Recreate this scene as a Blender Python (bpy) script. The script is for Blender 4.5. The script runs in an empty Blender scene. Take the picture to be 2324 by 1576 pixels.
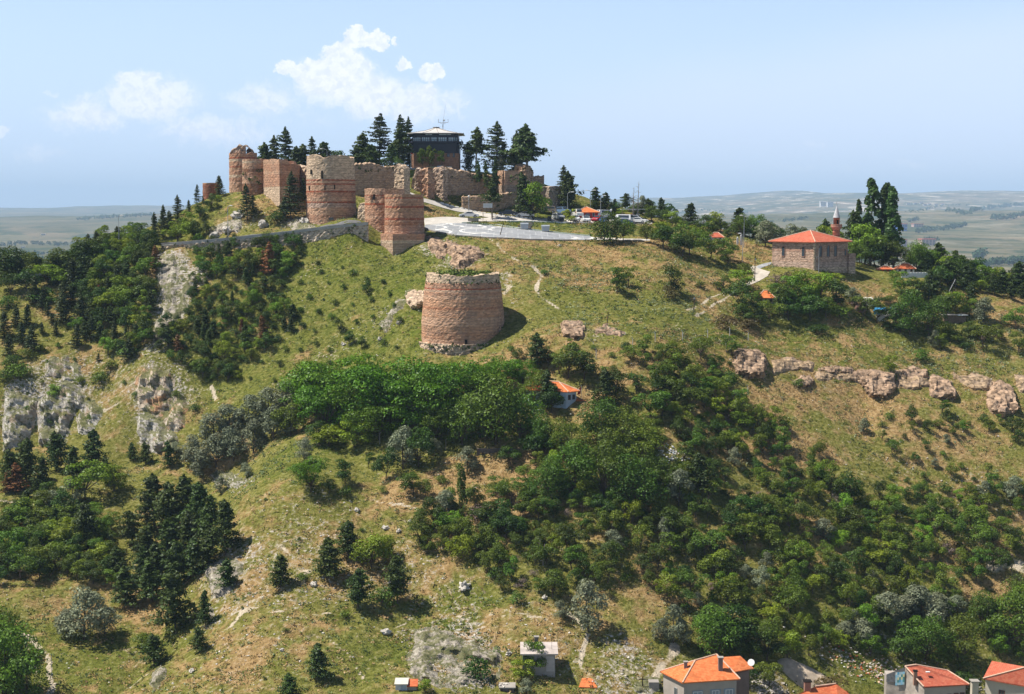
import bpy, bmesh, math, random
import numpy as np
from mathutils import Vector, Matrix, noise as mnoise
R = math.radians
# ------------------------------------------------------------------ camera
S = bpy.context.scene
F = 3192.6; PITCH = R(5.5); CZ = 100.0
cam = bpy.data.objects.new('camera', bpy.data.cameras.new('camera'))
S.collection.objects.link(cam); S.camera = cam
cam.location = (0, 0, CZ); cam.rotation_euler = (R(90) - PITCH, 0, 0)
cam.data.sensor_width = 36; cam.data.lens = 18 * F / 1162.0
cam.data.clip_start = 1; cam.data.clip_end = 60000
# ------------------------------------------------------------------ light
SUN_EL, SUN_AZ = R(59), R(-88)            # azimuth measured from +Y towards +X
sd = Vector((math.cos(SUN_EL)*math.sin(SUN_AZ), math.cos(SUN_EL)*math.cos(SUN_AZ), math.sin(SUN_EL)))
sun = bpy.data.objects.new('sun', bpy.data.lights.new('sun', 'SUN')); S.collection.objects.link(sun)
sun.data.energy = 5.0; sun.data.angle = R(0.5); sun.data.color = (1, 0.95, 0.87)
sun.rotation_euler = sd.to_track_quat('Z', 'Y').to_euler()
S.view_settings.view_transform = 'Standard'; S.view_settings.look = 'None'
S.view_settings.gamma = 1; S.view_settings.exposure = 0.52
S.render.engine = 'CYCLES'
S.cycles.max_bounces = 5; S.cycles.diffuse_bounces = 2; S.cycles.glossy_bounces = 2
S.cycles.transmission_bounces = 3; S.cycles.transparent_max_bounces = 6; S.cycles.volume_bounces = 1
S.cycles.use_denoising = True
S.cycles.sample_clamp_indirect = 4

def cast(u, v):
    xc = (u - 1162) / F; yc = (788 - v) / F
    c, s = math.cos(PITCH), math.sin(PITCH)
    return Vector((xc, c + s * yc, -s + c * yc))
def P(u, v, Y):
    d = cast(u, v); return Vector((0, 0, CZ)) + d * (Y / d.y)
def Pz(u, v, z):
    d = cast(u, v); return Vector((0, 0, CZ)) + d * ((z - CZ) / d.z)

# ------------------------------------------------------------------ node helpers
def new_mat(name):
    m = bpy.data.materials.new(name); m.use_nodes = True
    m.node_tree.nodes.clear(); return m
class NT:
    def __init__(s, nt): s.nt = nt
    def __call__(s, typ, ins=None, **props):
        n = s.nt.nodes.new(typ)
        for k, v in props.items(): setattr(n, k, v)
        for k, v in (ins or {}).items():
            sock = n.inputs[k]
            if isinstance(v, bpy.types.NodeSocket): s.nt.links.new(v, sock)
            elif isinstance(v, bpy.types.Node): s.nt.links.new(v.outputs[0], sock)
            else:
                if sock.type == 'RGBA' and len(v) == 3: v = (*v, 1)
                sock.default_value = v
        return n
    def math(s, op, a, b=0.0, c=None, clamp=False):
        ins = {0: a, 1: b}
        if c is not None: ins[2] = c
        return s('ShaderNodeMath', ins, operation=op, use_clamp=clamp).outputs[0]
    def mix(s, f, a, b, blend='MIX'):
        n = s('ShaderNodeMix', None, data_type='RGBA', blend_type=blend)
        for i, v in ((0, f), (6, a), (7, b)):
            if isinstance(v, bpy.types.NodeSocket): s.nt.links.new(v, n.inputs[i])
            else: n.inputs[i].default_value = v if i == 0 else ((*v, 1) if len(v) == 3 else v)
        return n.outputs[2]
    def ramp(s, fac, stops, interp='LINEAR'):
        n = s('ShaderNodeValToRGB', {0: fac}); r = n.color_ramp; r.interpolation = interp
        while len(r.elements) < len(stops): r.elements.new(0.5)
        for e, (p, c) in zip(r.elements, stops):
            e.position = p; e.color = (*c, 1) if len(c) == 3 else c
        return n.outputs[0]
    def sm(s, x, a, b):
        return s('ShaderNodeMapRange', {0: x, 1: a, 2: b}, interpolation_type='SMOOTHSTEP').outputs[0]
    def noise(s, vec, scale, detail=4, rough=0.55, out=0, dist=0.0):
        ins = {'Scale': scale, 'Detail': detail, 'Roughness': rough, 'Distortion': dist}
        if vec is not None: ins['Vector'] = vec
        return s('ShaderNodeTexNoise', ins).outputs[out]
def finish(N, col, rough=0.9, bump=None, bstr=0.5, bdist=0.2, spec=0.15, **kw):
    ins = {'Base Color': col, 'Roughness': rough, 'Specular IOR Level': spec}; ins.update(kw)
    if bump is not None:
        ins['Normal'] = N('ShaderNodeBump', {'Height': bump, 'Strength': bstr, 'Distance': bdist}).outputs[0]
    b = N('ShaderNodeBsdfPrincipled', ins)
    o = N('ShaderNodeOutputMaterial', {0: b.outputs[0]})
    return b
def simple(name, col, rough=0.7, spec=0.3, var=0.12, vs=1.5, **kw):
    m = new_mat(name); N = NT(m.node_tree); tc = N('ShaderNodeTexCoord').outputs['Object']
    n = N.noise(tc, vs, 4)
    f = N('ShaderNodeMapRange', {0: n, 1: 0.3, 2: 0.7, 3: 1 - var, 4: 1 + var}).outputs[0]
    c = N('ShaderNodeVectorMath', {0: (*col,), 3: f}, operation='SCALE').outputs[0]
    finish(N, c, rough, spec=spec, **kw); return m

# ------------------------------------------------------------------ object helpers
COL = S.collection
def tag(o, label=None, cat=None, group=None, kind=None):
    if label: o['label'] = label
    if cat: o['category'] = cat
    if group: o['group'] = group
    if kind: o['kind'] = kind
    return o
def empty(name, loc, label, cat, group=None, rz=0.0):
    o = bpy.data.objects.new(name, None); COL.objects.link(o); o.location = loc
    o.rotation_euler = (0, 0, rz); o.empty_display_size = 0.2
    return tag(o, label, cat, group)
def mesh_obj(name, V, Fc, mat, parent=None, smooth=False, loc=None, mats=None, mi=None):
    me = bpy.data.meshes.new(name); me.from_pydata([tuple(v) for v in V], [], [tuple(f) for f in Fc]); me.update()
    if mats:
        for m in mats: me.materials.append(m)
        if mi is not None: me.polygons.foreach_set('material_index', mi)
    elif mat: me.materials.append(mat)
    if smooth: me.polygons.foreach_set('use_smooth', [True]*len(me.polygons))
    o = bpy.data.objects.new(name, me); COL.objects.link(o)
    if parent: o.parent = parent
    if loc is not None: o.location = loc
    return o
class MB:
    """collects simple shapes for ONE mesh"""
    def __init__(s): s.V = []; s.F = []
    def add(s, V, Fc):
        b = len(s.V); s.V += [tuple(v) for v in V]; s.F += [tuple(i + b for i in f) for f in Fc]; return s
    def box(s, x0, x1, y0, y1, z0, z1, M=None):
        V = [Vector(p) for p in ((x0,y0,z0),(x1,y0,z0),(x1,y1,z0),(x0,y1,z0),(x0,y0,z1),(x1,y0,z1),(x1,y1,z1),(x0,y1,z1))]
        if M: V = [M @ v for v in V]
        return s.add(V, [(3,2,1,0),(4,5,6,7),(0,1,5,4),(1,2,6,5),(2,3,7,6),(3,0,4,7)])
    def tube(s, a, b, r0, r1=None, n=8, caps=True):
        a, b = Vector(a), Vector(b); r1 = r0 if r1 is None else r1
        d = (b - a).normalized(); t = d.orthogonal().normalized(); w = d.cross(t)
        V = []
        for p, r in ((a, r0), (b, r1)):
            for i in range(n):
                an = 2*math.pi*i/n; V.append(p + (t*math.cos(an) + w*math.sin(an))*r)
        Fc = [(i, (i+1) % n, n + (i+1) % n, n + i) for i in range(n)]
        if caps: Fc += [tuple(range(n))[::-1], tuple(range(n, 2*n))]
        return s.add(V, Fc)
    def lathe(s, c, prof, n=16):
        c = Vector(c); V = []; Fc = []
        for r, z in prof:
            for i in range(n):
                an = 2*math.pi*i/n; V.append(c + Vector((r*math.cos(an), r*math.sin(an), z)))
        for k in range(len(prof)-1):
            for i in range(n):
                j = (i+1) % n; Fc.append((k*n+i, k*n+j, (k+1)*n+j, (k+1)*n+i))
        Fc += [tuple(range(n))[::-1], tuple(range((len(prof)-1)*n, len(prof)*n))]
        return s.add(V, Fc)
    def prism(s, pts, h, d):
        """polygon pts (Vectors) extruded by vector d"""
        n = len(pts); d = Vector(d); V = [Vector(p) for p in pts] + [Vector(p) + d for p in pts]
        return s.add(V, [tuple(range(n))[::-1], tuple(range(n, 2*n))] + [(i, (i+1) % n, n+(i+1) % n, n+i) for i in range(n)])
    def ico(s, c, r, sc=(1,1,1), sub=1, seed=0, amp=0.25):
        bm = bmesh.new(); bmesh.ops.create_icosphere(bm, subdivisions=sub, radius=1)
        c = Vector(c); V = []
        for v in bm.verts:
            k = 1 + amp * mnoise.noise(v.co*1.7 + Vector((seed*3.1, seed*1.7, 0)))*2
            V.append(c + Vector((v.co.x*sc[0], v.co.y*sc[1], v.co.z*sc[2]))*r*k)
        Fc = [[v.index for v in f.verts] for f in bm.faces]; bm.free()
        return s.add(V, Fc)
    def build(s, name, mat, parent=None, smooth=False, loc=None):
        return mesh_obj(name, s.V, s.F, mat, parent, smooth, loc)

# ------------------------------------------------------------------ numpy noise
_rng = np.random.RandomState(7); _lat = _rng.rand(512, 512)
def vn(x, y, sc, seed=0):
    x = np.asarray(x, float)/sc + seed*17.3; y = np.asarray(y, float)/sc + seed*9.7
    xi = np.floor(x).astype(int); yi = np.floor(y).astype(int); fx = x - xi; fy = y - yi
    fx = fx*fx*(3-2*fx); fy = fy*fy*(3-2*fy)
    a = _lat[xi % 512, yi % 512]; b = _lat[(xi+1) % 512, yi % 512]; c = _lat[xi % 512, (yi+1) % 512]; d = _lat[(xi+1) % 512, (yi+1) % 512]
    return (a*(1-fx)*(1-fy) + b*fx*(1-fy) + c*(1-fx)*fy + d*fx*fy)*2 - 1
def fbm(x, y, sc, oct=4, seed=0):
    t = 0; a = 1; n = 0
    for k in range(oct): t = t + a*vn(x, y, sc/2**k, seed+k); n += a; a *= 0.5
    return t/n

# ------------------------------------------------------------------ near terrain
def tps_fit(pts, vals, lam):
    n = len(pts); d = np.linalg.norm(pts[:, None] - pts[None], axis=2)
    K = np.where(d > 0, d*d*np.log(d + 1e-9), 0) + lam*np.eye(n)
    Pm = np.hstack([np.ones((n, 1)), pts]); A = np.zeros((n+3, n+3)); A[:n, :n] = K; A[:n, n:] = Pm; A[n:, :n] = Pm.T
    return np.linalg.solve(A, np.concatenate([vals, np.zeros(3)]))
def tps_eval(w, pts, q):
    out = np.empty(len(q))
    for i in range(0, len(q), 20000):
        c = q[i:i+20000]; d2 = ((c[:, None] - pts[None])**2).sum(2)
        out[i:i+20000] = (0.5*d2*np.log(d2 + 1e-9)) @ w[:-3] + w[-3] + c @ w[-2:]
    return out
CP = []
for u, col in {
 -250: [(640,305),(800,272),(1000,255),(1150,232),(1400,198),(1576,180)],
 50: [(628,302),(700,288),(800,275),(870,265),(1010,257),(1100,240),(1150,230),(1250,216),(1400,196),(1576,178)],
 250: [(598,300),(700,286),(800,274),(900,264),(1000,254),(1100,240),(1200,226),(1300,212),(1400,199),(1500,187),(1576,178)],
 330: [(570,300),(820,266),(1020,253)],
 400: [(566,295),(560,304),(650,285),(750,275),(850,265),(1000,252),(1100,240),(1200,225),(1300,209),(1400,196),(1500,184),(1576,174)],
 480: [(448,325),(500,310),(545,303),(552,299.5),(580,295.5),(1090,243),(1180,222)],
 550: [(440,322),(490,308),(530,302),(545,297.5),(572,293.5),(650,282),(750,272),(850,262),(950,250),(1050,243),(1120,216),(1200,206),(1400,187),(1576,171)],
 640: [(450,313),(480,308),(520,301),(531,295.5),(568,292),(1000,238),(1060,222)],
 740: [(508,300),(512,293.5),(562,290),(610,283.5),(700,273),(800,262),(900,250),(950,243),(1000,231),(1100,214),(1200,204),(1400,186),(1576,170)],
 815: [(507,292.8),(558,288.5)],
 850: [(549,293.2)],
 842: [(552,292)],
 866: [(570,286.3)],
 891: [(594,284.6)],
 930: [(578,284.3)],
 964: [(560,285)],
 850: [(605,281),(700,269),(800,256),(900,244),(1000,229),(1040,224)],
 950: [(450,324),(497,312),(590,282),(650,270),(700,263),(780,251),(850,243),(950,233),(1000,227),(1100,214),(1200,204),(1400,187),(1576,170)],
 1050: [(440,336),(474,329.5),(490,324),(500,316),(520,300),(536,291),(600,276),(700,262),(790,249),(860,241)],
 1275: [(468,340)],
 1130: [(482,329.5),(479,331)],
 1175: [(478,333)],
 1200: [(436,345),(462,338),(481,334),(497,329),(502,324),(522,306),(543,290),(600,276),(700,257),(760,247),(800,242),(900,232),(1000,222),(1100,212),(1200,203),(1350,190),(1460,181),(1576,172)],
 1330: [(495,337),(507,328),(528,308),(545,295),(600,280),(700,258)],
 1500: [(502,338),(512,328),(530,312),(548,296),(600,279),(700,257),(760,246),(800,240),(900,230),(1000,221),(1200,205),(1400,190),(1530,179),(1600,173)],
 1700: [(560,310),(590,300),(620,290),(700,270),(760,257),(785,251),(870,243),(950,233),(1100,218),(1250,205),(1400,193),(1576,180)],
 1850: [(590,302),(613,286),(640,279)],
 1950: [(605,299),(650,287),(700,277),(760,266),(820,256),(915,247),(1000,236),(1150,220),(1300,207),(1450,195),(1576,185)],
 2200: [(640,299),(720,280),(780,270),(845,260),(940,247),(1050,235),(1200,222),(1350,210),(1500,198),(1576,192)],
 2600: [(690,300),(760,282),(860,265),(950,250),(1100,235),(1250,222),(1576,196)]}.items():
    for v, Y in col:
        p = P(u, v, Y); CP.append((p.x, p.y, p.z))
for x, y, z in [(-60,345,103),(-30,350,109.5),(-14,356,109.5),(0,356,108.5),(11,356,105.5),(-22,342,109.2),(-42,332,108),(-52,330,106),(-80,345,93),(-120,345,82),
                (24,362,99),(42,358,96),(60,350,92),(80,335,86),(110,340,76),(150,340,66)]:
    CP.append((x, y, z))
for x in (-170, -110, -50, 0, 50, 110, 170): CP += [(x, 385, 72), (x, 430, 45)]
for x in (-110, -60, 0, 60, 110): CP += [(x*1.2, 125, 27 + 0.06*x)]
CP = np.array(CP); _w = tps_fit(CP[:, :2]/100, CP[:, 2], 0.0006)
GX0, GX1, GY0, GY1, GS = -190.0, 190.0, 118.0, 440.0, 0.5
gx = np.arange(GX0, GX1 + .01, GS); gy = np.arange(GY0, GY1 + .01, GS)
cx_ = np.arange(GX0, GX1 + .01, 2.0); cy_ = np.arange(GY0, GY1 + .01, 2.0)
CXm, CYm = np.meshgrid(cx_, cy_)
_cz = tps_eval(_w, CP[:, :2]/100, np.stack([CXm.ravel(), CYm.ravel()], 1)/100).reshape(CXm.shape)
XX, YY = np.meshgrid(gx, gy)
def bil(A, x, y, x0, y0, s):
    fx = np.clip((np.asarray(x, float) - x0)/s, 0, A.shape[1]-1.001); fy = np.clip((np.asarray(y, float) - y0)/s, 0, A.shape[0]-1.001)
    i = fx.astype(int); j = fy.astype(int); fx = fx - i; fy = fy - j
    return A[j, i]*(1-fx)*(1-fy) + A[j, i+1]*fx*(1-fy) + A[j+1, i]*(1-fx)*fy + A[j+1, i+1]*fx*fy
ZB = bil(_cz, XX, YY, GX0, GY0, 2.0)
def inpoly(x, y, poly):
    x = np.asarray(x, float); y = np.asarray(y, float); ins = np.zeros(x.shape, bool); n = len(poly)
    for i in range(n):
        x1, y1 = poly[i]; x2, y2 = poly[(i+1) % n]
        c = ((y1 > y) != (y2 > y)) & (x < (x2-x1)*(y-y1)/((y2-y1) if y2 != y1 else 1e-9) + x1); ins ^= c
    return ins
def seg_dist(x, y, pl):
    d = np.full(np.shape(x), 1e9)
    for (ax, ay), (bx, by) in zip(pl[:-1], pl[1:]):
        L = (bx-ax)**2 + (by-ay)**2 + 1e-9; t = np.clip(((x-ax)*(bx-ax) + (y-ay)*(by-ay))/L, 0, 1)
        d = np.minimum(d, np.hypot(x - ax - t*(bx-ax), y - ay - t*(by-ay)))
    return d
ZG = ZB.copy()
def raycast(u, v, A=None):
    A = ZG if A is None else A
    d = cast(u, v); t = np.arange(125, 425, 0.25); x = d.x/d.y*t; z = CZ + d.z/d.y*t
    h = bil(A, x, t, GX0, GY0, GS); k = np.argmax(z < h)
    if not (z[k] < h[k]): return None
    return Vector((x[k], t[k], h[k]))
def gz(x, y): return float(bil(ZG, x, y, GX0, GY0, GS))
def G(u, v):
    for dv in range(0, 120, 2):
        p = raycast(u, v + dv)
        if p: return p
    return P(u, v, 300)
def plan(pts): return [tuple(G(*p)[:2]) for p in pts]
# smooth sheets: roads, lots
ROADS = {
 'parking_lot': [(964,513),(1000,509),(1048,508),(1110,513),(1180,521),(1260,530),(1340,538),(1352,545),(1300,546),(1200,545),(1110,541),(1035,536),(985,526),(964,519)],
 'road': [(930,438),(962,452),(1000,461),(1045,473),(1095,484),(1150,493),(1260,497),(1380,500),(1480,505),(1480,510),(1380,508),(1250,505),(1150,503),(1080,503),(1046,508),(1000,509),(964,512),(962,497),(1060,496),(1110,495),(1060,484),(1000,471),(960,460),(925,445)],
 'castle_road': [(368,553),(430,549),(520,541),(640,527),(760,512),(818,504),(822,513),(760,517),(640,534),(520,549),(430,557),(368,560)],
 'lane': [(1703,606),(1712,604),(1728,612),(1748,618),(1742,628),(1722,640),(1700,650),(1684,654),(1700,640),(1712,628),(1706,616)],
 'terrace': [(1716,606),(1732,600),(1750,596),(1753,601),(1736,606),(1722,612)],
 'footway': [(1330,538),(1420,543),(1475,545),(1475,548),(1420,547),(1340,545)]}
RP = {k: plan(v) for k, v in ROADS.items()}
det = 0.55*fbm(XX, YY, 14, 3, 1) + 0.30*fbm(XX, YY, 4.5, 3, 5) + 0.16*fbm(XX, YY, 1.8, 2, 9)
# gullies: ridged noise on the slopes
det += -0.9*np.clip(1 - np.abs(fbm(XX, YY, 26, 2, 21))*4, 0, 1)*np.clip((285-YY)/30, 0, 1)
damp = np.ones(XX.shape)
for k, pl in RP.items():
    d = seg_dist(XX, YY, pl + [pl[0]]); d[inpoly(XX, YY, pl)] = 0
    damp = np.minimum(damp, np.clip((d-0.5)/3, 0, 1))
flat = [(P(1848,610,294), 10), (P(990,390,350), 16)]
for p, r in flat: damp = np.minimum(damp, np.clip((np.hypot(XX-p.x, YY-p.y)-r)/4, 0, 1))
ZG = ZB + det*damp
# edges of the modelled hill drop to the plain
edge = np.minimum(np.minimum(XX-GX0, GX1-XX), np.minimum(YY-GY0, GY1-YY))
ZG = ZG - np.clip((14-edge)/14, 0, 1)**2*70
def slope_n(x, y):
    e = 0.7; return Vector((-(gz(x+e, y)-gz(x-e, y))/(2*e), -(gz(x, y+e)-gz(x, y-e))/(2*e), 1)).normalized()

# ------------------------------------------------------------------ sky
W = bpy.data.worlds.new('World'); S.world = W; W.use_nodes = True; W.node_tree.nodes.clear()
N = NT(W.node_tree)
sky = N('ShaderNodeTexSky', sky_type='NISHITA', sun_disc=False, sun_elevation=SUN_EL, sun_rotation=SUN_AZ,
        altitude=1000, air_density=1.0, dust_density=1.6, ozone_density=1.5)
dirv = N('ShaderNodeTexCoord').outputs['Generated']
sp = N('ShaderNodeSeparateXYZ', {0: dirv})
yy = N.math('MAXIMUM', sp.outputs[1], 0.05)
qx = N.math('DIVIDE', sp.outputs[0], yy); qz = N.math('DIVIDE', sp.outputs[2], yy)
q = N('ShaderNodeCombineXYZ', {0: qx, 1: qz}).outputs[0]
w1 = N('ShaderNodeTexNoise', {'Vector': q, 'Scale': 30, 'Detail': 6, 'Roughness': 0.6}).outputs[1]
w2 = N('ShaderNodeVectorMath', {0: w1, 1: (0.5, 0.5, 0.5)}, operation='SUBTRACT').outputs[0]
w3 = N('ShaderNodeVectorMath', {0: w2, 3: 0.018}, operation='SCALE').outputs[0]
w4 = N('ShaderNodeTexNoise', {'Vector': q, 'Scale': 120, 'Detail': 7, 'Roughness': 0.65}).outputs[1]
w4 = N('ShaderNodeVectorMath', {0: N('ShaderNodeVectorMath', {0: w4, 1: (0.5, 0.5, 0.5)}, operation='SUBTRACT').outputs[0], 3: 0.014}, operation='SCALE').outputs[0]
qd = N('ShaderNodeVectorMath', {0: N('ShaderNodeVectorMath', {0: q, 1: w3}, operation='ADD').outputs[0], 1: w4}, operation='ADD').outputs[0]
def blob(u, v, ru, rv, soft):
    d = cast(u, v); c = (d.x/d.y, d.z/d.y, 0)
    a = N('ShaderNodeVectorMath', {0: qd, 1: c}, operation='SUBTRACT').outputs[0]
    a = N('ShaderNodeVectorMath', {0: a, 1: (F/ru, F/rv, 0)}, operation='MULTIPLY').outputs[0]
    l = N('ShaderNodeVectorMath', {0: a}, operation='LENGTH').outputs['Value']
    return N('ShaderNodeMapRange', {0: l, 1: 1.0, 2: 1.0 - soft, 3: 0.0, 4: 1.0}, interpolation_type='SMOOTHSTEP').outputs[0]
def total(bl):
    t = None
    for u, v, ru, rv, k, soft in bl:
        b = N.math('MULTIPLY', blob(u, v, ru, rv, soft), k)
        t = b if t is None else N.math('MAXIMUM', t, b)
    return t
bright = total([(790,150,60,50,.8,.7),(700,165,70,30,.75,.6),(808,85,34,36,1,.35),(850,95,38,30,.95,.35),(775,125,48,34,.95,.4),(735,152,50,32,.9,.4),(660,152,44,24,.9,.4),(800,165,75,42,.75,.55),
   (912,140,20,18,.9,.5),(895,98,10,8,.9,.5),(980,160,38,30,.95,.35),(972,210,26,45,.8,.6),(935,200,22,26,.5,.6),(720,178,60,24,.7,.6)])
soft = total([(760,185,150,85,.95,.75),(850,215,140,80,.95,.8),(940,235,130,85,.85,.85),(1020,230,90,60,.6,.85),(600,225,150,70,.65,.85),(340,225,190,90,.8,.8),(200,265,170,60,.75,.85),(480,300,240,60,.65,.85),(80,350,120,40,.5,.85),(310,185,75,42,.75,.55),(390,215,90,44,.55,.7),(200,235,65,32,.5,.7),(230,285,90,32,.5,.7),(110,213,34,9,.45,.6),
   (420,290,60,28,.55,.6),(560,275,55,30,.45,.7),(10,297,30,14,.6,.6),(640,200,110,60,.28,.9),(840,235,150,70,.55,.8),(1000,245,140,50,.45,.8),
   (700,270,260,60,.3,.9),(1850,325,50,24,.35,.7),(1800,375,120,16,.28,.8),(2070,372,60,18,.35,.7),(1920,380,40,16,.3,.7),(1290,320,40,30,.2,.8),(1620,385,160,14,.2,.8),(80,360,60,14,.25,.7)])
cn = N.noise(qd, 60, 8, 0.62); ci = N.noise(qd, 150, 7, 0.6)
er = N.math('MULTIPLY', N.math('SUBTRACT', N.math('ADD', N.math('MULTIPLY', cn, .6), N.math('MULTIPLY', ci, .4)), 0.5), 1.5)
bsel = N.sm(bright, 0.0, 0.25)
br2 = N.math('MULTIPLY', N.math('MULTIPLY', N.sm(N.math('ADD', bright, er), 0.10, 0.80), .92), bsel)
soft2 = N.math('MULTIPLY', soft, N.sm(N.math('ADD', soft, N.math('MULTIPLY', er, 1.2)), 0.12, 0.7))
cl = N.math('MAXIMUM', N.math('MULTIPLY', soft2, 1.05), br2, clamp=True)
# thin high veil with a soft upper edge sloping across the right half
vl = N.math('SUBTRACT', N.math('MULTIPLY', N.math('SUBTRACT', qx, 0.0), 0.16), qz)
vn_ = N.math('MULTIPLY', N.math('SUBTRACT', N.noise(q, 4, 4), 0.5), 0.05)
veil = N('ShaderNodeMapRange', {0: N.math('ADD', vl, vn_), 1: -0.105, 2: -0.055}, interpolation_type='SMOOTHSTEP').outputs[0]
veil = N.math('MULTIPLY', veil, N('ShaderNodeMapRange', {0: qx, 1: -0.12, 2: 0.1}, interpolation_type='SMOOTHSTEP').outputs[0])
skyS = N('ShaderNodeMix', {0: 1.0}, data_type='RGBA', blend_type='MULTIPLY')
W.node_tree.links.new(sky.outputs[0], skyS.inputs[6]); skyS.inputs[7].default_value = (0.76, 0.81, 0.90, 1)
low = N.sm(sp.outputs[2], 0.34, 0.0)
c = N.mix(N.math('MULTIPLY', low, 0.85), skyS.outputs[2], (3.75, 4.55, 5.9))
zen = N('ShaderNodeMapRange', {0: sp.outputs[2], 1: 0.19, 2: 0.45, 3: 1.0, 4: 0.40}).outputs[0]
c = N('ShaderNodeVectorMath', {0: c, 3: zen}, operation='SCALE').outputs[0]
c = N.mix(N.math('MULTIPLY', veil, 0.40), c, (4.4, 4.75, 5.8))
c = N.mix(N.math('MULTIPLY', cl, 0.85), c, N.mix(N.sm(ci, .35, .62), (5.0, 5.15, 5.95), (6.3, 6.2, 6.5)))
bg = N('ShaderNodeBackground', {0: c, 1: 0.142}); N('ShaderNodeOutputWorld', {0: bg.outputs[0]})

# ------------------------------------------------------------------ paint of the hill (real ground cover, in world metres)
M1 = np.zeros((XX.size, 4), np.float32)
xf, yf = XX.ravel(), YY.ravel()
wx = xf + 0.5*vn(xf, yf, 3, 31); wy = yf + 0.5*vn(xf, yf, 3, 37)
def add(ch, a): M1[:, ch] = np.maximum(M1[:, ch], a.astype(np.float32))
def path(pts, w, k=1.0):
    pl = plan(pts); x0 = min(p[0] for p in pl)-3; x1 = max(p[0] for p in pl)+3; y0 = min(p[1] for p in pl)-3; y1 = max(p[1] for p in pl)+3
    m = np.where((wx > x0) & (wx < x1) & (wy > y0) & (wy < y1))[0]
    d = seg_dist(wx[m], wy[m], pl); a = np.clip(1.4 - d/w, 0, 1)*k*(0.75 + 0.5*vn(xf[m], yf[m], 2.5, 3))
    M1[m, 0] = np.maximum(M1[m, 0], a)
def patch(ch, u, v, r, k=1.0, sx=1.0):
    p = G(u, v); m = np.where((abs(xf-p.x) < r*sx*1.5) & (abs(yf-p.y) < r*1.5))[0]
    d = np.hypot((xf[m]-p.x)/sx, yf[m]-p.y)/r + 0.5*fbm(xf[m], yf[m], 5, 3, ch)
    M1[m, ch] = np.maximum(M1[m, ch], np.clip((1.05-d)*2, 0, 1)*k)
for pts, w, k in [
 ([(1110,542),(1130,560),(1170,590),(1210,605),(1232,628),(1222,655),(1232,680),(1270,705)],.5,.9),
 ([(1128,545),(1135,558),(1150,572)],.35,.7),
 ([(45,1435),(75,1455),(105,1480),(112,1505),(110,1530),(118,1576)],.42,1),([(60,1460),(70,1510),(84,1540),(100,1576)],.5,.6),
 ([(690,1400),(740,1450),(800,1500),(850,1560)],.28,.8),([(500,1385),(580,1392),(649,1396),(700,1394),(766,1396)],.28,.9),
 ([(891,1433),(935,1408),(1000,1400),(1047,1404)],.26,.7),([(1047,1404),(1103,1432),(1184,1463)],.3,.9),([(1115,1403),(1146,1403),(1232,1399)],.28,.9),
 ([(1289,1393),(1324,1428),(1336,1440),(1326,1471),(1318,1514),(1340,1535)],.4,.9),([(1361,1436),(1442,1463)],.3,.8),
 ([(825,1128),(860,1140),(945,1155)],.3,.9),([(521,1424),(553,1383),(580,1378)],.5,.8),([(268,1574),(333,1534),(456,1475),(521,1424)],.3,.6),
 ([(1664,655),(1610,677),(1563,705),(1517,750)],.3,1),([(1668,664),(1625,688),(1580,716),(1536,750)],.3,1),
 ([(1531,1472),(1500,1505),(1458,1576)],.7,1),([(0,1139),(30,1142),(76,1146)],.5,.9),([(2250,1279),(2290,1284),(2340,1292)],1.4,1),
 ([(640,1240),(660,1275),(700,1300),(660,1325),(600,1345),(560,1370)],.6,.6),([(600,1225),(640,1240)],.5,.6),
 ([(905,1245),(960,1290),(985,1330)],1.2,.35),([(730,1118),(760,1130)],.4,.6),([(1400,1535),(1440,1520),(1500,1505)],.8,.6),
 ([(1060,1408),(1085,1425)],.3,.6),([(480,880),(495,905)],.4,.8),([(262,870),(290,895)],.4,.8),([(200,940),(290,905)],.5,.6),
 ([(1150,620),(1165,640),(1150,665)],.8,.7),([(860,735),(900,700),(925,660)],.5,.4),([(1050,475),(1000,470)],.8,.8),([(2200,700),(2270,760),(2324,800)],.6,.5)]:
    path(pts, w, k)
for u, v, r, k in [(400,600,5,.9),(410,640,7,.9),(395,690,6,.9),(370,740,4,.8),(355,790,4,.7),(360,590,3,.8),(560,500,4,.5),(700,500,4,.5),(120,850,7,.7),(60,900,6,.9),(150,910,6,.9),
   (200,830,5,.5),(350,900,8,.8),(370,960,6,.9),(520,1290,6,.7),(500,1380,5,.6),(540,1100,3,.5),(1000,1430,6,.6),(1060,1480,7,.8),(1000,1520,6,.8),(1080,1540,5,.8),(930,1440,3,.6),
   (1300,1480,5,.5),(1430,1500,6,.7),(1400,1550,5,.7),(660,1180,5,.5),(620,1250,5,.5),(800,1150,3,.5),(960,1300,4,.4),(1040,1340,3,.5),(770,1340,3,.3),(560,1360,4,.6),(330,1480,4,.3),
   (800,770,4,.35),(760,790,4,.4),(850,730,4,.4),(700,620,4,.3),(720,835,4,.5),(1160,690,3,.5),(1050,590,6,.7),(1000,560,6,.7),(1130,640,4,.6),(1340,760,4,.5),(1850,870,4,.4),(2060,850,5,.4),
   (2200,850,6,.5),(1520,1030,2,.6),(2150,1100,5,.3),(2240,1180,5,.35),(2050,1180,4,.3),(1930,1050,4,.3),(1890,1500,5,.5),(2020,1490,6,.5),(1750,1560,4,.8),(470,1370,4,.4),(590,1490,5,.3)]:
    patch(1, u, v, r, k*.72)
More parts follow.
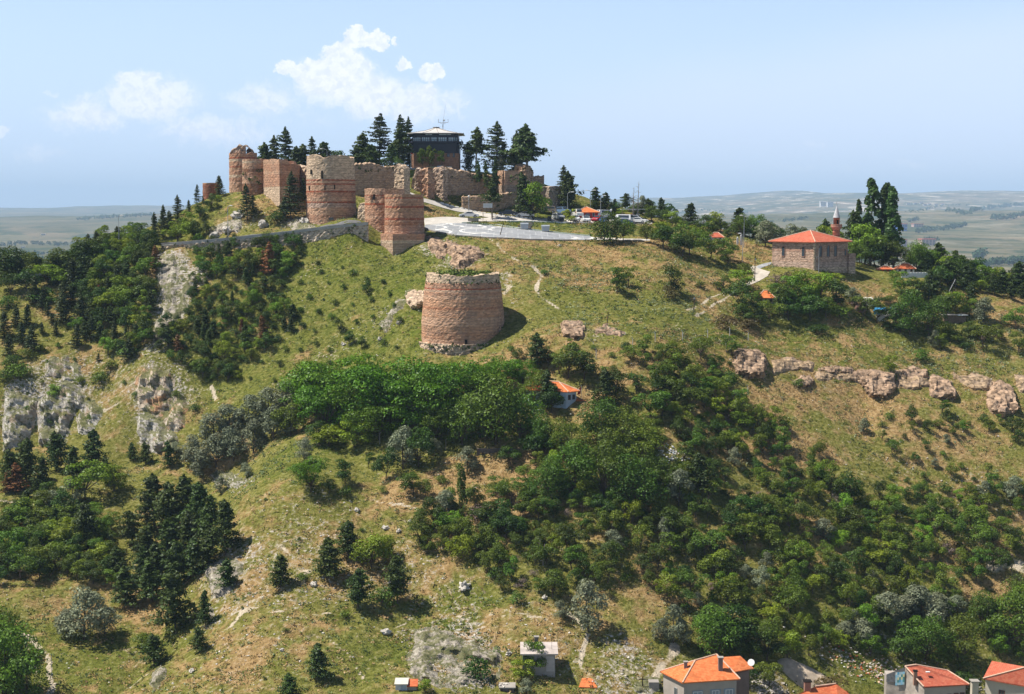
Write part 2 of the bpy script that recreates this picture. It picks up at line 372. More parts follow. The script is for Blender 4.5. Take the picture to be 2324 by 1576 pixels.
for u, v, r, k in [(600,470,8,1),(660,490,5,.8),(540,500,5,.7),(1250,555,14,.7),(1450,560,12,.7),(1180,600,6,.6),(1420,640,9,.6),(1560,630,12,.55),(1700,580,8,.9),(1720,560,5,.9),(1180,820,9,.9),(1220,770,6,.8),
   (1340,640,8,.5),(1600,520,5,.8),(1850,840,14,.8),(1700,900,8,.9),(1780,830,8,.8),(2000,800,7,.5),(2180,820,8,.6),(2080,870,8,.7),(2250,890,9,.7),(1880,690,8,.5),(1940,640,7,.6),(2280,700,9,.7),(1560,790,7,.8),
   (1420,820,6,.8),(1620,790,5,.7),(1080,1070,7,.9),(1180,1080,5,.8),(960,1130,6,.9),(1130,1150,6,.9),(1000,1100,6,.9),(880,1110,5,.6),(1250,1050,6,.8),(1310,920,4,.7),(1560,900,6,.6),(1380,1180,5,.6),(1500,1180,4,.6),
   (800,1180,6,.6),(860,1230,5,.5),(700,1220,6,.5),(960,1250,5,.5),(1700,1020,5,.6),(1800,1000,6,.7),(1600,1000,4,.7),(2260,1330,5,.6),(2180,1300,6,.7),(2100,1400,4,.6),(1960,1400,4,.5),
   (400,1500,8,.5),(560,1540,8,.6),(640,1500,8,.5),(780,1520,6,.4),(350,1420,5,.4),(1200,1430,6,.5),(1280,1500,6,.4),(150,700,5,.6),(180,800,6,.5),(460,930,4,.6),(690,830,5,.4),(150,1400,5,.4),(30,1180,5,.5),
   (480,1060,3,.6),(730,470,3,.6),(1040,460,6,.8),(1000,485,4,.8),(1400,510,10,.7),(1100,600,6,.6)]:
    patch(2, u, v, r, k, 1.5)
for u, v, r, k in [(640,1230,13,.55),(760,1200,10,.5),(900,1330,10,.5),(1050,1480,12,.6),(1350,1500,9,.5),(420,1530,12,.6),(600,1500,12,.55),(700,1560,9,.4),(250,1400,9,.45),(60,1330,8,.5),(150,1400,8,.4),(2150,1060,10,.5),(2250,1120,9,.5),(1500,1380,6,.6),(980,1230,6,.4)]:
    patch(2, u, v, r, k*.8, 1.7)
for u, v, r, k in [(620,1260,9,.5),(660,1330,7,.5),(880,1300,7,.45),(1010,1360,6,.4),(1200,1400,6,.35),(480,1560,8,.35),(700,1150,7,.35),(560,1450,7,.35),(2200,1150,9,.35),(2050,1080,8,.25),(150,870,9,.5),(230,900,9,.45),(330,880,9,.5)]:
    patch(1, u, v, r, k*.8, 1.6)
for u, v, r, k in [(1250,512,8,.9),(1200,508,6,.9),(1300,475,8,.7),(1230,478,8,.8),(1000,446,8,.7),(1080,448,8,.8),(800,560,9,.8),(740,580,9,.8),(880,620,10,.8),(800,650,14,.7),(700,700,10,.6),(900,740,12,.8),(640,760,12,.6),
   (950,650,6,1),(930,760,6,1),(620,850,12,.5),(760,1010,9,.8),(700,1030,6,.8),(640,1060,6,.7),(2150,760,6,1),(1500,580,8,.4),(1300,590,7,.3),(1400,690,12,.4),(1550,740,12,.5),(1900,760,16,.5),(2100,800,10,.5),
   (60,1450,8,.5),(150,1500,10,.6),(250,1500,9,.5),(820,1500,7,.4),(1020,1395,5,.6),(900,1490,5,.7),(1950,1500,8,.8),(2060,1540,5,.6),(470,500,8,.6),(1050,540,4,.4),(1650,1500,4,.8)]:
    patch(3, u, v, r, k, 1.6)

# ------------------------------------------------------------------ ground material
gm = new_mat('hill_ground'); N = NT(gm.node_tree)
pos = N('ShaderNodeNewGeometry').outputs['Position']
nb = N.noise(pos, 0.06, 5, 0.6); nm = N.noise(pos, 0.35, 6, 0.62); nf = N.noise(pos, 1.6, 6, 0.65); nx = N.noise(pos, 5.0, 4, 0.6)
at = N('ShaderNodeAttribute', attribute_name='cover', attribute_type='GEOMETRY')
sc = N('ShaderNodeSeparateColor', {0: at.outputs['Color']})
aR, aG, aB, aA = sc.outputs[0], sc.outputs[1], sc.outputs[2], at.outputs['Alpha']
green = N.ramp(nf, [(0.3, (0.060,0.070,0.011)), (0.44, (0.140,0.142,0.027)), (0.57, (0.225,0.210,0.056)), (0.72, (0.31,0.305,0.135))])
dry = N.ramp(nf, [(0.3, (0.17,0.105,0.040)), (0.5, (0.36,0.235,0.100)), (0.7, (0.48,0.345,0.180))])
pale = N.ramp(nf, [(0.3, (0.26,0.200,0.135)), (0.5, (0.46,0.37,0.26)), (0.7, (0.62,0.54,0.42))])
rock = N.ramp(N.noise(pos, 2.4, 5, 0.7), [(0.3, (0.17,0.145,0.12)), (0.5, (0.45,0.40,0.34)), (0.62, (0.66,0.61,0.54))])
lush = N.ramp(nf, [(0.3, (0.040,0.058,0.009)), (0.5, (0.108,0.135,0.018)), (0.7, (0.185,0.205,0.045))])
tone = N.math('ADD', N.math('MULTIPLY', nb, 0.45), N.math('MULTIPLY', nm, 0.55))
f = N.math('ADD', tone, N.math('MULTIPLY', aB, 0.125)); f = N.math('SUBTRACT', f, N.math('MULTIPLY', aA, 0.09))
c = N.mix(N.sm(f, 0.495, 0.645), green, dry)
c = N.mix(N.math('MULTIPLY', aA, N.sm(nm, 0.62, 0.42)), c, lush)
# bare soil and stones between the grass
st = N('ShaderNodeTexVoronoi', {'Vector': pos, 'Scale': 0.9}).outputs['Distance']
spots = N.math('MULTIPLY', N.sm(N.math('ADD', N.noise(pos, 1.1, 5, 0.7), N.math('MULTIPLY', aG, 0.16)), 0.62, 0.69), 0.8)
c = N.mix(N.math('MULTIPLY', spots, 0.8), c, pale)
c = N.mix(N.sm(N.math('ADD', aG, N.math('MULTIPLY', N.math('SUBTRACT', nf, 0.5), 2.2)), 0.45, 0.8), c, rock)
# steep faces carry less grass
nz = N('ShaderNodeSeparateXYZ', {0: N('ShaderNodeNewGeometry').outputs['True Normal']}).outputs[2]
c = N.mix(N.math('MULTIPLY', N.sm(nz, 0.66, 0.45), 0.7), c, rock)
c = N.mix(N.sm(N.math('ADD', aR, N.math('MULTIPLY', N.math('SUBTRACT', nf, 0.5), 0.8)), 0.35, 0.65), c, (0.58,0.49,0.36))
v = N('ShaderNodeMapRange', {0: nx, 1: 0.3, 2: 0.7, 3: 0.72, 4: 1.22}).outputs[0]
c = N('ShaderNodeVectorMath', {0: c, 3: v}, operation='SCALE').outputs[0]
h = N.math('ADD', N.math('MULTIPLY', nf, 1.0), N.math('MULTIPLY', nx, 0.45))
finish(N, c, 0.95, h, 0.9, 0.5, spec=0.05)

ny, nx_ = XX.shape
idx = np.arange(ny*nx_).reshape(ny, nx_)
quads = np.stack([idx[:-1, :-1], idx[:-1, 1:], idx[1:, 1:], idx[1:, :-1]], -1).reshape(-1, 4)
def np_mesh(name, V, Q, mat, smooth=True):
    me = bpy.data.meshes.new(name); k = Q.shape[1]
    me.vertices.add(len(V)); me.vertices.foreach_set('co', np.asarray(V, np.float32).ravel())
    me.loops.add(Q.size); me.loops.foreach_set('vertex_index', Q.astype(np.int32).ravel())
    me.polygons.add(len(Q)); me.polygons.foreach_set('loop_start', np.arange(0, Q.size, k, dtype=np.int32))
    me.polygons.foreach_set('use_smooth', np.full(len(Q), smooth, bool))
    me.update(calc_edges=True)
    if mat: me.materials.append(mat)
    return me
me = np_mesh('hill', np.stack([XX.ravel(), YY.ravel(), ZG.ravel()], 1), quads, gm)
a = me.color_attributes.new('cover', 'FLOAT_COLOR', 'POINT'); a.data.foreach_set('color', M1.ravel())
hill = bpy.data.objects.new('hill', me); COL.objects.link(hill); hill['kind'] = 'structure'

# ------------------------------------------------------------------ draped sheets (roads and lots)
def drape(name, poly, mat, off, step=1.5, skirt=0.0):
    bm = bmesh.new(); vs = [bm.verts.new((x, y, 0)) for x, y in poly]
    f0 = bm.faces.new(vs); bmesh.ops.triangulate(bm, faces=[f0], ngon_method='EAR_CLIP')
    xs = [p[0] for p in poly]; ys = [p[1] for p in poly]
    for k in np.arange(math.floor(min(xs)), max(xs), step):
        bmesh.ops.bisect_plane(bm, geom=bm.verts[:]+bm.edges[:]+bm.faces[:], plane_co=(k, 0, 0), plane_no=(1, 0, 0))
    for k in np.arange(math.floor(min(ys)), max(ys), step):
        bmesh.ops.bisect_plane(bm, geom=bm.verts[:]+bm.edges[:]+bm.faces[:], plane_co=(0, k, 0), plane_no=(0, 1, 0))
    for v in bm.verts: v.co.z = gz(v.co.x, v.co.y) + off
    bmesh.ops.recalc_face_normals(bm, faces=bm.faces[:])
    if sum(f.normal.z for f in bm.faces) < 0: bmesh.ops.reverse_faces(bm, faces=bm.faces[:])
    me = bpy.data.meshes.new(name); bm.to_mesh(me); bm.free(); me.materials.append(mat)
    o = bpy.data.objects.new(name, me); COL.objects.link(o); o['kind'] = 'structure'; return o
def pave_mat(name, c0, c1, pattern=False):
    m = new_mat(name); N = NT(m.node_tree); pos = N('ShaderNodeNewGeometry').outputs['Position']
    c = N.ramp(N.noise(pos, 0.6, 6, 0.6), [(0.3, c0), (0.7, c1)])
    if pattern:
        br = N('ShaderNodeTexBrick', {'Vector': pos, 'Color1': (1,1,1,1), 'Color2': (.86,.86,.86,1), 'Mortar': (1.28,1.28,1.25,1), 'Scale': 1.0, 'Mortar Size': 0.10, 'Mortar Smooth': 0.1, 'Brick Width': 2.5, 'Row Height': 5.0})
        c = N.mix(1.0, c, br.outputs[0], 'MULTIPLY')
        # pale arcs laid into the paving
        wv = N('ShaderNodeTexVoronoi', {'Vector': pos, 'Scale': 0.16}, feature='F1').outputs['Distance']
        ring = N.math('SUBTRACT', 0.22, N.math('ABSOLUTE', N.math('SUBTRACT', N.math('FRACT', N.math('MULTIPLY', wv, 2.4)), 0.5)))
        c = N.mix(N.math('MULTIPLY', N.sm(ring, 0.10, 0.16), N.sm(N.noise(pos, 0.05, 2), 0.47, 0.54)), c, (0.68, 0.66, 0.61))
    f = N('ShaderNodeMapRange', {0: N.noise(pos, 3, 5), 1: 0.3, 2: 0.7, 3: 0.9, 4: 1.1}).outputs[0]
    c = N('ShaderNodeVectorMath', {0: c, 3: f}, operation='SCALE').outputs[0]
    finish(N, c, 0.85); return m
m_conc = pave_mat('pale_concrete', (0.46,0.42,0.36), (0.58,0.54,0.48))
m_pave = pave_mat('grey_paving', (0.24,0.25,0.26), (0.36,0.365,0.37), True)
m_asph = pave_mat('old_asphalt', (0.13,0.13,0.13), (0.19,0.185,0.18))
m_lane = pave_mat('lane_concrete', (0.36,0.32,0.26), (0.54,0.48,0.40))
m_dirt = pave_mat('dirt_track', (0.46,0.38,0.27), (0.62,0.54,0.42))
for k, m, off in [('parking_lot', m_pave, .10), ('road', m_conc, .09), ('castle_road', m_asph, .10), ('lane', m_lane, .08), ('terrace', m_pave, .09), ('footway', m_conc, .08)]:
    nm_ = {'castle_road': 'road', 'track': 'path', 'lane': 'road', 'terrace': 'pavement', 'footway': 'pavement'}.get(k, k)
    if k == 'track':   # two wheel ruts with a grassy strip between
        for dv in (0, 1):
            pts = [((1664,655),(1610,677),(1563,705),(1517,750)), ((1668,664),(1625,688),(1580,716),(1536,750))][dv]
            pl = plan(pts); L = []; Rr = []
            for i, p in enumerate(pl):
                a_ = Vector(pl[max(i-1, 0)]); b_ = Vector(pl[min(i+1, len(pl)-1)]); t = (b_-a_).normalized(); n_ = Vector((-t.y, t.x))*0.42
                L.append(tuple(Vector(p)+n_)); Rr.append(tuple(Vector(p)-n_))
            drape('path', L + Rr[::-1], m, .06, 1.0)
    else: drape(nm_, RP[k], m, off)

# ------------------------------------------------------------------ far country
fc = []
for u, col in {-400: [(610,2200),(575,3000),(552,3800),(500,5400),(486,6300),(484,8000),(468,13000)],
  0: [(605,2300),(590,2700),(558,3400),(540,4200),(500,5400),(488,6300),(485,8000),(472,13000)],
  180: [(600,2300),(585,2700),(556,3400),(538,4200),(505,5000),(492,6000),(486,8000),(471,13000)],
  350: [(600,2300),(560,3300),(530,4200),(495,5200),(488,6000),(484,8000),(470,13000)],
  900: [(600,2300),(560,3300),(520,4500),(490,6000),(465,12500)],
  1400: [(580,2300),(540,3300),(510,4200),(490,5200),(470,7500),(457,12000)],
  1600: [(590,2200),(540,3200),(505,4200),(490,5600),(468,7500),(452,12500)],
  1750: [(600,2100),(540,3100),(490,4300),(484,5200),(466,7500),(441,12500)],
  1850: [(610,2000),(550,3000),(495,4200),(486,5400),(462,7500),(441,12500)],
  1960: [(460,7500),(452,12500)],
  2050: [(640,1700),(590,2400),(545,3200),(510,4200),(478,6000),(462,8000),(449,12500)],
  2200: [(660,1600),(600,2200),(560,3000),(520,3900),(478,5600),(456,7800),(439,12500)],
  2324: [(680,1500),(610,2100),(570,2900),(530,3700),(480,5400),(458,7600),(443,12500)],
  2700: [(700,1500),(620,2100),(570,2900),(530,3700),(480,5400),(455,7600),(440,12500)]}.items():
    ins_ = [(v+9, Y*1.2) for v, Y in col if 5100 <= Y <= 6400][-1:]
    col = [q0 for q0 in col if not (ins_ and ins_[0][1]*.87 < q0[1] < ins_[0][1]*1.25)]
    for v, Y in col + ins_ + [(col[-1][0]+16, 17000)]:
        p = P(u, v, Y); fc.append((math.atan2(p.x, p.y)*2.2, math.log(Y), p.z))
for th in (-2.6, -1.3, 0, 1.3, 2.6): fc += [(th, math.log(900), -40), (th, math.log(300), -60), (th, math.log(22000), -250), (th, math.log(60), -70)]
fc = np.array(fc); wf = tps_fit(fc[:, :2], fc[:, 2], 0.002)
th = np.concatenate([np.linspace(-math.pi, -0.75, 60)[:-1], np.linspace(-0.75, 0.75, 620), np.linspace(0.75, math.pi, 60)[1:]])
rr = np.concatenate([[5], np.geomspace(60, 1200, 20)[:-1], np.geomspace(1200, 22000, 330)])
TT, RR = np.meshgrid(th, rr)
ex = RR*np.sin(TT); ey = RR*np.cos(TT)
q_ = np.stack([np.clip(TT, -1.2, 1.2).ravel()*2.2, np.log(RR*np.maximum(np.cos(TT), 0.35)).ravel()], 1)
ez = tps_eval(wf, fc[:, :2], q_).reshape(TT.shape)
amp = np.clip((RR-1500)/3000, 0, 1)
ez = ez + amp*(fbm(ex, ey, 1900, 3, 41)*26*np.clip(RR/6000, .3, 1.7) + fbm(ex, ey, 420, 4, 47)*11*np.clip(RR/6000, .3, 1.5))
ez = np.where(RR < 1000, -60, np.where(RR < 1500, np.maximum(ez, -70), ez))
n1, n2 = TT.shape; idf = np.arange(n1*n2).reshape(n1, n2)
qf = np.stack([idf[:-1, :-1], idf[1:, :-1], idf[1:, 1:], idf[:-1, 1:]], -1).reshape(-1, 4)
qf = qf[:, ::-1]
fm = new_mat('far_country'); N = NT(fm.node_tree); pos = N('ShaderNodeNewGeometry').outputs['Position']
f1 = N.noise(pos, 0.0016, 6, 0.6); f2 = N.noise(pos, 0.006, 6, 0.65); f3 = N.noise(pos, 0.03, 5, 0.6)
c = N.ramp(f1, [(0.32, (0.065,0.070,0.030)), (0.5, (0.13,0.112,0.060)), (0.66, (0.27,0.20,0.13))])
stv = N('ShaderNodeMapping', {'Vector': pos, 'Scale': (0.0045, 0.0016, 0.01), 'Rotation': (0, 0, 0.5)}).outputs[0]
vor = N('ShaderNodeTexVoronoi', {'Vector': stv, 'Scale': 1.0}).outputs['Color']
vb = N('ShaderNodeSeparateColor', {0: vor}).outputs[0]; c = N.mix(N.math('MULTIPLY', vb, 0.5), c, (0.15,0.145,0.075))
yfar = N.sm(N('ShaderNodeSeparateXYZ', {0: pos}).outputs[1], 5500, 7500)
xr = N.sm(N('ShaderNodeSeparateXYZ', {0: pos}).outputs[0], -300, 600)
c = N.mix(N.math('MULTIPLY', N.math('MULTIPLY', N.sm(f2, 0.56, 0.62), xr), N.math('ADD', N.math('MULTIPLY', yfar, .6), .15)), c, (0.70,0.60,0.48))
c = N.mix(N.math('MULTIPLY', N.sm(f3, 0.60, 0.68), 0.25), c, (0.45,0.36,0.26))
c = N.mix(N.math('MULTIPLY', N.sm(f2, 0.49, 0.41), 0.8), c, (0.035,0.060,0.025))
c = N.mix(N.math('MULTIPLY', N.sm(f3, 0.56, 0.62), 0.65), c, (0.035,0.058,0.022))
finish(N, c, 1.0, spec=0.0)
me = np_mesh('terrain', np.stack([ex.ravel(), ey.ravel(), ez.ravel()], 1), qf, fm)
far = bpy.data.objects.new('terrain', me); COL.objects.link(far); far['kind'] = 'structure'
def fz(x, y):
    r = math.hypot(x, y); t = math.atan2(x, y)
    i = int(np.clip(np.searchsorted(rr, r)-1, 0, len(rr)-2)); j = int(np.clip(np.searchsorted(th, t)-1, 0, len(th)-2))
    a_ = (r-rr[i])/(rr[i+1]-rr[i]); b_ = (t-th[j])/(th[j+1]-th[j])
    return float(ez[i, j]*(1-a_)*(1-b_) + ez[i+1, j]*a_*(1-b_) + ez[i, j+1]*(1-a_)*b_ + ez[i+1, j+1]*a_*b_)
def farhit(u, v, r0=1300):
    d = cast(u, v); y = r0
    while y < 21000:
        x = d.x/d.y*y
        if CZ + d.z/d.y*y < fz(x, y): return Vector((x, y, fz(x, y)))
        y *= 1.006
    return None
# ------------------------------------------------------------------ haze
hz = MB().box(-22500, 22500, -22500, 22600, -420, 480).build('haze', None); hz['kind'] = 'stuff'
hm = bpy.data.materials.new('haze'); hm.use_nodes = True; hm.node_tree.nodes.clear(); N = NT(hm.node_tree)
pv = N('ShaderNodeVolumePrincipled', {'Color': (0.53,0.73,0.98), 'Density': 0.95e-4, 'Anisotropy': 0.0})
o_ = N('ShaderNodeOutputMaterial'); hm.node_tree.links.new(pv.outputs[0], o_.inputs['Volume']); hz.data.materials.append(hm)

# ================================================================== masonry
def masonry(name, bands, H, stone=2.2, flat=2.2, bump=0.6, contrast=0.8, warp=0.25, stain=0.35, course=1.9, cdark=.28):
    """bands: [(height in m, colour)] upwards; object z = 0 at the foot"""
    m = new_mat(name); N = NT(m.node_tree); oc = N('ShaderNodeTexCoord').outputs['Object']
    sz = N('ShaderNodeSeparateXYZ', {0: oc}).outputs[2]
    nl = N.noise(oc, 0.5, 4); nf = N.noise(oc, 2.5, 5, 0.65)
    z = N.math('ADD', sz, N.math('MULTIPLY', N.math('SUBTRACT', nf, 0.5), warp))
    z = N.math('DIVIDE', z, H)
    st = []
    for i, (h, c) in enumerate(bands):
        st.append((min(max(h/H, 0), 1), c))
    c = N.ramp(z, st, 'CONSTANT')
    mp = N('ShaderNodeMapping', {'Vector': oc, 'Scale': (1, 1, flat)}).outputs[0]
    vo = N('ShaderNodeTexVoronoi', {'Vector': mp, 'Scale': stone})
    vc = N('ShaderNodeSeparateColor', {0: vo.outputs['Color']}).outputs[0]
    br = N('ShaderNodeMapRange', {0: vc, 1: 0, 2: 1, 3: 1-0.38*contrast, 4: 1+0.34*contrast}).outputs[0]
    c = N('ShaderNodeVectorMath', {0: c, 3: br}, operation='SCALE').outputs[0]
    c = N.mix(N.math('MULTIPLY', N.sm(nl, 0.45, 0.68), stain), c, (0.30, 0.22, 0.165))
    c = N.mix(N.math('MULTIPLY', N.sm(N.noise(oc, 1.1, 6, 0.7), 0.54, 0.66), 0.38), c, (0.58, 0.44, 0.31))
    c = N.mix(N.math('MULTIPLY', N.sm(N.noise(oc, 1.7, 6, 0.75, 0), 0.40, 0.30), 0.6), c, (0.13, 0.085, 0.06))
    cr = N.math('FRACT', N.math('MULTIPLY', N.math('ADD', sz, N.math('MULTIPLY', nf, .12)), course))
    c = N.mix(N.math('MULTIPLY', N.sm(N.math('ABSOLUTE', N.math('SUBTRACT', cr, .5)), .28, .46), cdark), c, (0.15, 0.09, 0.065))
    ed = N.sm(vo.outputs['Distance'], 0.65, 0.25)
    h = N.math('ADD', N.math('MULTIPLY', ed, 0.6), N.math('MULTIPLY', vc, 0.5)); h = N.math('ADD', h, nf)
    finish(N, c, 0.95, h, bump, 0.12, spec=0.05); return m
BR, RD, PL, PK, DK = (0.48,0.265,0.165), (0.37,0.115,0.062), (0.61,0.455,0.31), (0.55,0.335,0.215), (0.29,0.145,0.085)
GRASS = simple('dry_grass_top', (0.20,0.22,0.07), 0.95, 0.02, 0.4, 2.0)
DARK = simple('deep_shadow_gap', (0.02,0.017,0.015), 0.95, 0.02)
RUB = masonry('rubble_stone', [(0, (0.46,0.34,0.25)), (50, (0.46,0.34,0.25))], 60, 2.6, 1.3, 1.0, 1.35, 0.2, 0.4)
PALE = masonry('pale_rubble', [(0, (0.57,0.43,0.30)), (50, (0.57,0.43,0.30))], 60, 2.4, 1.6, 0.9, 1.1, 0.2, 0.35)
def dense(pts, step=0.45):
    out = []; n = len(pts)
    for i in range(n):
        a = Vector(pts[i]); b = Vector(pts[(i+1) % n]); k = max(1, int(round((b-a).length/step)))
        out += [a.lerp(b, j/k) for j in range(k)]
    return out
def circ(r, n=None, squash=1.0):
    n = n or max(16, int(2*math.pi*r/0.42)); return [Vector((r*math.cos(2*math.pi*i/n), r*math.sin(2*math.pi*i/n)*squash)) for i in range(n)]
def stone_body(name, plan_, z0, H, mat, parent, prof=((0,1),(1,1)), top=None, jit=0.06, thick=0.8, sink=0.7, seed=0, grass=True, dz=0.45):
    """closed masonry shell standing on local z0; H height; top(i, pt) gives extra height of column i"""
    P_ = plan_; n = len(P_); rows = max(4, int(H/dz)); rnd = random.Random(seed); V = []; Fc = []; mi = []
    C_ = sum(P_, Vector((0, 0)))/n
    tops = [H + (top(i, p) if top else 0) for i, p in enumerate(P_)]
    def sc(t):
        for (a, sa), (b, sb) in zip(prof[:-1], prof[1:]):
            if t <= b: return sa + (sb-sa)*((t-a)/(b-a))
        return prof[-1][1]
    for r in range(rows+1):
        for i, p in enumerate(P_):
            z = z0 + tops[i]*r/rows; t = max(0, min(1, tops[i]*r/rows/H)); q = C_ + (p-C_)*sc(t)
            d = (p-C_).normalized()*rnd.gauss(0, jit)
            V.append((q.x+d.x, q.y+d.y, z + (rnd.gauss(0, jit*0.8) if 0 < r < rows else 0)))
    for r in range(rows):
        for i in range(n):
            j = (i+1) % n; Fc.append((r*n+i, r*n+j, (r+1)*n+j, (r+1)*n+i)); mi.append(0)
    b = len(V); k = max(0.05, 1 - thick/max(0.1, (P_[0]-C_).length))
    for i, p in enumerate(P_):
        q = C_ + (p-C_)*sc(1)*k; V.append((q.x, q.y, z0 + tops[i] + rnd.gauss(0, jit)))
    for i, p in enumerate(P_):
        q = C_ + (p-C_)*sc(1)*k; V.append((q.x, q.y, z0 + min(tops) - sink))
    V.append((C_.x, C_.y, z0 + min(tops) - sink + 0.25)); e = len(V)-1; l = rows*n
    for i in range(n):
        j = (i+1) % n
        Fc += [(l+i, l+j, b+j, b+i), (b+i, b+j, b+n+j, b+n+i), (b+n+i, b+n+j, e)]; mi += [0, 0, 1 if grass else 0]
    return mesh_obj(name, V, Fc, None, parent, mats=[mat, GRASS], mi=mi, smooth=False)
def stone_wall(name, pts, thick, mat, parent, base, top, jit=0.07, seed=0, ds=0.45, dz=0.45, holes=None, rough_top=0.25):
    """pts world/local xy polyline (front line); thickness to the left of travel; base(s), top(s) absolute local z with s in 0..1"""
    rnd = random.Random(seed); pts = [Vector(p) for p in pts]
    L = [0]
    for a, b in zip(pts[:-1], pts[1:]): L.append(L[-1] + (b-a).length)
    T = L[-1]; n = max(3, int(T/ds)); st = []
    for i in range(n+1):
        s = T*i/n; k = 0
        while k < len(pts)-2 and s > L[k+1]: k += 1
        f = (s-L[k])/max(1e-6, L[k+1]-L[k]); p = pts[k].lerp(pts[k+1], f)
        a = pts[max(0, k-(1 if f < .1 else 0))]; b = pts[min(len(pts)-1, k+1+(1 if f > .9 else 0))]
        d = (b-a).normalized(); st.append((p, Vector((-d.y, d.x)), i/n))
    H = max(top(s) - base(s) for _, _, s in st); rows = max(3, int(H/dz)); V = []; Fc = []
    nt = 3
    ring = []                     # per station: front column up, over the top, back column down
    for i, (p, nn, s) in enumerate(st):
        b0, t0 = base(s), top(s) + rnd.uniform(-1, 1)*rough_top*0.5; col = []
        for r in range(rows+1):
            z = b0 + (t0-b0)*r/rows; j = rnd.gauss(0, jit)
            col.append((p.x - nn.x*j, p.y - nn.y*j, z + (rnd.gauss(0, jit*.6) if 0 < r < rows else 0)))
        for k in range(1, nt):
            f = k/nt; col.append((p.x + nn.x*thick*f, p.y + nn.y*thick*f, t0 + rnd.uniform(0.0, rough_top)))
        for r in range(rows, -1, -1):
            z = b0 + (t0-b0)*r/rows; j = rnd.gauss(0, jit)
            col.append((p.x + nn.x*(thick+j), p.y + nn.y*(thick+j), z))
        ring.append(len(V)); V += col; m = len(col)
    for i in range(n):
        for r in range(m-1):
            if holes and holes(i/n, r/rows, r, rows): continue
            a = ring[i]; b = ring[i+1]; Fc.append((a+r, b+r, b+r+1, a+r+1))
    Fc.append(tuple(ring[0]+r for r in range(m))); Fc.append(tuple(ring[n]+r for r in range(m))[::-1])
    return mesh_obj(name, V, Fc, mat, parent)
def topn(seed, amp, sc=2.0):
    return lambda i, p: amp*float(fbm(np.array(p.x), np.array(p.y), sc, 3, seed))
def rot(pts, a): c, s = math.cos(a), math.sin(a); return [Vector((p.x*c-p.y*s, p.x*s+p.y*c)) for p in pts]
def zat(u, v, Y): return P(u, v, Y).z
def slit(parent, x, y, z, w, h, mat=None, d=0.25, a=0.0, name='arrow_slit'):
    M = Matrix.Translation((x, y, z)) @ Matrix.Rotation(a, 4, 'Z')
    return MB().box(-w/2, w/2, -d/2, d/2, -h/2, h/2, M).build(name, mat or DARK, parent)
def leaf_tufts(name, mat, parent, pts, r=0.35, n=14, ls=0.22, seed=1):
    rnd = np.random.RandomState(seed); V = []; Q = []
    for p in pts:
        for k in range(n):
            c = np.array(p) + rnd.normal(0, r, 3)*np.array([1, 1, .8]); a = rnd.normal(0, 1, 3); a /= np.linalg.norm(a); b = np.cross(a, rnd.normal(0, 1, 3)); b /= np.linalg.norm(b) + 1e-6
            s = ls*rnd.uniform(.6, 1.3); i = len(V); V += [c-a*s-b*s*.6, c+a*s-b*s*.6, c+a*s+b*s*.6, c-a*s+b*s*.6]; Q.append((i, i+1, i+2, i+3))
    return mesh_obj(name, V, Q, mat, parent)
TUFT = simple('wall_plant', (0.06,0.09,0.022), 0.8, 0.1, 0.3, 3)

def wtop(lst):
    def f(s):
        for (a, za), (b, zb) in zip(lst[:-1], lst[1:]):
            if s <= b: return za + (zb-za)*(s-a)/max(1e-6, b-a)
        return lst[-1][1]
    return f
def tower(name, label, uc, vb, vt, Y, rpx, bands, prof=((0,1.04),(1,1)), ta=0.3, seed=1, group='round castle towers', jit=.028, sink=.7, squash=1.0, below=2.0, thick=0.9, stone=2.2, contrast=0.8, plan_=None, grass=True, warp=.25, tscale=2.0):
    o = P(uc, vb, Y); zt = zat(uc, vt, Y); r = rpx*Y/F
    H = zt - o.z + below; e = empty(name, (o.x, o.y, o.z - below), label, 'castle tower', group)
    bd = [(0, bands[0][1])] + [(zat(uc, v, Y) - o.z + below, c) for v, c in bands]
    m = masonry(name + '_masonry', bd, H + 2, stone, contrast=contrast, warp=warp)
    stone_body('masonry', plan_ or circ(r, None, squash), 0, H, m, e, prof, topn(seed, ta, tscale), jit, thick, sink, seed, grass)
    return e, o, H, below

# tower by the sky on the far left
tower('round_tower', 'small dark red brick round tower stub, farthest down the left shoulder of the castle', 480, 450, 416, 328, 19, [(450, (0.30,0.12,0.075)),(419, BR)], ta=.15, seed=3)
e, o, H, bl = tower('round_tower', 'tall banded brick tower crowned by a broken vault with a hole in it', 553, 428, 350, 327, 31,
   [(428,PK),(412,BR),(404,PL),(398,BR),(388,PK),(382,RD),(379,BR),(368,PL),(362,RD),(358,BR)], seed=5, ta=.5, grass=False)
def vt(s): return H - 0.4 + 2.2*math.sin(math.pi*min(1, max(0, s)))**0.6
vault = stone_wall('broken_vault', [(-3.0,-1.2),(-1.5,-2.0),(0.3,-2.2),(2.2,-1.9),(3.1,-0.9)], 2.3, RUB, e, lambda s: H-1.2, vt, .14, 7, .4, .4,
   holes=lambda s, t, r, rows: .60 < s < .76 and .36*rows < min(r, 2*rows+2-r) < .86*rows, rough_top=.5)
e, o, H, bl = tower('round_tower', 'brick round tower with a grassy top standing in front of the vaulted tower', 580, 434, 362, 320, 28.5,
   [(434,DK),(424,DK),(418,PK),(400,BR),(392,DK),(384,PK),(372,PL),(367,PK)], seed=8, ta=.12, thick=.6, sink=.15)
leaf_tufts('ivy', TUFT, e, [(-.6,-2.9,4.3),(.4,-2.9,5.0),(1.1,-2.8,4.0),(1.6,-2.6,6.5),(-2.2,-2.0,6.0)], .3, 16)
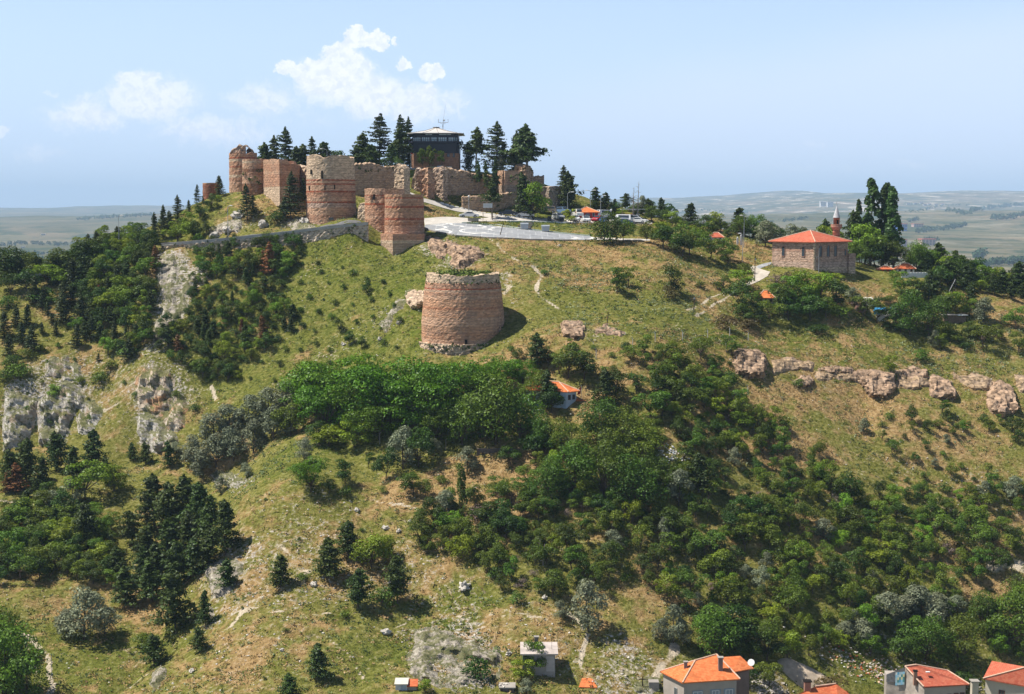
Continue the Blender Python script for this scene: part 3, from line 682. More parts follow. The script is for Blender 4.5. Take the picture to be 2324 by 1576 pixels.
# angular bastion: lit left face and rounded shaded side
c_, l_, r_ = P(635,447,308), P(599,441,316), P(679,440,318)
o = Vector((c_.x, c_.y)); pl = [Vector((l_.x, l_.y))-o, Vector((0, 0)), Vector((2.2, 2.2)), Vector((r_.x, r_.y))-o - Vector((0.3, 4.0)), Vector((r_.x, r_.y))-o, Vector((r_.x, r_.y+4))-o, Vector((l_.x+1, l_.y+5))-o]
zb = c_.z - 2
e = empty('angular_bastion', (c_.x, c_.y, zb), 'angular brick bastion with sharp corner and pale stone foot, left of the big tower', 'castle tower')
Hh = zat(635,361,308) - zb
mb_ = masonry('bastion_masonry', [(0,PL),(zat(0,448,308)-zb,PL),(zat(0,424,308)-zb,BR),(zat(0,395,308)-zb,PK),(zat(0,389,308)-zb,BR),(zat(0,372,308)-zb,PK)], Hh+2)
stone_body('masonry', dense(pl), 0, Hh, mb_, e, ((0,1.02),(1,1)), lambda i, p: -0.9*(1 if p.x > 1.6 else 0) + .25*float(fbm(np.array(p.x), np.array(p.y), 2, 3, 4)), .03, .7, .6, 3, False)
# the big tower
e, o, H, bl = tower('round_tower', 'largest banded round tower, pale rubble above and red brick below, mid castle', 752, 512, 357, 306, 54,
  [(512,PK),(500,BR),(488,PK),(472,(0.47,0.33,0.25)),(462,RD),(458,PK),(449,BR),(438,RD),(434,PK),(421,RD),(418,PK),(412,RD),(409,PL)],
  prof=((0,1.10),(.1,1.07),(.35,1.04),(1,.98)), seed=11, ta=.75, thick=1.2, contrast=.9, grass=False, warp=.18)
rr_ = 54*306/F
for u, v, w, h in [(740,397,.35,1.7),(714,390,.22,1.0),(709,427,.2,.9),(746,427,.2,1.0),(767,425,.2,1.0)]:
    dx = (u-752)/54.0; dx = max(-.95, min(.95, dx)); x = rr_*dx*1.02; y = -math.sqrt(max(0, 1-dx*dx))*rr_*1.035
    slit(e, x, y, zat(u, v, 301)-o.z+bl, w, h, a=math.asin(dx))
slit(e, .7, -rr_*1.07, zat(0, 497, 301)-o.z+bl, 1.0, .5, simple('grey_vent', (.12,.13,.14)), name='vent')
# front pair of towers above the slope
e, o, H, bl = tower('round_tower', 'slim red banded round tower half hidden behind the square-footed tower', 874, 545, 429, 300, 45,
  [(545,PL),(534,(0.47,0.33,0.25)),(522,PK),(515,BR),(497,PK),(491,BR),(473,BR),(466,RD),(462,PK),(455,BR),(446,RD),(443,PK)], prof=((0,1.02),(1,1)), seed=14, ta=.12, sink=.2, contrast=1.1)
slit(e, -1.9, -4.0, zat(0,448,299)-o.z+bl, .35, 1.1, a=-.45); slit(e, -2.6, -3.5, zat(0,448,299)-o.z+bl, .5, .9, masonry('patch_dark',[(0,DK),(9,DK)],10), a=-.6, name='brick_patch')
e, o, H, bl = tower('round_tower', 'red banded round tower on a square stone foot, nearest the car park', 918, 533, 442, 293, 43.5,
  [(533,BR),(528,PK),(524,BR),(512,(0.40,0.185,0.10)),(504,BR),(500,RD),(495,BR),(482,(0.47,0.27,0.16)),(473,RD),(468,BR),(456,PK),(452,RD),(449,(0.47,0.27,0.16))], seed=17, ta=.06, sink=.15, below=.6, contrast=.8)
c_ = P(891.5,588,286.5); l_ = P(865,560,291); r_ = P(964,560,291); zt = zat(891,531.5,287)
o = Vector((c_.x, c_.y)); pl = [Vector((l_.x-.1, l_.y))-o, Vector((0,0)), Vector((r_.x, r_.y-1.5))-o, Vector((r_.x, r_.y+5))-o, Vector((l_.x-.1, l_.y+6))-o]
e2 = stone_body('square_foot', dense(pl), 0, zt-c_.z+1.2, masonry('foot_masonry', [(0,(0.47,0.33,0.22)),(3.2,(0.47,0.33,0.22)),(4.4,PL),(4.9,BR)], 8, 2.2, 3, .4, .6), None, ((0,1),(1,1)), None, .03, .5, .02, 5, False)
e2.location = Vector((c_.x, c_.y, c_.z-1.2)) - Vector(e.location); e2.parent = e

def wall_thing(name, label, pts, tops, thick, mat, group=None, cat='ruined wall', base_dv=1.5, jit=.08, seed=1, rt=.3, ivy=None, baseY=None):
    """pts: [(u,v_base,Y)], tops: [(s,v_top)] measured at matching Y"""
    W_ = [P(*p) for p in pts]; o = W_[0]; loc = [Vector((w.x-o.x, w.y-o.y)) for w in W_]
    L = [0]
    for a, b in zip(loc[:-1], loc[1:]): L.append(L[-1]+(b-a).length)
    S_ = [l/L[-1] for l in L]
    def interp(vals, s):
        for k in range(len(S_)-1):
            if s <= S_[k+1] + 1e-9: return vals[k] + (vals[k+1]-vals[k])*(s-S_[k])/max(1e-6, S_[k+1]-S_[k])
        return vals[-1]
    zb_ = [w.z - o.z for w in W_]; Ys = [p[2] for p in pts]; us = [p[0] for p in pts]
    e = empty(name, tuple(o), label, cat, group)
    tp = [(s, zat(interp(us, s), v, interp(Ys, s)) - o.z) for s, v in tops]
    stone_wall('masonry', loc, thick, mat, e, lambda s: interp(zb_, s) - base_dv, wtop(tp), jit, seed, rough_top=rt)
    if ivy:
        for_p = []
        rnd = random.Random(seed)
        for k in range(ivy):
            s = rnd.random(); i = min(len(loc)-2, int(s*(len(loc)-1))); f = s*(len(loc)-1)-i; q = loc[i].lerp(loc[i+1], f)
            zt_ = wtop(tp)(S_[i]+(S_[i+1]-S_[i])*f); for_p.append((q.x, q.y-.15, zt_ - abs(rnd.gauss(0, 1.1))))
        leaf_tufts('ivy', TUFT, e, for_p, .22, 10, .16, seed)
    return e
CW = 'castle curtain walls and ruins'
WALLM = masonry('curtain_wall_masonry', [(0,(0.50,0.35,0.235)),(40,(0.50,0.35,0.235))], 50, 2.2, 2.4, .8, .8, .2, .35)
wall_thing('curtain_wall', 'short pale curtain wall between the angular bastion and the big tower', [(676,442,321),(702,446,317)], [(0,376),(.4,379),(1,381)], 1.5, PALE, CW)
wall_thing('curtain_wall', 'long wavy-topped curtain wall running right from the big tower', [(800,478,318),(850,462,321),(897,432,325)],
   [(0,380),(.12,373),(.4,371),(.6,375),(.75,379),(1,378)], 1.6, WALLM, CW, ivy=8, seed=2)
wall_thing('wall_end_pillar', 'pale upright wall end beside the hedge gap at the right end of the long curtain wall', [(895,432,320),(917,440,318)], [(0,379),(.3,376),(1,381)], 2.0, PALE, CW, seed=3, rt=.5)
wall_thing('ruin_pillar', 'crumbled pillar leaning left at the gate gap, left of the brick-faced pillar', [(934,441,331),(945,444,330),(958,441,330)], [(0,430),(.15,405),(.4,386),(.75,383),(1,388)], 2.2, RUB, CW, seed=4, jit=.16, rt=.5)
wall_thing('ruin_pillar', 'brick-faced crumbled pillar at the gate gap, between two pale ruins', [(958,447,328),(972,452,326.5),(986,440,329)], [(0,385),(.3,383),(.7,388),(1,395)], 2.2, masonry('pillar_masonry', [(0,BR),(3,PK),(9,PL)], 12, 2.5, 2, .9, 1.2), CW, seed=5, jit=.14, rt=.4)
wall_thing('curtain_wall', 'long ruined wall below the restaurant tower, high at its left end and sinking to the right', [(984,440,335),(1008,444,333),(1060,442,336),(1130,440,340)],
   [(0,384),(.05,381),(.2,382),(.35,386),(.5,391),(.7,396),(1,402)], 1.8, WALLM, CW, seed=6, jit=.12, rt=.45, ivy=14)
# buttress on its left end catching the sun
wall_thing('ruin_pillar', 'sunlit jagged buttress at the left end of the long ruined wall', [(984,440,332),(1006,447,330)], [(0,388),(.4,383),(1,384)], 1.6, RUB, CW, seed=7, jit=.12, rt=.5)
c_, l_, r_ = P(1146,440,335), P(1129,436,340), P(1182,436,341)
o = Vector((c_.x, c_.y)); pl = [Vector((l_.x, l_.y))-o, Vector((0,0)), Vector((r_.x, r_.y))-o, Vector((r_.x, r_.y+4))-o, Vector((l_.x+1, l_.y+5))-o]
e = empty('square_tower', (c_.x, c_.y, c_.z-1), 'small square brick tower with a bright left face, right of the pines', 'castle tower')
stone_body('masonry', dense(pl), 0, zat(0,387.5,335)-c_.z+1, masonry('square_tower_masonry', [(0,(0.44,0.32,0.23)),(3,PK),(6.5,PL)], 9), e, ((0,1.05),(.3,1),(1,1)), topn(3,.2), .03, .7, .5, 8, False)
leaf_tufts('ivy', TUFT, e, [(1.6,.1,5),(2.2,.3,4.5),(2.6,.3,5.2),(1.5,.1,4)], .25, 14, .18, 3)
wall_thing('broken_tower', 'grey broken round tower top beneath the leaning pines', [(1167,425,350),(1180,428,346),(1196,428,345),(1211,424,349)], [(0,378),(.2,374),(.5,381),(.8,380),(1,390)], 3.0, WALLM, CW, seed=9, jit=.12, rt=.4, ivy=5)
wall_thing('curtain_wall', 'low dark wall end at the right tip of the castle top', [(1205,422,350),(1235,422,351)], [(0,401),(1,400)], 1.5, WALLM, CW, seed=10)
wall_thing('retaining_ruin', 'long low ruined wall behind the information board', [(1049,475,329),(1110,477,330),(1165,472,335),(1213,462,339)], [(0,447),(.35,446),(.55,441),(.75,435),(.85,437),(1,440)], 1.5, WALLM, CW, seed=11, jit=.1, rt=.35, ivy=10)
wall_thing('bastion_stub', 'two-faced ruined bastion at the right end of the castle, left face in sun', [(1222,460,345),(1247,463,337),(1275,466,340)], [(0,434),(.15,428),(.45,426),(1,425)], 3.5, masonry('bastion_stub_masonry', [(0,(0.44,0.35,0.27)),(20,(0.44,0.35,0.27))], 22, 2, 1.8, 1, 1), CW, seed=12, jit=.1, rt=.3, ivy=4)
wall_thing('fallen_masonry', 'low dark wall scrap between the tower pair and the big tower', [(812,502,300),(831,506,299)], [(0,470),(.4,462),(1,461)], 1.2, PALE, CW, seed=13)
# road retaining wall with parapet
def road_wall():
    pts = [(366,574,299.5),(400,575,298),(470,570,296.5),(560,562,294.5),(640,560,293),(740,553,291),(836,547,291)]
    e = wall_thing('retaining_wall', 'long rubble retaining wall carrying the castle road with a grey parapet', pts,
       [(0,556),(.1,553),(.35,543),(.6,530),(.8,518),(1,508)], 0.9, masonry('road_wall_masonry', [(0,(0.56,0.46,0.35)),(40,(0.56,0.46,0.35))], 50, 2.0, 1.8, 1, 1.3, .2, .2), None, 'retaining wall', 2.0, .07, 15, .05, 22)
    W_ = [P(u, v, Y) for u, v, Y in pts]; o = W_[0]; V = []; Fc = []
    tv = wtop([(0,556),(.1,553),(.35,543),(.6,530),(.8,518),(1,508)])
    L = [0]
    for a, b in zip(W_[:-1], W_[1:]): L.append(L[-1]+(Vector(b[:2])-Vector(a[:2])).length)
    n = 60
    for i in range(n+1):
        s = L[-1]*i/n; k = 0
        while k < len(W_)-2 and s > L[k+1]: k += 1
        f = (s-L[k])/(L[k+1]-L[k]); p = W_[k].lerp(W_[k+1], f); u = pts[k][0]+(pts[k+1][0]-pts[k][0])*f; z = zat(u, tv(i/n), p.y) - o.z
        for dy, dz in ((-.10,-.25),(-.10,.25),(-.15,.25),(-.15,.36),(.30,.36),(.30,.25),(.25,.25),(.25,-.25)): V.append((p.x-o.x, p.y-o.y+dy, z+dz))
    for i in range(n):
        for k in range(8): Fc.append((i*8+k, i*8+(k+1) % 8, (i+1)*8+(k+1) % 8, (i+1)*8+k))
    Fc += [tuple(range(8))[::-1], tuple(range(n*8, n*8+8))]
    par = mesh_obj('parapet', V, Fc, simple('grey_parapet', (0.46,0.43,0.39), .8, .2, .2, .8), e)
road_wall()

# the lone near tower
e, o, H, bl = tower('round_tower', 'huge lone tapering round tower of pink brick with a grassy rubble crown', 1051, 775, 622, 255, 90,
  [(775,PK),(765,(0.52,0.28,0.165)),(752,BR),(748,(0.52,0.295,0.18)),(735,PK),(716,(0.49,0.265,0.15)),(712,(0.55,0.31,0.19)),(703,(0.53,0.295,0.175)),(699,(0.48,0.23,0.13)),(693,(0.53,0.295,0.175)),(676,PK),(668,BR),(660,(0.53,0.35,0.235)),(655,RD),(652,BR),(640,PL)],
  prof=((0,1.0),(.06,1.045),(.35,1.05),(.75,.98),(.86,.955),(.90,.935),(1,.915)), seed=21, ta=.5, sink=.05, thick=1.6, contrast=.75, stone=1.9, jit=.022, warp=.22, below=1.0, tscale=1.5)
rr_ = 90*255/F
# rubble foot
fp = circ(rr_*1.12, 130); stone_body('rubble_foot', fp, -1.2, 2.35, PALE, e, ((0,1.03),(1,1)), topn(9,.25), .09, 1.0, .02, 22, False)
tz = [(rr_*.93*math.sin(a), -rr_*.93*math.cos(a), H*.93 + random.Random(int(a*90)).uniform(-.9,.9)) for a in np.linspace(-1.4, 1.4, 30)]
leaf_tufts('ivy', TUFT, e, tz, .16, 9, .16, 5)
rn = random.Random(4); gt = []
for k in range(150):
    a = rn.uniform(0, 6.28); r = rn.uniform(.2, .88)*rr_*.9; gt.append((r*math.cos(a), r*math.sin(a), H - .25 + rn.uniform(0,.25)))
leaf_tufts('grass_crown', simple('tower_grass', (0.13,0.17,0.04), .9, .05, .35, 2), e, gt, .35, 12, .25, 6)
_f = leaf_tufts('foot_plants', TUFT, e, [(rr_*1.14*math.sin(a), -rr_*1.14*math.cos(a), rn.uniform(.0, 1.2)) for a in np.linspace(-.8,.9,26)], .18, 9, .17, 8); _f['kind'] = 'stuff'
for k, (u, v) in enumerate([(1063,767)]): slit(e, .8, -rr_*1.06, 1.6, .45, .8)

# ------------------------------------------------------------------ rough ruins, cliffs and outcrops
RJ = random.Random(12)
def outcrop(name, poly, amp, mat, label=None, cat=None, kind=None, res=0.38, edge=1.6, rib=0.0, seed=1, group=None, push=(0,-1,.25), Ymax=None, base=0.0, ribs=2.6):
    """rock draped over the hill inside an outline, pushed out by ridged noise"""
    pl = [tuple(G(u, v)) for u, v in poly]; uv = [(a, b) for a, b in poly]
    us = [p[0] for p in uv]; vs = [p[1] for p in uv]; Yc = sum(p[1] for p in pl)/len(pl); st = res*F/Yc
    U = np.arange(min(us), max(us)+st, st); Vv = np.arange(min(vs), max(vs)+st, st)
    UU, VV = np.meshgrid(U, Vv); d = seg_dist(UU, VV, uv + [uv[0]])*Yc/F; ins = inpoly(UU, VV, uv); d = np.where(ins, d, -d)
    d = d + 0.8*fbm(UU, VV, 30, 3, seed)
    vid = {}; V = []; Fc = []
    n1_, n2_ = UU.shape; push = Vector(push).normalized(); arr = []
    pk = {}
    for i in range(n1_):
        for j in range(n2_):
            if d[i, j] > -res*1.6:
                g = raycast(UU[i, j], VV[i, j])
                if g is None or (Ymax and g.y > Ymax): continue
                k = min(1, max(0, d[i, j]/edge)); k = k*k*(3-2*k)
                x_, s_ = UU[i, j]*Yc/F, VV[i, j]*Yc/F
                rn_ = 1 - abs(float(fbm(np.array(x_), np.array(s_), 3.2, 3, seed+3)))*2.2
                rb = 1 - abs(float(vn(np.array(x_ + 0.25*s_), np.array(s_*0.18), ribs, seed+7)))*2
                h = amp*k*((1-rib)*rn_ + rib*rb*1.1) + base*k + 0.20*float(fbm(np.array(x_), np.array(s_), .7, 2, seed+5)) + (.45*amp*k*float(fbm(np.array(x_), np.array(s_*.5), 1.3, 3, seed+9)) if rib else 0) - 0.25*(1-k)
                if mat is RUINR or mat is PALE: h += RJ.gauss(0, .13) - .45*k*max(0, float(fbm(np.array(x_), np.array(s_), 1.5, 2, seed+11)))
                p = g + push*h + Vector((RJ.gauss(0,.04), 0, RJ.gauss(0,.04))); vid[i, j] = len(V); V.append(tuple(p)); pk[i, j] = g.y
    for i in range(n1_-1):
        for j in range(n2_-1):
            q4 = [(i, j), (i+1, j), (i+1, j+1), (i, j+1)]
            if all(q in vid for q in q4):
                ys = [pk[q] for q in q4]
                if max(ys)-min(ys) < 9: Fc.append([vid[q] for q in q4])
    if not Fc: return None
    o = Vector(V[0]); c0 = sum((Vector(v) for v in V), Vector())/len(V)
    ob = mesh_obj(name, [Vector(v)-c0 for v in V], Fc, mat, None, loc=c0)
    tag(ob, label, cat, group, kind); return ob
def rockmat(name, a, b, c, warm=None, gk=1.0):
    m = new_mat(name); N = NT(m.node_tree); pos = N('ShaderNodeNewGeometry').outputs['Position']
    n1 = N.noise(pos, 0.9, 7, 0.7); n2 = N.noise(pos, 0.25, 4)
    mp = N('ShaderNodeMapping', {'Vector': pos, 'Scale': (2.2, 2.2, 0.5)}).outputs[0]; n3 = N.noise(mp, 1.0, 6, 0.7)
    t = N.math('ADD', N.math('MULTIPLY', n1, .6), N.math('MULTIPLY', n3, .4))
    col = N.ramp(t, [(0.36, a), (0.5, b), (0.62, c)])
    if warm: col = N.mix(N.math('MULTIPLY', N.sm(n2, 0.52, 0.62), .75), col, warm)
    nz = N('ShaderNodeSeparateXYZ', {0: N('ShaderNodeNewGeometry').outputs['Normal']}).outputs[2]
    g = N.ramp(n1, [(0.35, (0.07,0.09,0.02)), (0.6, (0.20,0.19,0.08))])
    col = N.mix(N.math('MULTIPLY', N.sm(N.noise(pos, .55, 6, .7), .50 if gk == 1 else .455, .58 if gk == 1 else .54), .85), col, g)
    col = N.mix(N.math('MULTIPLY', N.sm(N.math('ADD', nz, N.math('MULTIPLY', n1, .9)), 1.12, 1.26), .85*gk), col, g)
    finish(N, col, .95, N.math('ADD', n1, n3), 1.0, .5, spec=.05); return m
WHITE = rockmat('white_cliff', (0.24,0.21,0.17), (0.50,0.455,0.39), (0.76,0.72,0.64), (0.42,0.30,0.20))
WARM = rockmat('warm_cliff', (0.26,0.19,0.13), (0.54,0.44,0.33), (0.74,0.66,0.54), (0.50,0.24,0.10))
LIME = rockmat('limestone', (0.16,0.145,0.125), (0.46,0.40,0.33), (0.72,0.66,0.56), None, .25)
RUINR = masonry('fallen_wall_stone', [(0,(0.30,0.205,0.135)),(50,(0.30,0.205,0.135))], 60, 1.5, 1.4, .9, 1.9, .2, .5, 1.9, 0)
outcrop('cliff', [(0,885),(40,880),(90,900),(130,935),(150,1000),(120,1030),(60,1010),(0,1040)], 2.2, WHITE, kind='structure', rib=.55, seed=2, edge=2.2)
outcrop('cliff', [(75,915),(115,875),(150,860),(200,880),(240,930),(215,985),(160,1000),(130,1030),(80,1010)], 2.4, WHITE, kind='structure', rib=.6, seed=6, edge=2.0, base=.4)
outcrop('cliff', [(85,830),(120,800),(165,800),(205,840),(190,880),(120,870),(95,860)], 1.6, WHITE, kind='structure', rib=.3, seed=9)
outcrop('cliff', [(296,850),(330,822),(380,832),(410,870),(435,930),(420,975),(380,990),(345,975),(320,940),(300,900)], 1.7, WARM, kind='structure', rib=.45, seed=12, edge=2.2, base=.5)
outcrop('cliff', [(300,925),(350,935),(385,960),(405,1000),(385,1030),(330,1030),(305,985)], 1.8, WHITE, kind='structure', rib=.35, seed=15, edge=1.5, base=.6)
outcrop('scree', [(345,600),(390,585),(430,610),(440,660),(425,710),(395,740),(365,790),(335,800),(345,740),(365,690),(350,640)], .8, LIME, kind='structure', seed=19, edge=1.6, res=.4)
outcrop('cliff', [(470,1075),(500,1068),(545,1075),(575,1090),(570,1115),(520,1120),(480,1105)], 1.6, WHITE, kind='structure', seed=22, rib=.4)
outcrop('outcrop', [(455,1300),(490,1265),(530,1260),(560,1275),(562,1330),(530,1345),(500,1380),(480,1440),(462,1400),(470,1350)], 1.3, LIME, kind='structure', seed=25)
outcrop('outcrop', [(920,1420),(960,1405),(1010,1425),(1060,1445),(1130,1460),(1145,1500),(1140,1550),(1090,1560),(1040,1576),(980,1565),(925,1540),(915,1500),(935,1460)], 1.9, LIME, kind='structure', seed=29, res=.35)
outcrop('outcrop', [(342,1515),(365,1508),(378,1530),(372,1568),(350,1572),(338,1545)], 1.6, LIME, kind='structure', seed=33, edge=.9)
outcrop('outcrop', [(468,520),(500,505),(540,485),(560,500),(545,530),(500,538),(470,536)], 1.0, LIME, kind='structure', seed=36, edge=1.0)
outcrop('outcrop', [(630,500),(680,488),(720,505),(725,522),(680,530),(640,530)], .9, LIME, kind='structure', seed=38, edge=1.0)
outcrop('outcrop', [(345,598),(365,575),(400,578),(408,610),(375,625),(348,620)], 1.2, LIME, kind='structure', seed=40, edge=1.0)
outcrop('outcrop', [(1440,1540),(1490,1520),(1510,1545),(1480,1580),(1430,1580)], 1.0, WHITE, kind='structure', seed=43, edge=1.0)
outcrop('rubble_slope', [(858,735),(885,700),(920,660),(945,640),(925,690),(890,740),(870,760)], .6, LIME, kind='structure', seed=46, edge=.8)
outcrop('earth_bank', [(1140,470),(1180,478),(1250,484),(1275,476),(1268,488),(1215,494),(1150,486)], .9, LIME, kind='structure', seed=48, edge=1.0)
RG = 'ruined wall stubs along the lower rampart'
outcrop('collapsed_wall', [(964,532),(1000,535),(1045,548),(1085,560),(1100,580),(1078,600),(1050,612),(1010,605),(985,590),(968,570)], 1.5, RUINR, 'collapsed wall sloping down between the square-footed tower and the lone tower', 'ruined wall', seed=51, edge=1.4, base=.35, res=.38, group=CW)
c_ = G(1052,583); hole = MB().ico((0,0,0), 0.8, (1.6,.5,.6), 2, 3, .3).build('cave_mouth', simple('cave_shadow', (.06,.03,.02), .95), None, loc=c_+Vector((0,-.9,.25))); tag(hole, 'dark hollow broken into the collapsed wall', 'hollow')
outcrop('wall_stub', [(921,662),(948,657),(968,660),(966,690),(935,702),(920,690)], 1.0, PALE, 'small rubble wall stub joined to the left side of the lone tower', 'ruined wall', seed=54, edge=.7, base=1.3, group=RG)
outcrop('wall_stub', [(1268,735),(1285,727),(1318,730),(1330,745),(1326,768),(1300,777),(1278,765)], .7, RUINR, 'squat brick stub on the meadow edge, just right of the lone tower', 'ruined wall', seed=57, edge=.6, base=1.1, group=RG)
outcrop('wall_stub', [(1338,742),(1370,735),(1410,745),(1432,762),(1390,770),(1345,765)], .5, RUINR, 'low rubble scatter beside the squat brick stub', 'ruined wall', seed=60, edge=.7, base=.5, group=RG)
outcrop('wall_stub', [(1664,800),(1680,791),(1715,793),(1738,805),(1745,835),(1740,862),(1705,866),(1668,850),(1660,825)], 1.0, RUINR, 'big rounded rubble stub at the left end of the lower rampart', 'ruined wall', seed=63, edge=1.0, base=1.5, group=RG)
outcrop('wall_stub', [(1790,858),(1820,852),(1850,862),(1842,880),(1805,888),(1790,875)], .5, RUINR, 'low buried rubble stub under a small bush', 'ruined wall', seed=66, edge=.6, base=.7, group=RG)
outcrop('wall_stub', [(1848,832),(1900,832),(1935,838),(1932,852),(1880,850),(1850,846)], .4, RUINR, 'thin line of old masonry along the meadow edge', 'ruined wall', seed=67, edge=.5, base=.4, group=RG)
outcrop('wall_stub', [(1925,848),(1955,838),(1985,842),(2030,848),(2034,880),(2010,905),(1975,905),(1958,880)], .8, RUINR, 'dark-faced rubble stub with a round bush on its top', 'ruined wall', seed=69, edge=.8, base=1.5, group=RG)
outcrop('wall_stub', [(2035,835),(2075,828),(2108,838),(2108,858),(2070,868),(2040,860)], .6, RUINR, 'shallow rubble stub between the dark-faced stub and the pale domed one', 'ruined wall', seed=72, edge=.7, base=1.0, group=RG)
outcrop('wall_stub', [(2108,862),(2130,850),(2160,855),(2172,885),(2178,912),(2140,915),(2108,900)], .9, RUINR, 'pale domed rubble stub with a dark bush at its foot', 'ruined wall', seed=75, edge=.9, base=1.2, group=RG)
outcrop('wall_stub', [(2240,875),(2262,862),(2300,868),(2312,905),(2318,935),(2275,950),(2245,940),(2238,905)], 1.0, RUINR, 'tall two-tiered rubble stub at the right end of the rampart', 'ruined wall', seed=78, edge=.9, base=1.4, group=RG)

EARTHM = masonry('earthy_masonry', [(0,(0.33,0.235,0.145)),(50,(0.33,0.235,0.145))], 60, 1.5, 1.6, 1.0, 1.5, .2, .6, 1.9, 0)
for poly, lb, sd in [([(1738,806),(1800,812),(1850,822),(1845,848),(1800,850),(1750,862)], 'earthy crumbling rampart face right of the big rounded rubble stub', 81),([(1850,842),(1930,842),(1952,850),(1950,872),(1900,868),(1855,862)], 'earthy rampart face below the thin line of masonry', 82),
   ([(2030,842),(2108,850),(2112,880),(2070,890),(2032,884)], 'earthy rampart face between the dark-faced stub and the pale domed stub', 83),([(2165,845),(2240,850),(2262,866),(2240,890),(2180,882),(2160,862)], 'pale eroded rampart face left of the two-tiered stub', 84),([(2300,850),(2345,858),(2345,900),(2310,895)], 'earthy rampart face past the two-tiered stub', 85)]:
    outcrop('rampart_face', poly, .55, EARTHM, lb, 'ruined wall', seed=sd, edge=.9, base=.45, group=RG)
# single boulders
LIMEB = simple('boulder_limestone', (.50,.46,.40), .95, .05, .35, 1.6)
for i, (u, v, w, lb) in enumerate([(876,1440,20,'lone pale boulder on green grass below the pines'),(1053,1338,30,'large pale boulder beside a small bush, above the footpath'),
   (712,1330,16,'pale stone at the edge of a low bush'),(1155,1488,14,'round stone on the footpath side'),(1350,1040,16,'stone'),(640,1478,10,'small grey stone upright in dry grass'),(436,1525,14,'narrow upright grey rock in the foreground grass'),
   (540,495,26,'jagged white rock beside the paired cedars'),(598,515,22,'white rock at the foot of the paired cedars'),(690,508,24,'pointed pinkish rock below the small cedars'),(488,540,22,'big pale rock above the road wall'),
   (515,528,24,'rounded white rock above the road wall'),(875,1202,14,'small white stone left of three scattered ones'),(905,1208,12,'second white stone on the brown slope'),(930,1188,10,'third white stone on the brown slope'),
   (1010,1120,10,'white stone near the yellow patch'),(810,1160,12,'flat grey stone near the yellow flowers'),(905,735,12,'white block on the slope left of the lone tower'),(862,772,12,'white boulder in the grass left of the lone tower'),
   (780,785,10,'small white boulder farther left on the slope'),(1236,1360,12,'grey stone under the big oleaster'),(1955,686,10,'pale stone'),(1270,560,8,'white stone below the lot')]):
    if lb in ('stone', 'pale stone'): continue
    g = G(u, v); r = w*g.y/F/2
    b = MB().ico((0,0,0), r, (1.1,.8,.75), 3, i+1, .38).build('boulder', LIMEB, None, loc=g+Vector((0,0,r*.35)))
    tag(b, lb, 'boulder', 'boulders on the hillside'); b.rotation_euler = (0, 0, i*1.3)

# ================================================================== vegetation
def leafmat(name, col, hv=0.03, vv=0.3, clump=0.9, tr=0.22):
    m = new_mat(name); N = NT(m.node_tree); oc = N('ShaderNodeTexCoord').outputs['Object']
    oi = N('ShaderNodeObjectInfo').outputs['Random']
    h = N('ShaderNodeMapRange', {0: oi, 1: 0, 2: 1, 3: 0.5-hv, 4: 0.5+hv}).outputs[0]
    r2 = N.math('FRACT', N.math('MULTIPLY', oi, 37.7))
    geo = N('ShaderNodeNewGeometry').outputs['Random Per Island']
    v = N('ShaderNodeMapRange', {0: r2, 1: 0, 2: 1, 3: 1-vv, 4: 1+vv}).outputs[0]
    v = N.math('MULTIPLY', v, N('ShaderNodeMapRange', {0: geo, 1: 0, 2: 1, 3: 0.7, 4: 1.3}).outputs[0])
    v = N.math('MULTIPLY', v, N('ShaderNodeMapRange', {0: N.noise(oc, clump, 3), 1: 0.32, 2: 0.68, 3: 0.7, 4: 1.35}).outputs[0])
    c = N('ShaderNodeHueSaturation', {'Color': (*col, 1), 'Hue': h, 'Saturation': 1.0, 'Value': v}).outputs[0]
    d = N('ShaderNodeBsdfDiffuse', {0: c}); t = N('ShaderNodeBsdfTranslucent', {0: c})
    g = N('ShaderNodeBsdfGlossy', {0: (.5,.55,.5,1), 'Roughness': .5})
    mx = N('ShaderNodeMixShader', {0: tr, 1: d.outputs[0], 2: t.outputs[0]}); mx2 = N('ShaderNodeMixShader', {0: 0.035, 1: mx.outputs[0], 2: g.outputs[0]})
    N('ShaderNodeOutputMaterial', {0: mx2.outputs[0]}); return m
BARK = simple('bark', (0.10,0.075,0.055), .95, .05, .3, 3)
GREYBARK = simple('grey_bark', (0.24,0.21,0.18), .95, .05, .2, 3)
def leaves_mesh(name, C_, Nrm, size, mat, seed, aspect=.65, tri=False, droop=0):
    """C_ centres, Nrm preferred normals, size per leaf clump"""
    rs = np.random.RandomState(seed); n = len(C_); r = rs.normal(0, 1, (n, 3)); nn = Nrm*1.25 + r*0.62
    nn /= np.linalg.norm(nn, axis=1, keepdims=True) + 1e-9; t = np.cross(nn, rs.normal(0, 1, (n, 3))); t /= np.linalg.norm(t, axis=1, keepdims=True) + 1e-9
    b = np.cross(nn, t); s = (size*rs.uniform(.6, 1.35, n))[:, None]
    V = np.stack([C_ - t*s - b*s*aspect*.4, C_ - b*s*aspect + t*s*.1, C_ + t*s - b*s*aspect*.1, C_ + t*s*.1 + b*s*aspect], 1).reshape(-1, 3)
    return np_mesh(name, V, np.arange(4*n).reshape(n, 4), mat, False)
def shell(rs, n, c, r, sq=(1, 1, .8), inner=.55, up=.25):
    d = rs.normal(0, 1, (n, 3)); d /= np.linalg.norm(d, axis=1, keepdims=True); d[:, 2] = np.where(d[:, 2] < -.4, -d[:, 2], d[:, 2])
    k = rs.uniform(inner, 1, n)[:, None]**.7; p = np.array(c) + d*k*r*np.array(sq); nrm = d.copy(); nrm[:, 2] += up; return p, nrm
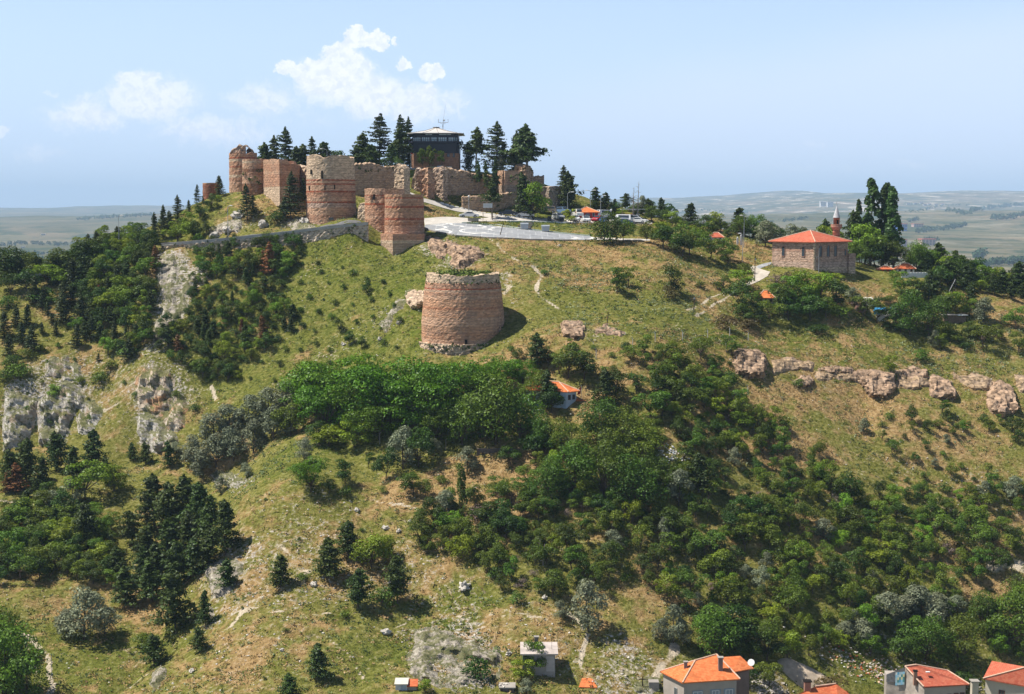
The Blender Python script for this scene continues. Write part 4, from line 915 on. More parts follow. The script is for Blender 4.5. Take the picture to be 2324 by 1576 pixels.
def trunk_mesh(name, segs, mat, n=6):
    mb = MB()
    for a, b, r0, r1 in segs: mb.tube(a, b, r0, r1, n, False)
    me = bpy.data.meshes.new(name); me.from_pydata(mb.V, [], mb.F); me.materials.append(mat); return me
# ---- broadleaf, height about 1 -> built at 4 m then scaled
def broadleaf(seed, H=4.0, wid=1.0, nb=15, leaf=.17, n=1500, open_=.0, low=.3, flat=.95):
    rs = np.random.RandomState(seed); Cs = []; Ns = []; segs = []
    base = np.array([0, 0, 0.]); fork = np.array([rs.normal(0, .12), rs.normal(0, .12), H*low*.75]); segs.append((base-(0, 0, .4), fork, .045*H*.55, .035*H*.5))
    for k in range(nb):
        a = rs.uniform(0, 6.28); h = rs.uniform(low, .86); w = wid*H*.5*math.sin(math.pi*min(1, (h-low+.18)/(1.0-low+.18)))**.6*rs.uniform(.25, .8)
        c = np.array([math.cos(a)*w*1.1, math.sin(a)*w*.95, H*(h + rs.uniform(-.05, .08))]); r = H*rs.uniform(.085, .215)*(.8+.3*wid)
        m = int(n/nb*(r/(H*.165))**2); p, q = shell(rs, m, c, r, (1.1, 1.1, flat)); Cs.append(p); Ns.append(q)
        segs.append((fork, c*(.85, .85, .92), .02*H*.5, .007*H*.5))
    Cs = np.concatenate(Cs); Ns = np.concatenate(Ns)
    return Cs, Ns, segs, leaf
def pine_form(seed, H=6.0, wid=.42, layers=9, n=1500, leaf=.15, bare=.22, irr=.35, plate=.35, lean=0, clump=1.0, pw=.8):
    rs = np.random.RandomState(seed); Cs = []; Ns = []; segs = []; top = np.array([rs.normal(0, .1)+lean, rs.normal(0, .1), H])
    segs.append((np.array([0, 0, -.4]), top*.5, .032*H*.6, .022*H*.6)); segs.append((top*.5, top, .022*H*.6, .004*H))
    nbr = int(layers*4.6); lop = rs.uniform(0, 6.28)
    for l in range(nbr):
        t = (l + rs.uniform(-.8, .8))/(nbr-1); t = min(1, max(0, t)); h = bare + (0.97-bare)*t
        R_ = H*wid*(1-t)**pw + .035*H; a = l*2.4 + rs.normal(0, .5); r = R_*rs.uniform(1-irr*1.5, 1.08)*(1 + .22*math.cos(a-lop)); r = max(r, .02*H)
        ax = top*h; e_ = ax + np.array([math.cos(a)*r, math.sin(a)*r, r*rs.uniform(-.08, .30)])
        segs.append((ax, e_, .006*H, .003*H)); m = int(n/nbr)
        for f in (.35, .72, 1.0):
            c = ax*(1-f) + e_*f; rr2 = (R_*.22 + .04*H)*clump*rs.uniform(.75, 1.25); p, q = shell(rs, max(4, int(m/3)), c, rr2, (1.15, 1.15, plate), .2, .6); Cs.append(p); Ns.append(q)
    p, q = shell(rs, 40, top-np.array([0,0,.02*H]), .035*H, (1, 1, 1.9)); Cs.append(p); Ns.append(q)
    return np.concatenate(Cs), np.concatenate(Ns), segs, leaf
def plain_form(seed, H, lobes, n, leaf, sq=(1, 1, 1), trunk=True, w=.05):
    rs = np.random.RandomState(seed); Cs = []; Ns = []; A = sum(r*r for _, r in lobes)
    for c, r in lobes:
        p, q = shell(rs, int(n*r*r/A), np.array(c)*H, r*H, sq, .6); Cs.append(p); Ns.append(q)
    segs = [(np.array([0, 0, -.3]), np.array([0, 0, H*.7]), w*H*.5, w*H*.2)]
    for c, r in lobes[:6]: segs.append((np.array([0, 0, H*.15]), np.array(c)*H*.95, w*H*.25, w*H*.1))
    return np.concatenate(Cs), np.concatenate(Ns), segs, leaf
def lobes(seed, k, spread, z0, z1, r0, r1, peak=False):
    rs = np.random.RandomState(seed); L = []
    for i in range(k):
        a = rs.uniform(0, 6.28); z = z0 + (z1-z0)*(i+.5)/k; s = spread*(1-(z-z0)/(z1-z0)*.8 if peak else math.sin(math.pi*min(.95, .25+.7*(z-z0)/(z1-z0))))*rs.uniform(.4, 1)
        L.append(((math.cos(a)*s, math.sin(a)*s, z), rs.uniform(r0, r1)))
    return L
K = {}
def kind(key, mat, forms, H, bark=BARK, hasw=True):
    L = []
    for i, (C_, Nn, segs, leaf) in enumerate(forms):
        cm = leaves_mesh(key + '_crown', C_, Nn, np.full(len(C_), leaf), mat, 100+i)
        tm = trunk_mesh(key + '_trunk', segs, bark) if segs else None; L.append((cm, tm))
    K[key] = (L, H)
GR = leafmat('leaf_green', (0.094,0.148,0.012)); G2 = leafmat('leaf_fresh_green', (0.145,0.218,0.012)); DG = leafmat('leaf_dark_green', (0.054,0.094,0.010))
PG = leafmat('pine_needles', (0.052,0.080,0.014), .02, .25); CG = leafmat('cedar_needles', (0.050,0.070,0.018), .02, .2); SG = leafmat('oleaster_leaf', (0.185,0.205,0.120), .015, .2)
PO = leafmat('poplar_leaf', (0.070,0.125,0.028), .02, .2); RU = leafmat('dead_needles', (0.21,0.095,0.035), .02, .3, tr=.2); YG = leafmat('yellow_green_leaf', (0.23,0.28,0.02), .02, .15)
BRN = leafmat('brownish_leaf', (0.115,0.085,0.028), .02, .25); AC = leafmat('feathery_leaf', (0.088,0.180,0.006), .012, .12); PUR = leafmat('bare_twigs', (0.19,0.135,0.115), .02, .2, tr=.1)
kind('orchard', GR, [broadleaf(s, 4, w, nb, .105, 2000, low=lo) for s, w, nb, lo in ((1,1.0,13,.32),(2,1.15,16,.28),(3,.9,12,.36),(4,1.2,18,.3),(5,.85,11,.25),(6,1.05,14,.35),(7,1.3,15,.38))], 4)
kind('fresh', G2, [broadleaf(s, 4, w, nb, .105, 2100, low=lo) for s, w, nb, lo in ((11,1.0,15,.2),(12,1.15,18,.22),(13,.95,14,.25),(14,1.2,16,.3))], 4)
kind('dark', DG, [broadleaf(s, 4, w, nb, .105, 2100, low=lo) for s, w, nb, lo in ((21,1.0,15,.2),(22,1.15,18,.18),(23,.95,14,.25),(24,1.2,16,.28),(25,.9,14,.3))], 4)
kind('bigleaf', GR, [broadleaf(s, 8, 1.1, 34, .15, 4800, low=.16) for s in (31, 32, 33)], 8)
kind('acacia', AC, [broadleaf(s, 8, 1.5, 40, .145, 5600, low=.22, flat=.6) for s in (35, 36, 37)], 8)
kind('pine', PG, [pine_form(41,6,.34,11,3400,.17,.08,.4,.7,pw=.6), pine_form(42,6,.40,10,3400,.17,.10,.45,.7,pw=.6), pine_form(43,6,.31,12,3400,.17,.06,.4,.65,pw=.65), pine_form(44,6,.37,9,3200,.17,.18,.5,.7,pw=.5), pine_form(45,6,.33,11,3400,.17,.10,.5,.7,pw=.7)], 6)
kind('tallpine', PG, [pine_form(46,10,.30,8,3800,.24,.36,.55,.5,.8), pine_form(47,10,.34,7,3800,.24,.42,.6,.5,-1.0), pine_form(48,10,.28,8,3800,.24,.33,.5,.5,.2)], 10, GREYBARK)
kind('cedar', CG, [pine_form(51,9,.33,15,4200,.19,.12,.3,.13), pine_form(52,9,.30,16,4200,.19,.08,.35,.13), pine_form(53,9,.36,13,4200,.19,.15,.4,.12)], 9)
kind('fir', CG, [pine_form(56,5,.27,15,2600,.14,.05,.2,.3), pine_form(57,5,.24,16,2600,.14,.04,.2,.3), pine_form(58,5,.31,14,2600,.14,.05,.25,.3)], 5)
kind('rusty', RU, [pine_form(61,5,.27,12,1900,.14,.08,.35,.3), pine_form(62,5,.23,13,1900,.14,.05,.35,.3)], 5)
kind('oleaster', SG, [plain_form(s, 5, lobes(s, 16, .36, .15, .85, .13, .22), 2400, .13, (1, 1, .9)) for s in (71, 72, 73, 74)], 5)
kind('poplar', PO, [plain_form(s, 14, lobes(s, 60, .085, .10, .985, .016, .044), 4400, .23, (1, 1, 1.8), w=.025) for s in (81, 82, 83, 84)], 14, GREYBARK)
kind('bush', GR, [plain_form(s, 2, lobes(s, 9, .5, .12, .7, .25, .42), 750, .10, (1.1, 1.1, .8)) for s in (91, 92, 93, 94)], 2)
kind('darkbush', DG, [plain_form(s, 2, lobes(s, 9, .5, .12, .7, .25, .42), 750, .10, (1.1, 1.1, .8)) for s in (95, 96)], 2)
kind('brownbush', BRN, [plain_form(s, 2, lobes(s, 9, .5, .12, .7, .25, .42), 700, .10, (1.1, 1.1, .8)) for s in (97, 98)], 2)
kind('twigbush', PUR, [plain_form(s, 2, lobes(s, 8, .5, .15, .7, .2, .36), 420, .08, (1.1, 1.1, .8)) for s in (99, 100)], 2)
kind('yellow', YG, [broadleaf(s, 4, 1.0, 12, .13, 1300, low=.2) for s in (101, 102)], 4)
kind('cypress', DG, [plain_form(105, 4, lobes(105, 12, .05, .15, .85, .1, .15), 1300, .1, (1, 1, 1.5), w=.03)], 4)
# bare dead trees
def dead_form(seed, H=9):
    rs = np.random.RandomState(seed); segs = [(np.array([0,0,-.4]), np.array([.1,0,H*.6]), .14, .09), (np.array([.1,0,H*.6]), np.array([.25,.1,H]), .09, .02)]
    for k in range(26):
        h = rs.uniform(.35, .97)*H; a = rs.uniform(0, 6.28); L = (1.1-h/H)*H*.32*rs.uniform(.4, 1.1); p = np.array([.1+.15*h/H, 0, h]); e_ = p + np.array([math.cos(a)*L, math.sin(a)*L, L*rs.uniform(.0, .5)])
        segs.append((p, e_, .035, .012)); m_ = (p+e_)/2; segs.append((m_, m_ + np.array([math.cos(a+.8), math.sin(a+.8), .5])*L*.4, .016, .006))
    return segs
KN = dict(orchard='orchard_tree', fresh='broadleaf_tree', dark='elm_tree', bigleaf='walnut_tree', acacia='locust_tree', pine='pine_tree', tallpine='pine_tree', cedar='cedar_tree', fir='fir_tree',
          rusty='dead_conifer', oleaster='oleaster_tree', poplar='poplar_tree', bush='shrub', darkbush='shrub', brownbush='shrub', twigbush='shrub', yellow='shrub_tree', cypress='cypress_tree')
CATS = dict(orchard='tree', fresh='tree', dark='tree', bigleaf='tree', acacia='tree', pine='pine tree', tallpine='pine tree', cedar='cedar tree', fir='fir tree', rusty='dead tree', oleaster='oleaster',
            poplar='poplar', bush='shrub', darkbush='shrub', brownbush='shrub', twigbush='shrub', yellow='tree', cypress='cypress')
def where(u, v, cols, rows):
    return next(n for l, n in rows if v < l) + ', ' + next(n for l, n in cols if u < l)
RT = random.Random(99); CNT = {}; PLACED = []
def plant(k, p, hm, label, group=None, wsc=1.0, rz=None, lean=0.0):
    L, H0 = K[k]; i = CNT.get(k, 0); CNT[k] = i+1; cm, tm = L[RT.randrange(len(L))] if i >= len(L) else L[i]
    s = hm/H0; o = bpy.data.objects.new(KN[k], None); COL.objects.link(o); o.empty_display_size = .2
    o.location = p; o.rotation_euler = (RT.gauss(0, .035), lean + RT.gauss(0, .035), RT.uniform(0, 6.28) if rz is None else rz); o.scale = (s*wsc, s*wsc, s)
    tag(o, label, CATS[k], group)
    c = bpy.data.objects.new('crown', cm); COL.objects.link(c); c.parent = o
    if tm: t = bpy.data.objects.new('trunk', tm); COL.objects.link(t); t.parent = o
    PLACED.append((p.x, p.y, hm)); return o
def T(k, u, vb, hpx, label, group=None, wsc=1.0, Y=None, lean=0.0):
    g = G(u, vb) if Y is None else None
    if Y is not None:
        q = P(u, vb, Y); g = Vector((q.x, q.y, gz(q.x, q.y)))
        hm = zat(u, vb-hpx, Y) - g.z if hpx else 3
    else: hm = hpx*g.y/F
    return plant(k, g, max(.6, hm), label, group, wsc, lean=lean)

# ---- castle top: (kind, u, v_top, Y, width factor, label); trees stand on the plateau behind the walls
def TT_(k, u, vt, Y, w, label, group=None, lean=0.0):
    q = P(u, 480, Y); z = gz(q.x, q.y); return plant(k, Vector((q.x, q.y, z)), zat(u, vt, Y)-z, label, group, w, lean=lean)
CT = 'conifers on the castle top'
for a in [
 ('cedar',652,293,338,.8,'cedar with layered top, tallest behind the angular bastion'),('cedar',622,311,338,.7,'smaller cedar left of the tallest one behind the angular bastion'),
 ('pine',606,328,336,.9,'pine at the left end of the group behind the grassy-topped tower'),('pine',672,335,336,1.0,'bushy pine right of the cedar behind the angular bastion'),
 ('cedar',709,313,342,.7,'slim cedar top showing left of the big tower'),('pine',690,330,338,1.0,'dark pine behind the gap left of the big tower'),('pine',735,325,340,1.1,'pine peeping over the top of the big tower'),
 ('dark',752,342,340,1.2,'low leafy tree over the rim of the big tower'),
 ('pine',808,334,340,1.3,'wide pine directly right of the big tower'),('pine',826,305,344,1.1,'pine crown left of the tallest layered cedar'),('cedar',861,262,348,.95,'tallest layered cedar left of the restaurant tower'),
 ('pine',845,330,338,1.1,'low pine in front of the tallest cedar'),('cedar',917,265,352,.7,'pointed cedar tip just left of the restaurant roof'),('cedar',930,270,354,.55,'thin cedar tip brushing the restaurant roof'),
 ('tallpine',908,290,344,1.0,'bare-stemmed pine left of the restaurant tower'),('pine',888,330,340,1.2,'broad pine between cedar and restaurant tower'),('dark',906,360,338,.9,'small round tree at the foot of the bare-stemmed pine'),
 ('orchard',958,335,346,.55,'light green tree before the left corner of the restaurant tower'),('orchard',975,329,346,.5,'light green tree before the restaurant tower front'),('orchard',1003,339,346,.5,'light green tree before the brick base of the restaurant tower'),
 ('tallpine',1080,292,351,1.15,'tall pine right of the restaurant tower'),('pine',1064,325,355,.9,'pine behind the tall one right of the restaurant tower'),('cedar',1127,280,353,1.0,'layered cedar standing clear between two pines'),
 ('tallpine',1140,325,355,.8,'pine behind the clear-standing cedar'),('oleaster',1132,350,351,.7,'grey-green tree at the foot of the clear-standing cedar'),
 ('cedar',1165,302,357,.7,'thin cedar tip left of the leaning pines'),('tallpine',1178,300,350,1.1,'left of the two leaning pines'),('tallpine',1198,287,348,1.25,'right of the two leaning pines, crown spreading outward'),
 ('tallpine',1160,330,350,.9,'shorter pine behind the leaning pair'),
 ('tallpine',1106,368,335,.42,'pine in front of the long ruined wall, left of two'),('tallpine',1088,364,336,.4,'slim pine in front of the long ruined wall'),('tallpine',1122,360,336,.45,'pine in front of the long ruined wall, right of two'),
 ('cedar',1232,410,353,.6,'small cedar past the right tip of the castle'),('cedar',1222,398,355,.4,'tiny cedar above the low dark wall end'),('fir',1240,428,349,1.0,'small young conifer on the grassy tip of the castle')]:
    TT_(a[0], a[1], a[2], a[3], a[4], a[5], CT)
CB = 'trees below the castle walls'
for a in [('tallpine',1116,470,62,'pine leaning over the information board',.9,324),('pine',1188,472,78,'bright pine below the small square tower',.85,329),('fresh',1213,470,50,'round light green tree beside the bright pine',1.1,328),
  ('cedar',1278,470,92,'cedar tip at the right end of the bastion stub',.8,342),('pine',1290,480,88,'dark pine beside the right bastion stub',1.0,338),('tallpine',1300,482,72,'leaning pine over the street lamp right of the bastion',.75,340),
  ('yellow',1293,500,26,'small yellow-green tree between parked cars',1.1,326)]:
    T(a[0], a[1], a[2], a[4] if 0 else a[3], a[4], CB, a[5], a[6])
# firs and pines on the mound left
for a in [('cedar',562,520,100,'paired dark cedar below the grassy-topped tower, left one',.8,306),('cedar',575,505,62,'paired dark cedar below the grassy-topped tower, right one',.8,308),
  ('cedar',660,500,108,'tall dark fir against the angular bastion',.75,305),('fir',645,500,50,'small fir left of the tall one at the bastion',1.2,305),('fir',690,470,64,'narrow conifer squeezed beside the big tower',.7,312),('darkbush',630,498,26,'low round shrub beside the bastion firs',1.2,304),
  ('fir',500,470,70,'fir beside the far-left tower stub',1.0,322),('cedar',447,500,80,'pointed fir left of the far-left tower stub',.6,322),('fir',462,495,50,'second pointed fir near the far-left tower stub',.8,321),
  ('fir',430,505,50,'pine tip on the left shoulder skyline',.8,318),('cedar',404,505,60,'lone pointed fir on the left skyline',.7,312),('fir',371,530,62,'slim fir on the left skyline',.6,308),
  ('fir',352,540,55,'small fir tip low on the left skyline',.7,306),('fir',388,520,40,'short fir on the left skyline',1.0,310),
  ('dark',480,500,60,'leafy tree spilling down left of the castle mound',1.1,314),('fresh',497,490,48,'bright leafy tree under the far-left tower stub',1.1,318),('dark',455,520,56,'dark leafy tree on the left shoulder',1.2,312),('fresh',425,530,50,'bright leafy tree on the left shoulder',1.2,310),
  ('dark',440,545,40,'leafy tree near the road wall start',1.3,305),('fresh',405,545,44,'bright leafy tree above the road wall start',1.3,304),('dark',470,545,40,'rounded dark tree above the road wall',1.1,305),('bush',452,552,24,'bush on the road edge above the wall',1.2,303),
  ('bush',480,553,20,'second bush on the road edge above the wall',1.2,302)]:
    T(a[0], a[1], a[2], a[3], a[4], 'trees on the left castle mound', a[5], a[6])
# park behind the car park and the ridge to the right
PK_ = 'trees of the park behind the parked cars'
for a in [('pine',1352,500,74,'pine right behind the red pavilion',1.1,342),('pine',1375,500,62,'second pine behind the red pavilion',1.3,343),('pine',1395,500,48,'third pine right of the red pavilion',1.2,344),('pine',1420,500,60,'pine left of the bare dead pines',1.2,346),
  ('oleaster',1455,500,58,'greyish pine crown behind the bare dead pines',.9,346),('pine',1470,500,48,'dark pine right of the bare dead pines',1.3,345),('pine',1502,500,50,'pointed pine at the end of the car row',1.0,346),('dark',1445,505,40,'dark tree above the parked white van',1.4,338),
  ('fresh',1410,497,24,'bright low tree behind the lamp globe',1.5,340),('dark',1480,512,42,'dark tree past the last parked car',1.4,334),('dark',1500,520,46,'leafy tree below the pointed pine',1.2,330),('fresh',1525,525,46,'fresh green tree on the ridge',1.3,328),
  ('dark',1535,520,32,'low dark tree on the ridge',1.4,332),('pine',1565,520,58,'lone pyramid pine on the ridge skyline',1.2,335),('fresh',1545,545,44,'yellowish tree before the lone pyramid pine',1.0,322),('dark',1595,540,50,'dark bushy tree on the ridge',1.4,325),
  ('fresh',1625,545,62,'tall fresh green tree left of the white hut',1.1,328),('dark',1610,548,42,'dark tree behind the white hut',1.2,322),('bigleaf',1680,560,70,'large tree beside the tall street lamp',1.0,325),('pine',1678,558,85,'dark pointed tree behind the tall street lamp',1.2,328),
  ('bigleaf',1718,565,80,'large bright tree right of the tall street lamp',1.0,326),('dark',1740,570,64,'tree behind the grey oleaster',1.2,322),('oleaster',1737,568,68,'round silver-grey oleaster left of the mosque',1.15,312),('oleaster',1795,560,52,'grey oleaster behind the mosque roof',1.3,330),
  ('dark',1765,560,46,'dark tree between two oleasters by the mosque',1.1,326),('pine',1870,560,60,'dark pine left of the minaret',.9,320),('fresh',1885,560,50,'bright tree left of the minaret',1.1,316),('dark',1815,560,40,'dark tree behind the mosque ridge',1.0,328),
  ('dark',1650,560,40,'dark tree right of the white hut',1.2,318)]:
    T(a[0], a[1], a[2], a[3], a[4], PK_, a[5], a[6])
for a in [('poplar',1975,600,192,'tallest poplar right of the mosque',1.2,312),('poplar',2000,600,178,'poplar just right of the tallest one',1.1,314),('poplar',2028,603,176,'dark poplar at the right of the poplar row',1.25,310),('poplar',1951,600,145,'shorter poplar nearest the minaret',1.05,314),
  ('poplar',2018,600,120,'low poplar in the middle of the row',1.1,312),('pine',1933,600,118,'dark pine between minaret and poplars',.8,310),('fresh',1962,600,98,'pale green willow-like tree under the poplars',1.0,306),('fresh',1985,600,62,'yellowish tree under the poplars',1.2,304),
  ('dark',1955,603,60,'dark tree at the foot of the poplars',1.3,306),('dark',2005,600,70,'dark tree between poplar stems',1.2,308),('orchard',1945,608,54,'small tree with bare stem before the poplars',.9,300),('dark',1975,606,50,'shaded tree under the poplars',1.4,303),('dark',2024,604,50,'dark tree at the right foot of the poplars',1.2,303),
  ('darkbush',1913,610,20,'round bush right of the mosque corner',1.0,298)]:
    T(a[0], a[1], a[2], a[3], a[4], 'trees around the poplars', a[5], a[6])
for a in [('bigleaf',2090,618,70,'large yellowish-topped tree beside the orange hut roof',1.0,303),('pine',2128,625,72,'dark pine right of the yellowish-topped tree',1.2,304),('dark',2082,618,46,'dark tree between the hut roofs',1.2,304),('pine',2168,640,70,'pointed pine on the right skyline',1.1,306),
  ('dark',2190,640,56,'leafy tree behind the stayed pole',1.3,304),('pine',2150,655,66,'big dark pine left of the stayed pole',1.3,294),('pine',2120,690,66,'pine above the green garden plot',1.4,286),('pine',2190,665,62,'pine behind the stayed pole',1.2,292),('dark',2210,655,40,'leafy tree right of the stayed pole',1.3,298),
  ('pine',2235,665,56,'pine on the descending right skyline',1.4,300),('pine',2275,675,62,'dense pine near the right edge',1.4,296),('pine',2310,680,85,'tallest pine near the right edge',1.3,296),('fresh',2225,668,34,'light tree between pines on the right',1.3,292),('pine',2295,690,44,'low pine near the right edge',1.5,290),
  ('pine',2200,700,60,'slim pine beside the silver tree',1.0,284),('orchard',2045,652,36,'small tree before the white huts',1.2,287),('dark',2078,668,38,'round dark shrubby tree below the huts',1.3,284),('pine',2108,660,46,'small pine with bare stem below the huts',.9,286),
  ('oleaster',2232,715,40,'pale silver oleaster right of the plank shed',1.3,278),('orchard',2200,708,30,'thin tree left of the silver oleaster',1.1,280)]:
    T(a[0], a[1], a[2], a[3], a[4], 'trees on the right end of the ridge', a[5], a[6])

rr_t = random.Random(77)
for i in range(20):
    u = 1345 + i*9 + rr_t.uniform(-4, 4); TT_(rr_t.choice(['pine','dark','pine','dark','orchard']), u, rr_t.uniform(458, 474), rr_t.uniform(340, 350), 1.25, ['leafy','rounded','dark'][i % 3] + ' tree of the park row behind the cars, ' + ('left part' if i < 7 else 'middle part' if i < 14 else 'right part'), 'park row trees')
for i in range(22):
    u = 1520 + i*11 + rr_t.uniform(-5, 5); TT_(rr_t.choice(['dark','dark','fresh','orchard','pine']), u, rr_t.uniform(498, 522), rr_t.uniform(318, 334), 1.35, ['leafy','rounded','dark'][i % 3] + ' tree of the ridge row left of the mosque, ' + ('left part' if i < 7 else 'middle part' if i < 14 else 'right part'), 'ridge row trees')
for i in range(18):
    u = 2080 + i*15 + rr_t.uniform(-6, 6); TT_(rr_t.choice(['dark','pine','pine','fresh']), u, 560 + i*4 + rr_t.uniform(-8, 10), rr_t.uniform(296, 310), 1.3, ['leafy','rounded','dark'][i % 3] + ' tree filling the right skyline, ' + ('near the poplars' if i < 7 else 'middle part' if i < 13 else 'near the right edge'), 'right skyline trees')
for i in range(16):
    u = -5 + i*14 + rr_t.uniform(-5, 5); TT_(rr_t.choice(['dark','dark','fresh','pine']), u, 582 - max(0, i-9)*6 + rr_t.uniform(-8, 10), rr_t.uniform(298, 306), 1.3, ['leafy','rounded','dark'][i % 3] + ' tree filling the left skyline, ' + ('near the left edge' if i < 6 else 'middle part' if i < 11 else 'toward the dark wood'), 'left skyline trees')
MD = 'trees dotted over the meadow'
for a in [('dark',1385,553,66,'dense dark tree at the right tip of the paved lot',1.1),('bush',1372,553,40,'low leafy skirt beside the dense dark tree',1.3),('orchard',1415,549,50,'thin brownish tree beside the dense dark tree',1.0),
 ('orchard',1468,553,44,'sparse small tree with forked bare stem',.8),('dark',1505,562,50,'dark round tree at the end of the footway',1.3),('orchard',1532,575,58,'leafy tree on the meadow rim',1.3),('dark',1548,582,46,'dark tree low on the meadow rim',1.2),('orchard',1565,580,62,'stemmed tree at the right of the rim clump',1.2),
 ('fresh',1500,545,44,'bright tree above the end of the footway',1.2),('fresh',1585,555,44,'bright tree behind the rim clump',1.3),('orchard',1612,590,50,'small round tree standing alone below the white hut',1.1),('orchard',1645,590,50,'loose tree below the white hut',1.2),
 ('orchard',1650,603,40,'bright bushy tree on the straw slope',1.4),('bush',1690,620,26,'light green bush beside the lane',1.4),('orchard',1400,668,60,'solitary small tree with its stem showing in the upper meadow',1.0),('orchard',1424,655,50,'loose bush tree right of the solitary meadow tree',1.1),
 ('dark',1524,668,62,'dark tree in the middle of the upper meadow',1.0),('brownbush',1520,680,36,'rust-brown bush at the foot of the dark meadow tree',1.1),('bush',1235,625,14,'small bush by the footpath',1.2),('bush',1590,655,16,'small bush above the rutted track',1.4),
 ('dark',1640,662,36,'rounded dark bush at the top of the rutted track',1.5),('fresh',1683,655,44,'bright bush tree left of the lane end',1.4),('brownbush',1643,746,34,'brownish round bush below the rutted track',1.6),('dark',1690,735,44,'green bush tree below the orange roof',1.2),('brownbush',1700,748,28,'brown bush leaning on a green one',1.6),
 ('brownbush',1788,642,27,'olive-brown bush below the mosque wall',1.7),('twigbush',1760,645,24,'greyish twiggy bush beside the lane',2.0),('darkbush',1852,757,22,'dark spreading bush on the lower meadow',2.4),('bush',2090,818,28,'lone round bright bush near the rampart edge',1.3),
 ('fresh',2021,848,42,'round bush growing on top of a rubble stub',1.0),('bush',1812,880,22,'little bush over the buried stub',1.2),('orchard',1660,806,44,'bush tree behind the big rounded rubble stub',1.3),('orchard',2140,940,34,'dark bush at the foot of the domed stub',1.3)]:
    T(a[0], a[1], a[2], a[3], a[4], MD, a[5])
GM = 'garden trees below the mosque'
for a in [('dark',1690,715,70,'dense dark tree left of the orange roof',1.3),('orchard',1705,690,40,'rounded tree over the left eave of the orange roof',1.2),('dark',1770,712,66,'dark tree right of the orange roof',1.2),('fresh',1795,690,64,'bright green tree below the mosque corner',1.3),
 ('fresh',1830,690,70,'tall bright tree right of the mosque corner',1.2),('fresh',1860,690,66,'broad bright tree below the mosque side wall',1.2),('dark',1895,698,58,'dark tree at the right of the garden',1.3),('dark',1840,728,54,'shadowed tree at the garden front',1.5),('dark',1790,728,48,'dark tree at the garden front',1.5),
 ('orchard',1745,725,44,'low tree in front of the orange-roofed hut',1.5),('dark',1725,735,34,'dark shrubby tree at the garden corner',1.4),('orchard',1815,705,50,'mid green tree in the middle of the garden',1.3),('orchard',1875,722,46,'mid green tree at the garden right front',1.4),('bush',1905,720,28,'low bush at the right end of the garden',1.8),
 ('orchard',1760,675,34,'small tree behind the orange roof',1.4),('fresh',1900,655,34,'bright small tree below the minaret side',1.2),('oleaster',1935,690,38,'greyish bush tree between the gardens',1.3),('twigbush',1945,700,26,'grey twiggy shrub between the gardens',1.8)]:
    T(a[0], a[1], a[2], a[3], a[4], GM, a[5])
GP = 'garden trees around the tarpaulin camp'
for a in [('orchard',1960,722,50,'loose tree left of the blue tarpaulins',1.4),('orchard',1990,735,46,'thin tree before the tarpaulin camp',1.3),('bigleaf',2065,762,92,'large dense tree right of the tarpaulin camp',1.1),('bigleaf',2108,765,88,'large dark tree left of the plank shed',1.0),('dark',2045,755,60,'dark tree in front of the orange tarpaulin',1.2),
 ('dark',2022,748,34,'round dark bush before the tarpaulins',1.4),('dark',2150,715,50,'dark tree behind the plank shed',1.5),('fresh',2165,705,44,'yellow-green tree behind the plank shed',1.2),('oleaster',2118,790,42,'grey slim bush at the foot of the large dark tree',.8),('fresh',2132,795,40,'bright upright bush before the plank shed',.9),
 ('bush',2165,775,24,'bush before the plank shed',1.6),('bush',2158,760,26,'bush on the left of the green plot',1.6),('dark',2200,768,36,'dark bush beside the vivid green plot',1.4),('orchard',2232,790,56,'spreading small tree below the vivid green plot',1.3),('orchard',2255,775,30,'bush tree on the green plot edge',1.5),
 ('orchard',2305,748,52,'round tree near the right edge of the meadow',1.2),('orchard',2312,802,48,'upright tree near the right edge above the rampart',1.0),('bush',2265,765,18,'small bush in the green plot',1.5),('dark',1990,700,24,'dark bush behind the tarpaulins',1.8),('orchard',2020,690,20,'small bush above the tarpaulins',1.8),('darkbush',2195,795,20,'low dark bush under the spreading tree',1.6)]:
    T(a[0], a[1], a[2], a[3], a[4], GP, a[5])
MS = 'trees on the slope below the meadow'
for a in [('orchard',1465,806,44,'small tree on the meadow rim right of the utility pole',1.2),('orchard',1527,828,54,'bush tree below the fence posts',1.2),('orchard',1592,820,60,'leafy tree with dark shadow below the rutted track',1.1),('cypress',1581,872,48,'small dark cypress standing alone',.8),('orchard',1510,808,30,'low tree by the fence posts',1.3),
 ('pine',1220,836,76,'pyramid pine right of the lone tower foot',1.1),('dark',1245,830,40,'leafy bush beside the pyramid pine',1.0),('dark',1290,860,76,'dark tree above the blue house',1.2),('dark',1325,862,60,'dark spreading tree above the blue house',1.3),('orchard',1270,850,54,'green tree above the blue house roof',1.2),('dark',1252,938,62,'dark tree covering the left front of the blue house',1.1),('bigleaf',1212,925,80,'green tree left against the blue house roof',.9),
 ('pine',1243,930,88,'dark conifer in front of the blue house roof',.9),('pine',1375,930,90,'dark conifer right of the blue house flag',1.0),('dark',1395,900,60,'dark tree right of the flagpole',1.2),('orchard',1430,820,36,'low tree beside the utility pole foot',1.4),('orchard',1505,880,54,'tree in the gap of the straw slope',1.1),
 ('orchard',1620,905,56,'small rounded tree right of the cypress',1.2),('orchard',1445,895,48,'small tree on the straw slope left of the cypress',1.1),('dark',1560,945,60,'broad dark tree below the cypress',1.4),('orchard',1475,950,60,'broad tree left below the cypress',1.4)]:
    T(a[0], a[1], a[2], a[3], a[4], MS, a[5])
AL = 'feathery bright locust trees below the lone tower'
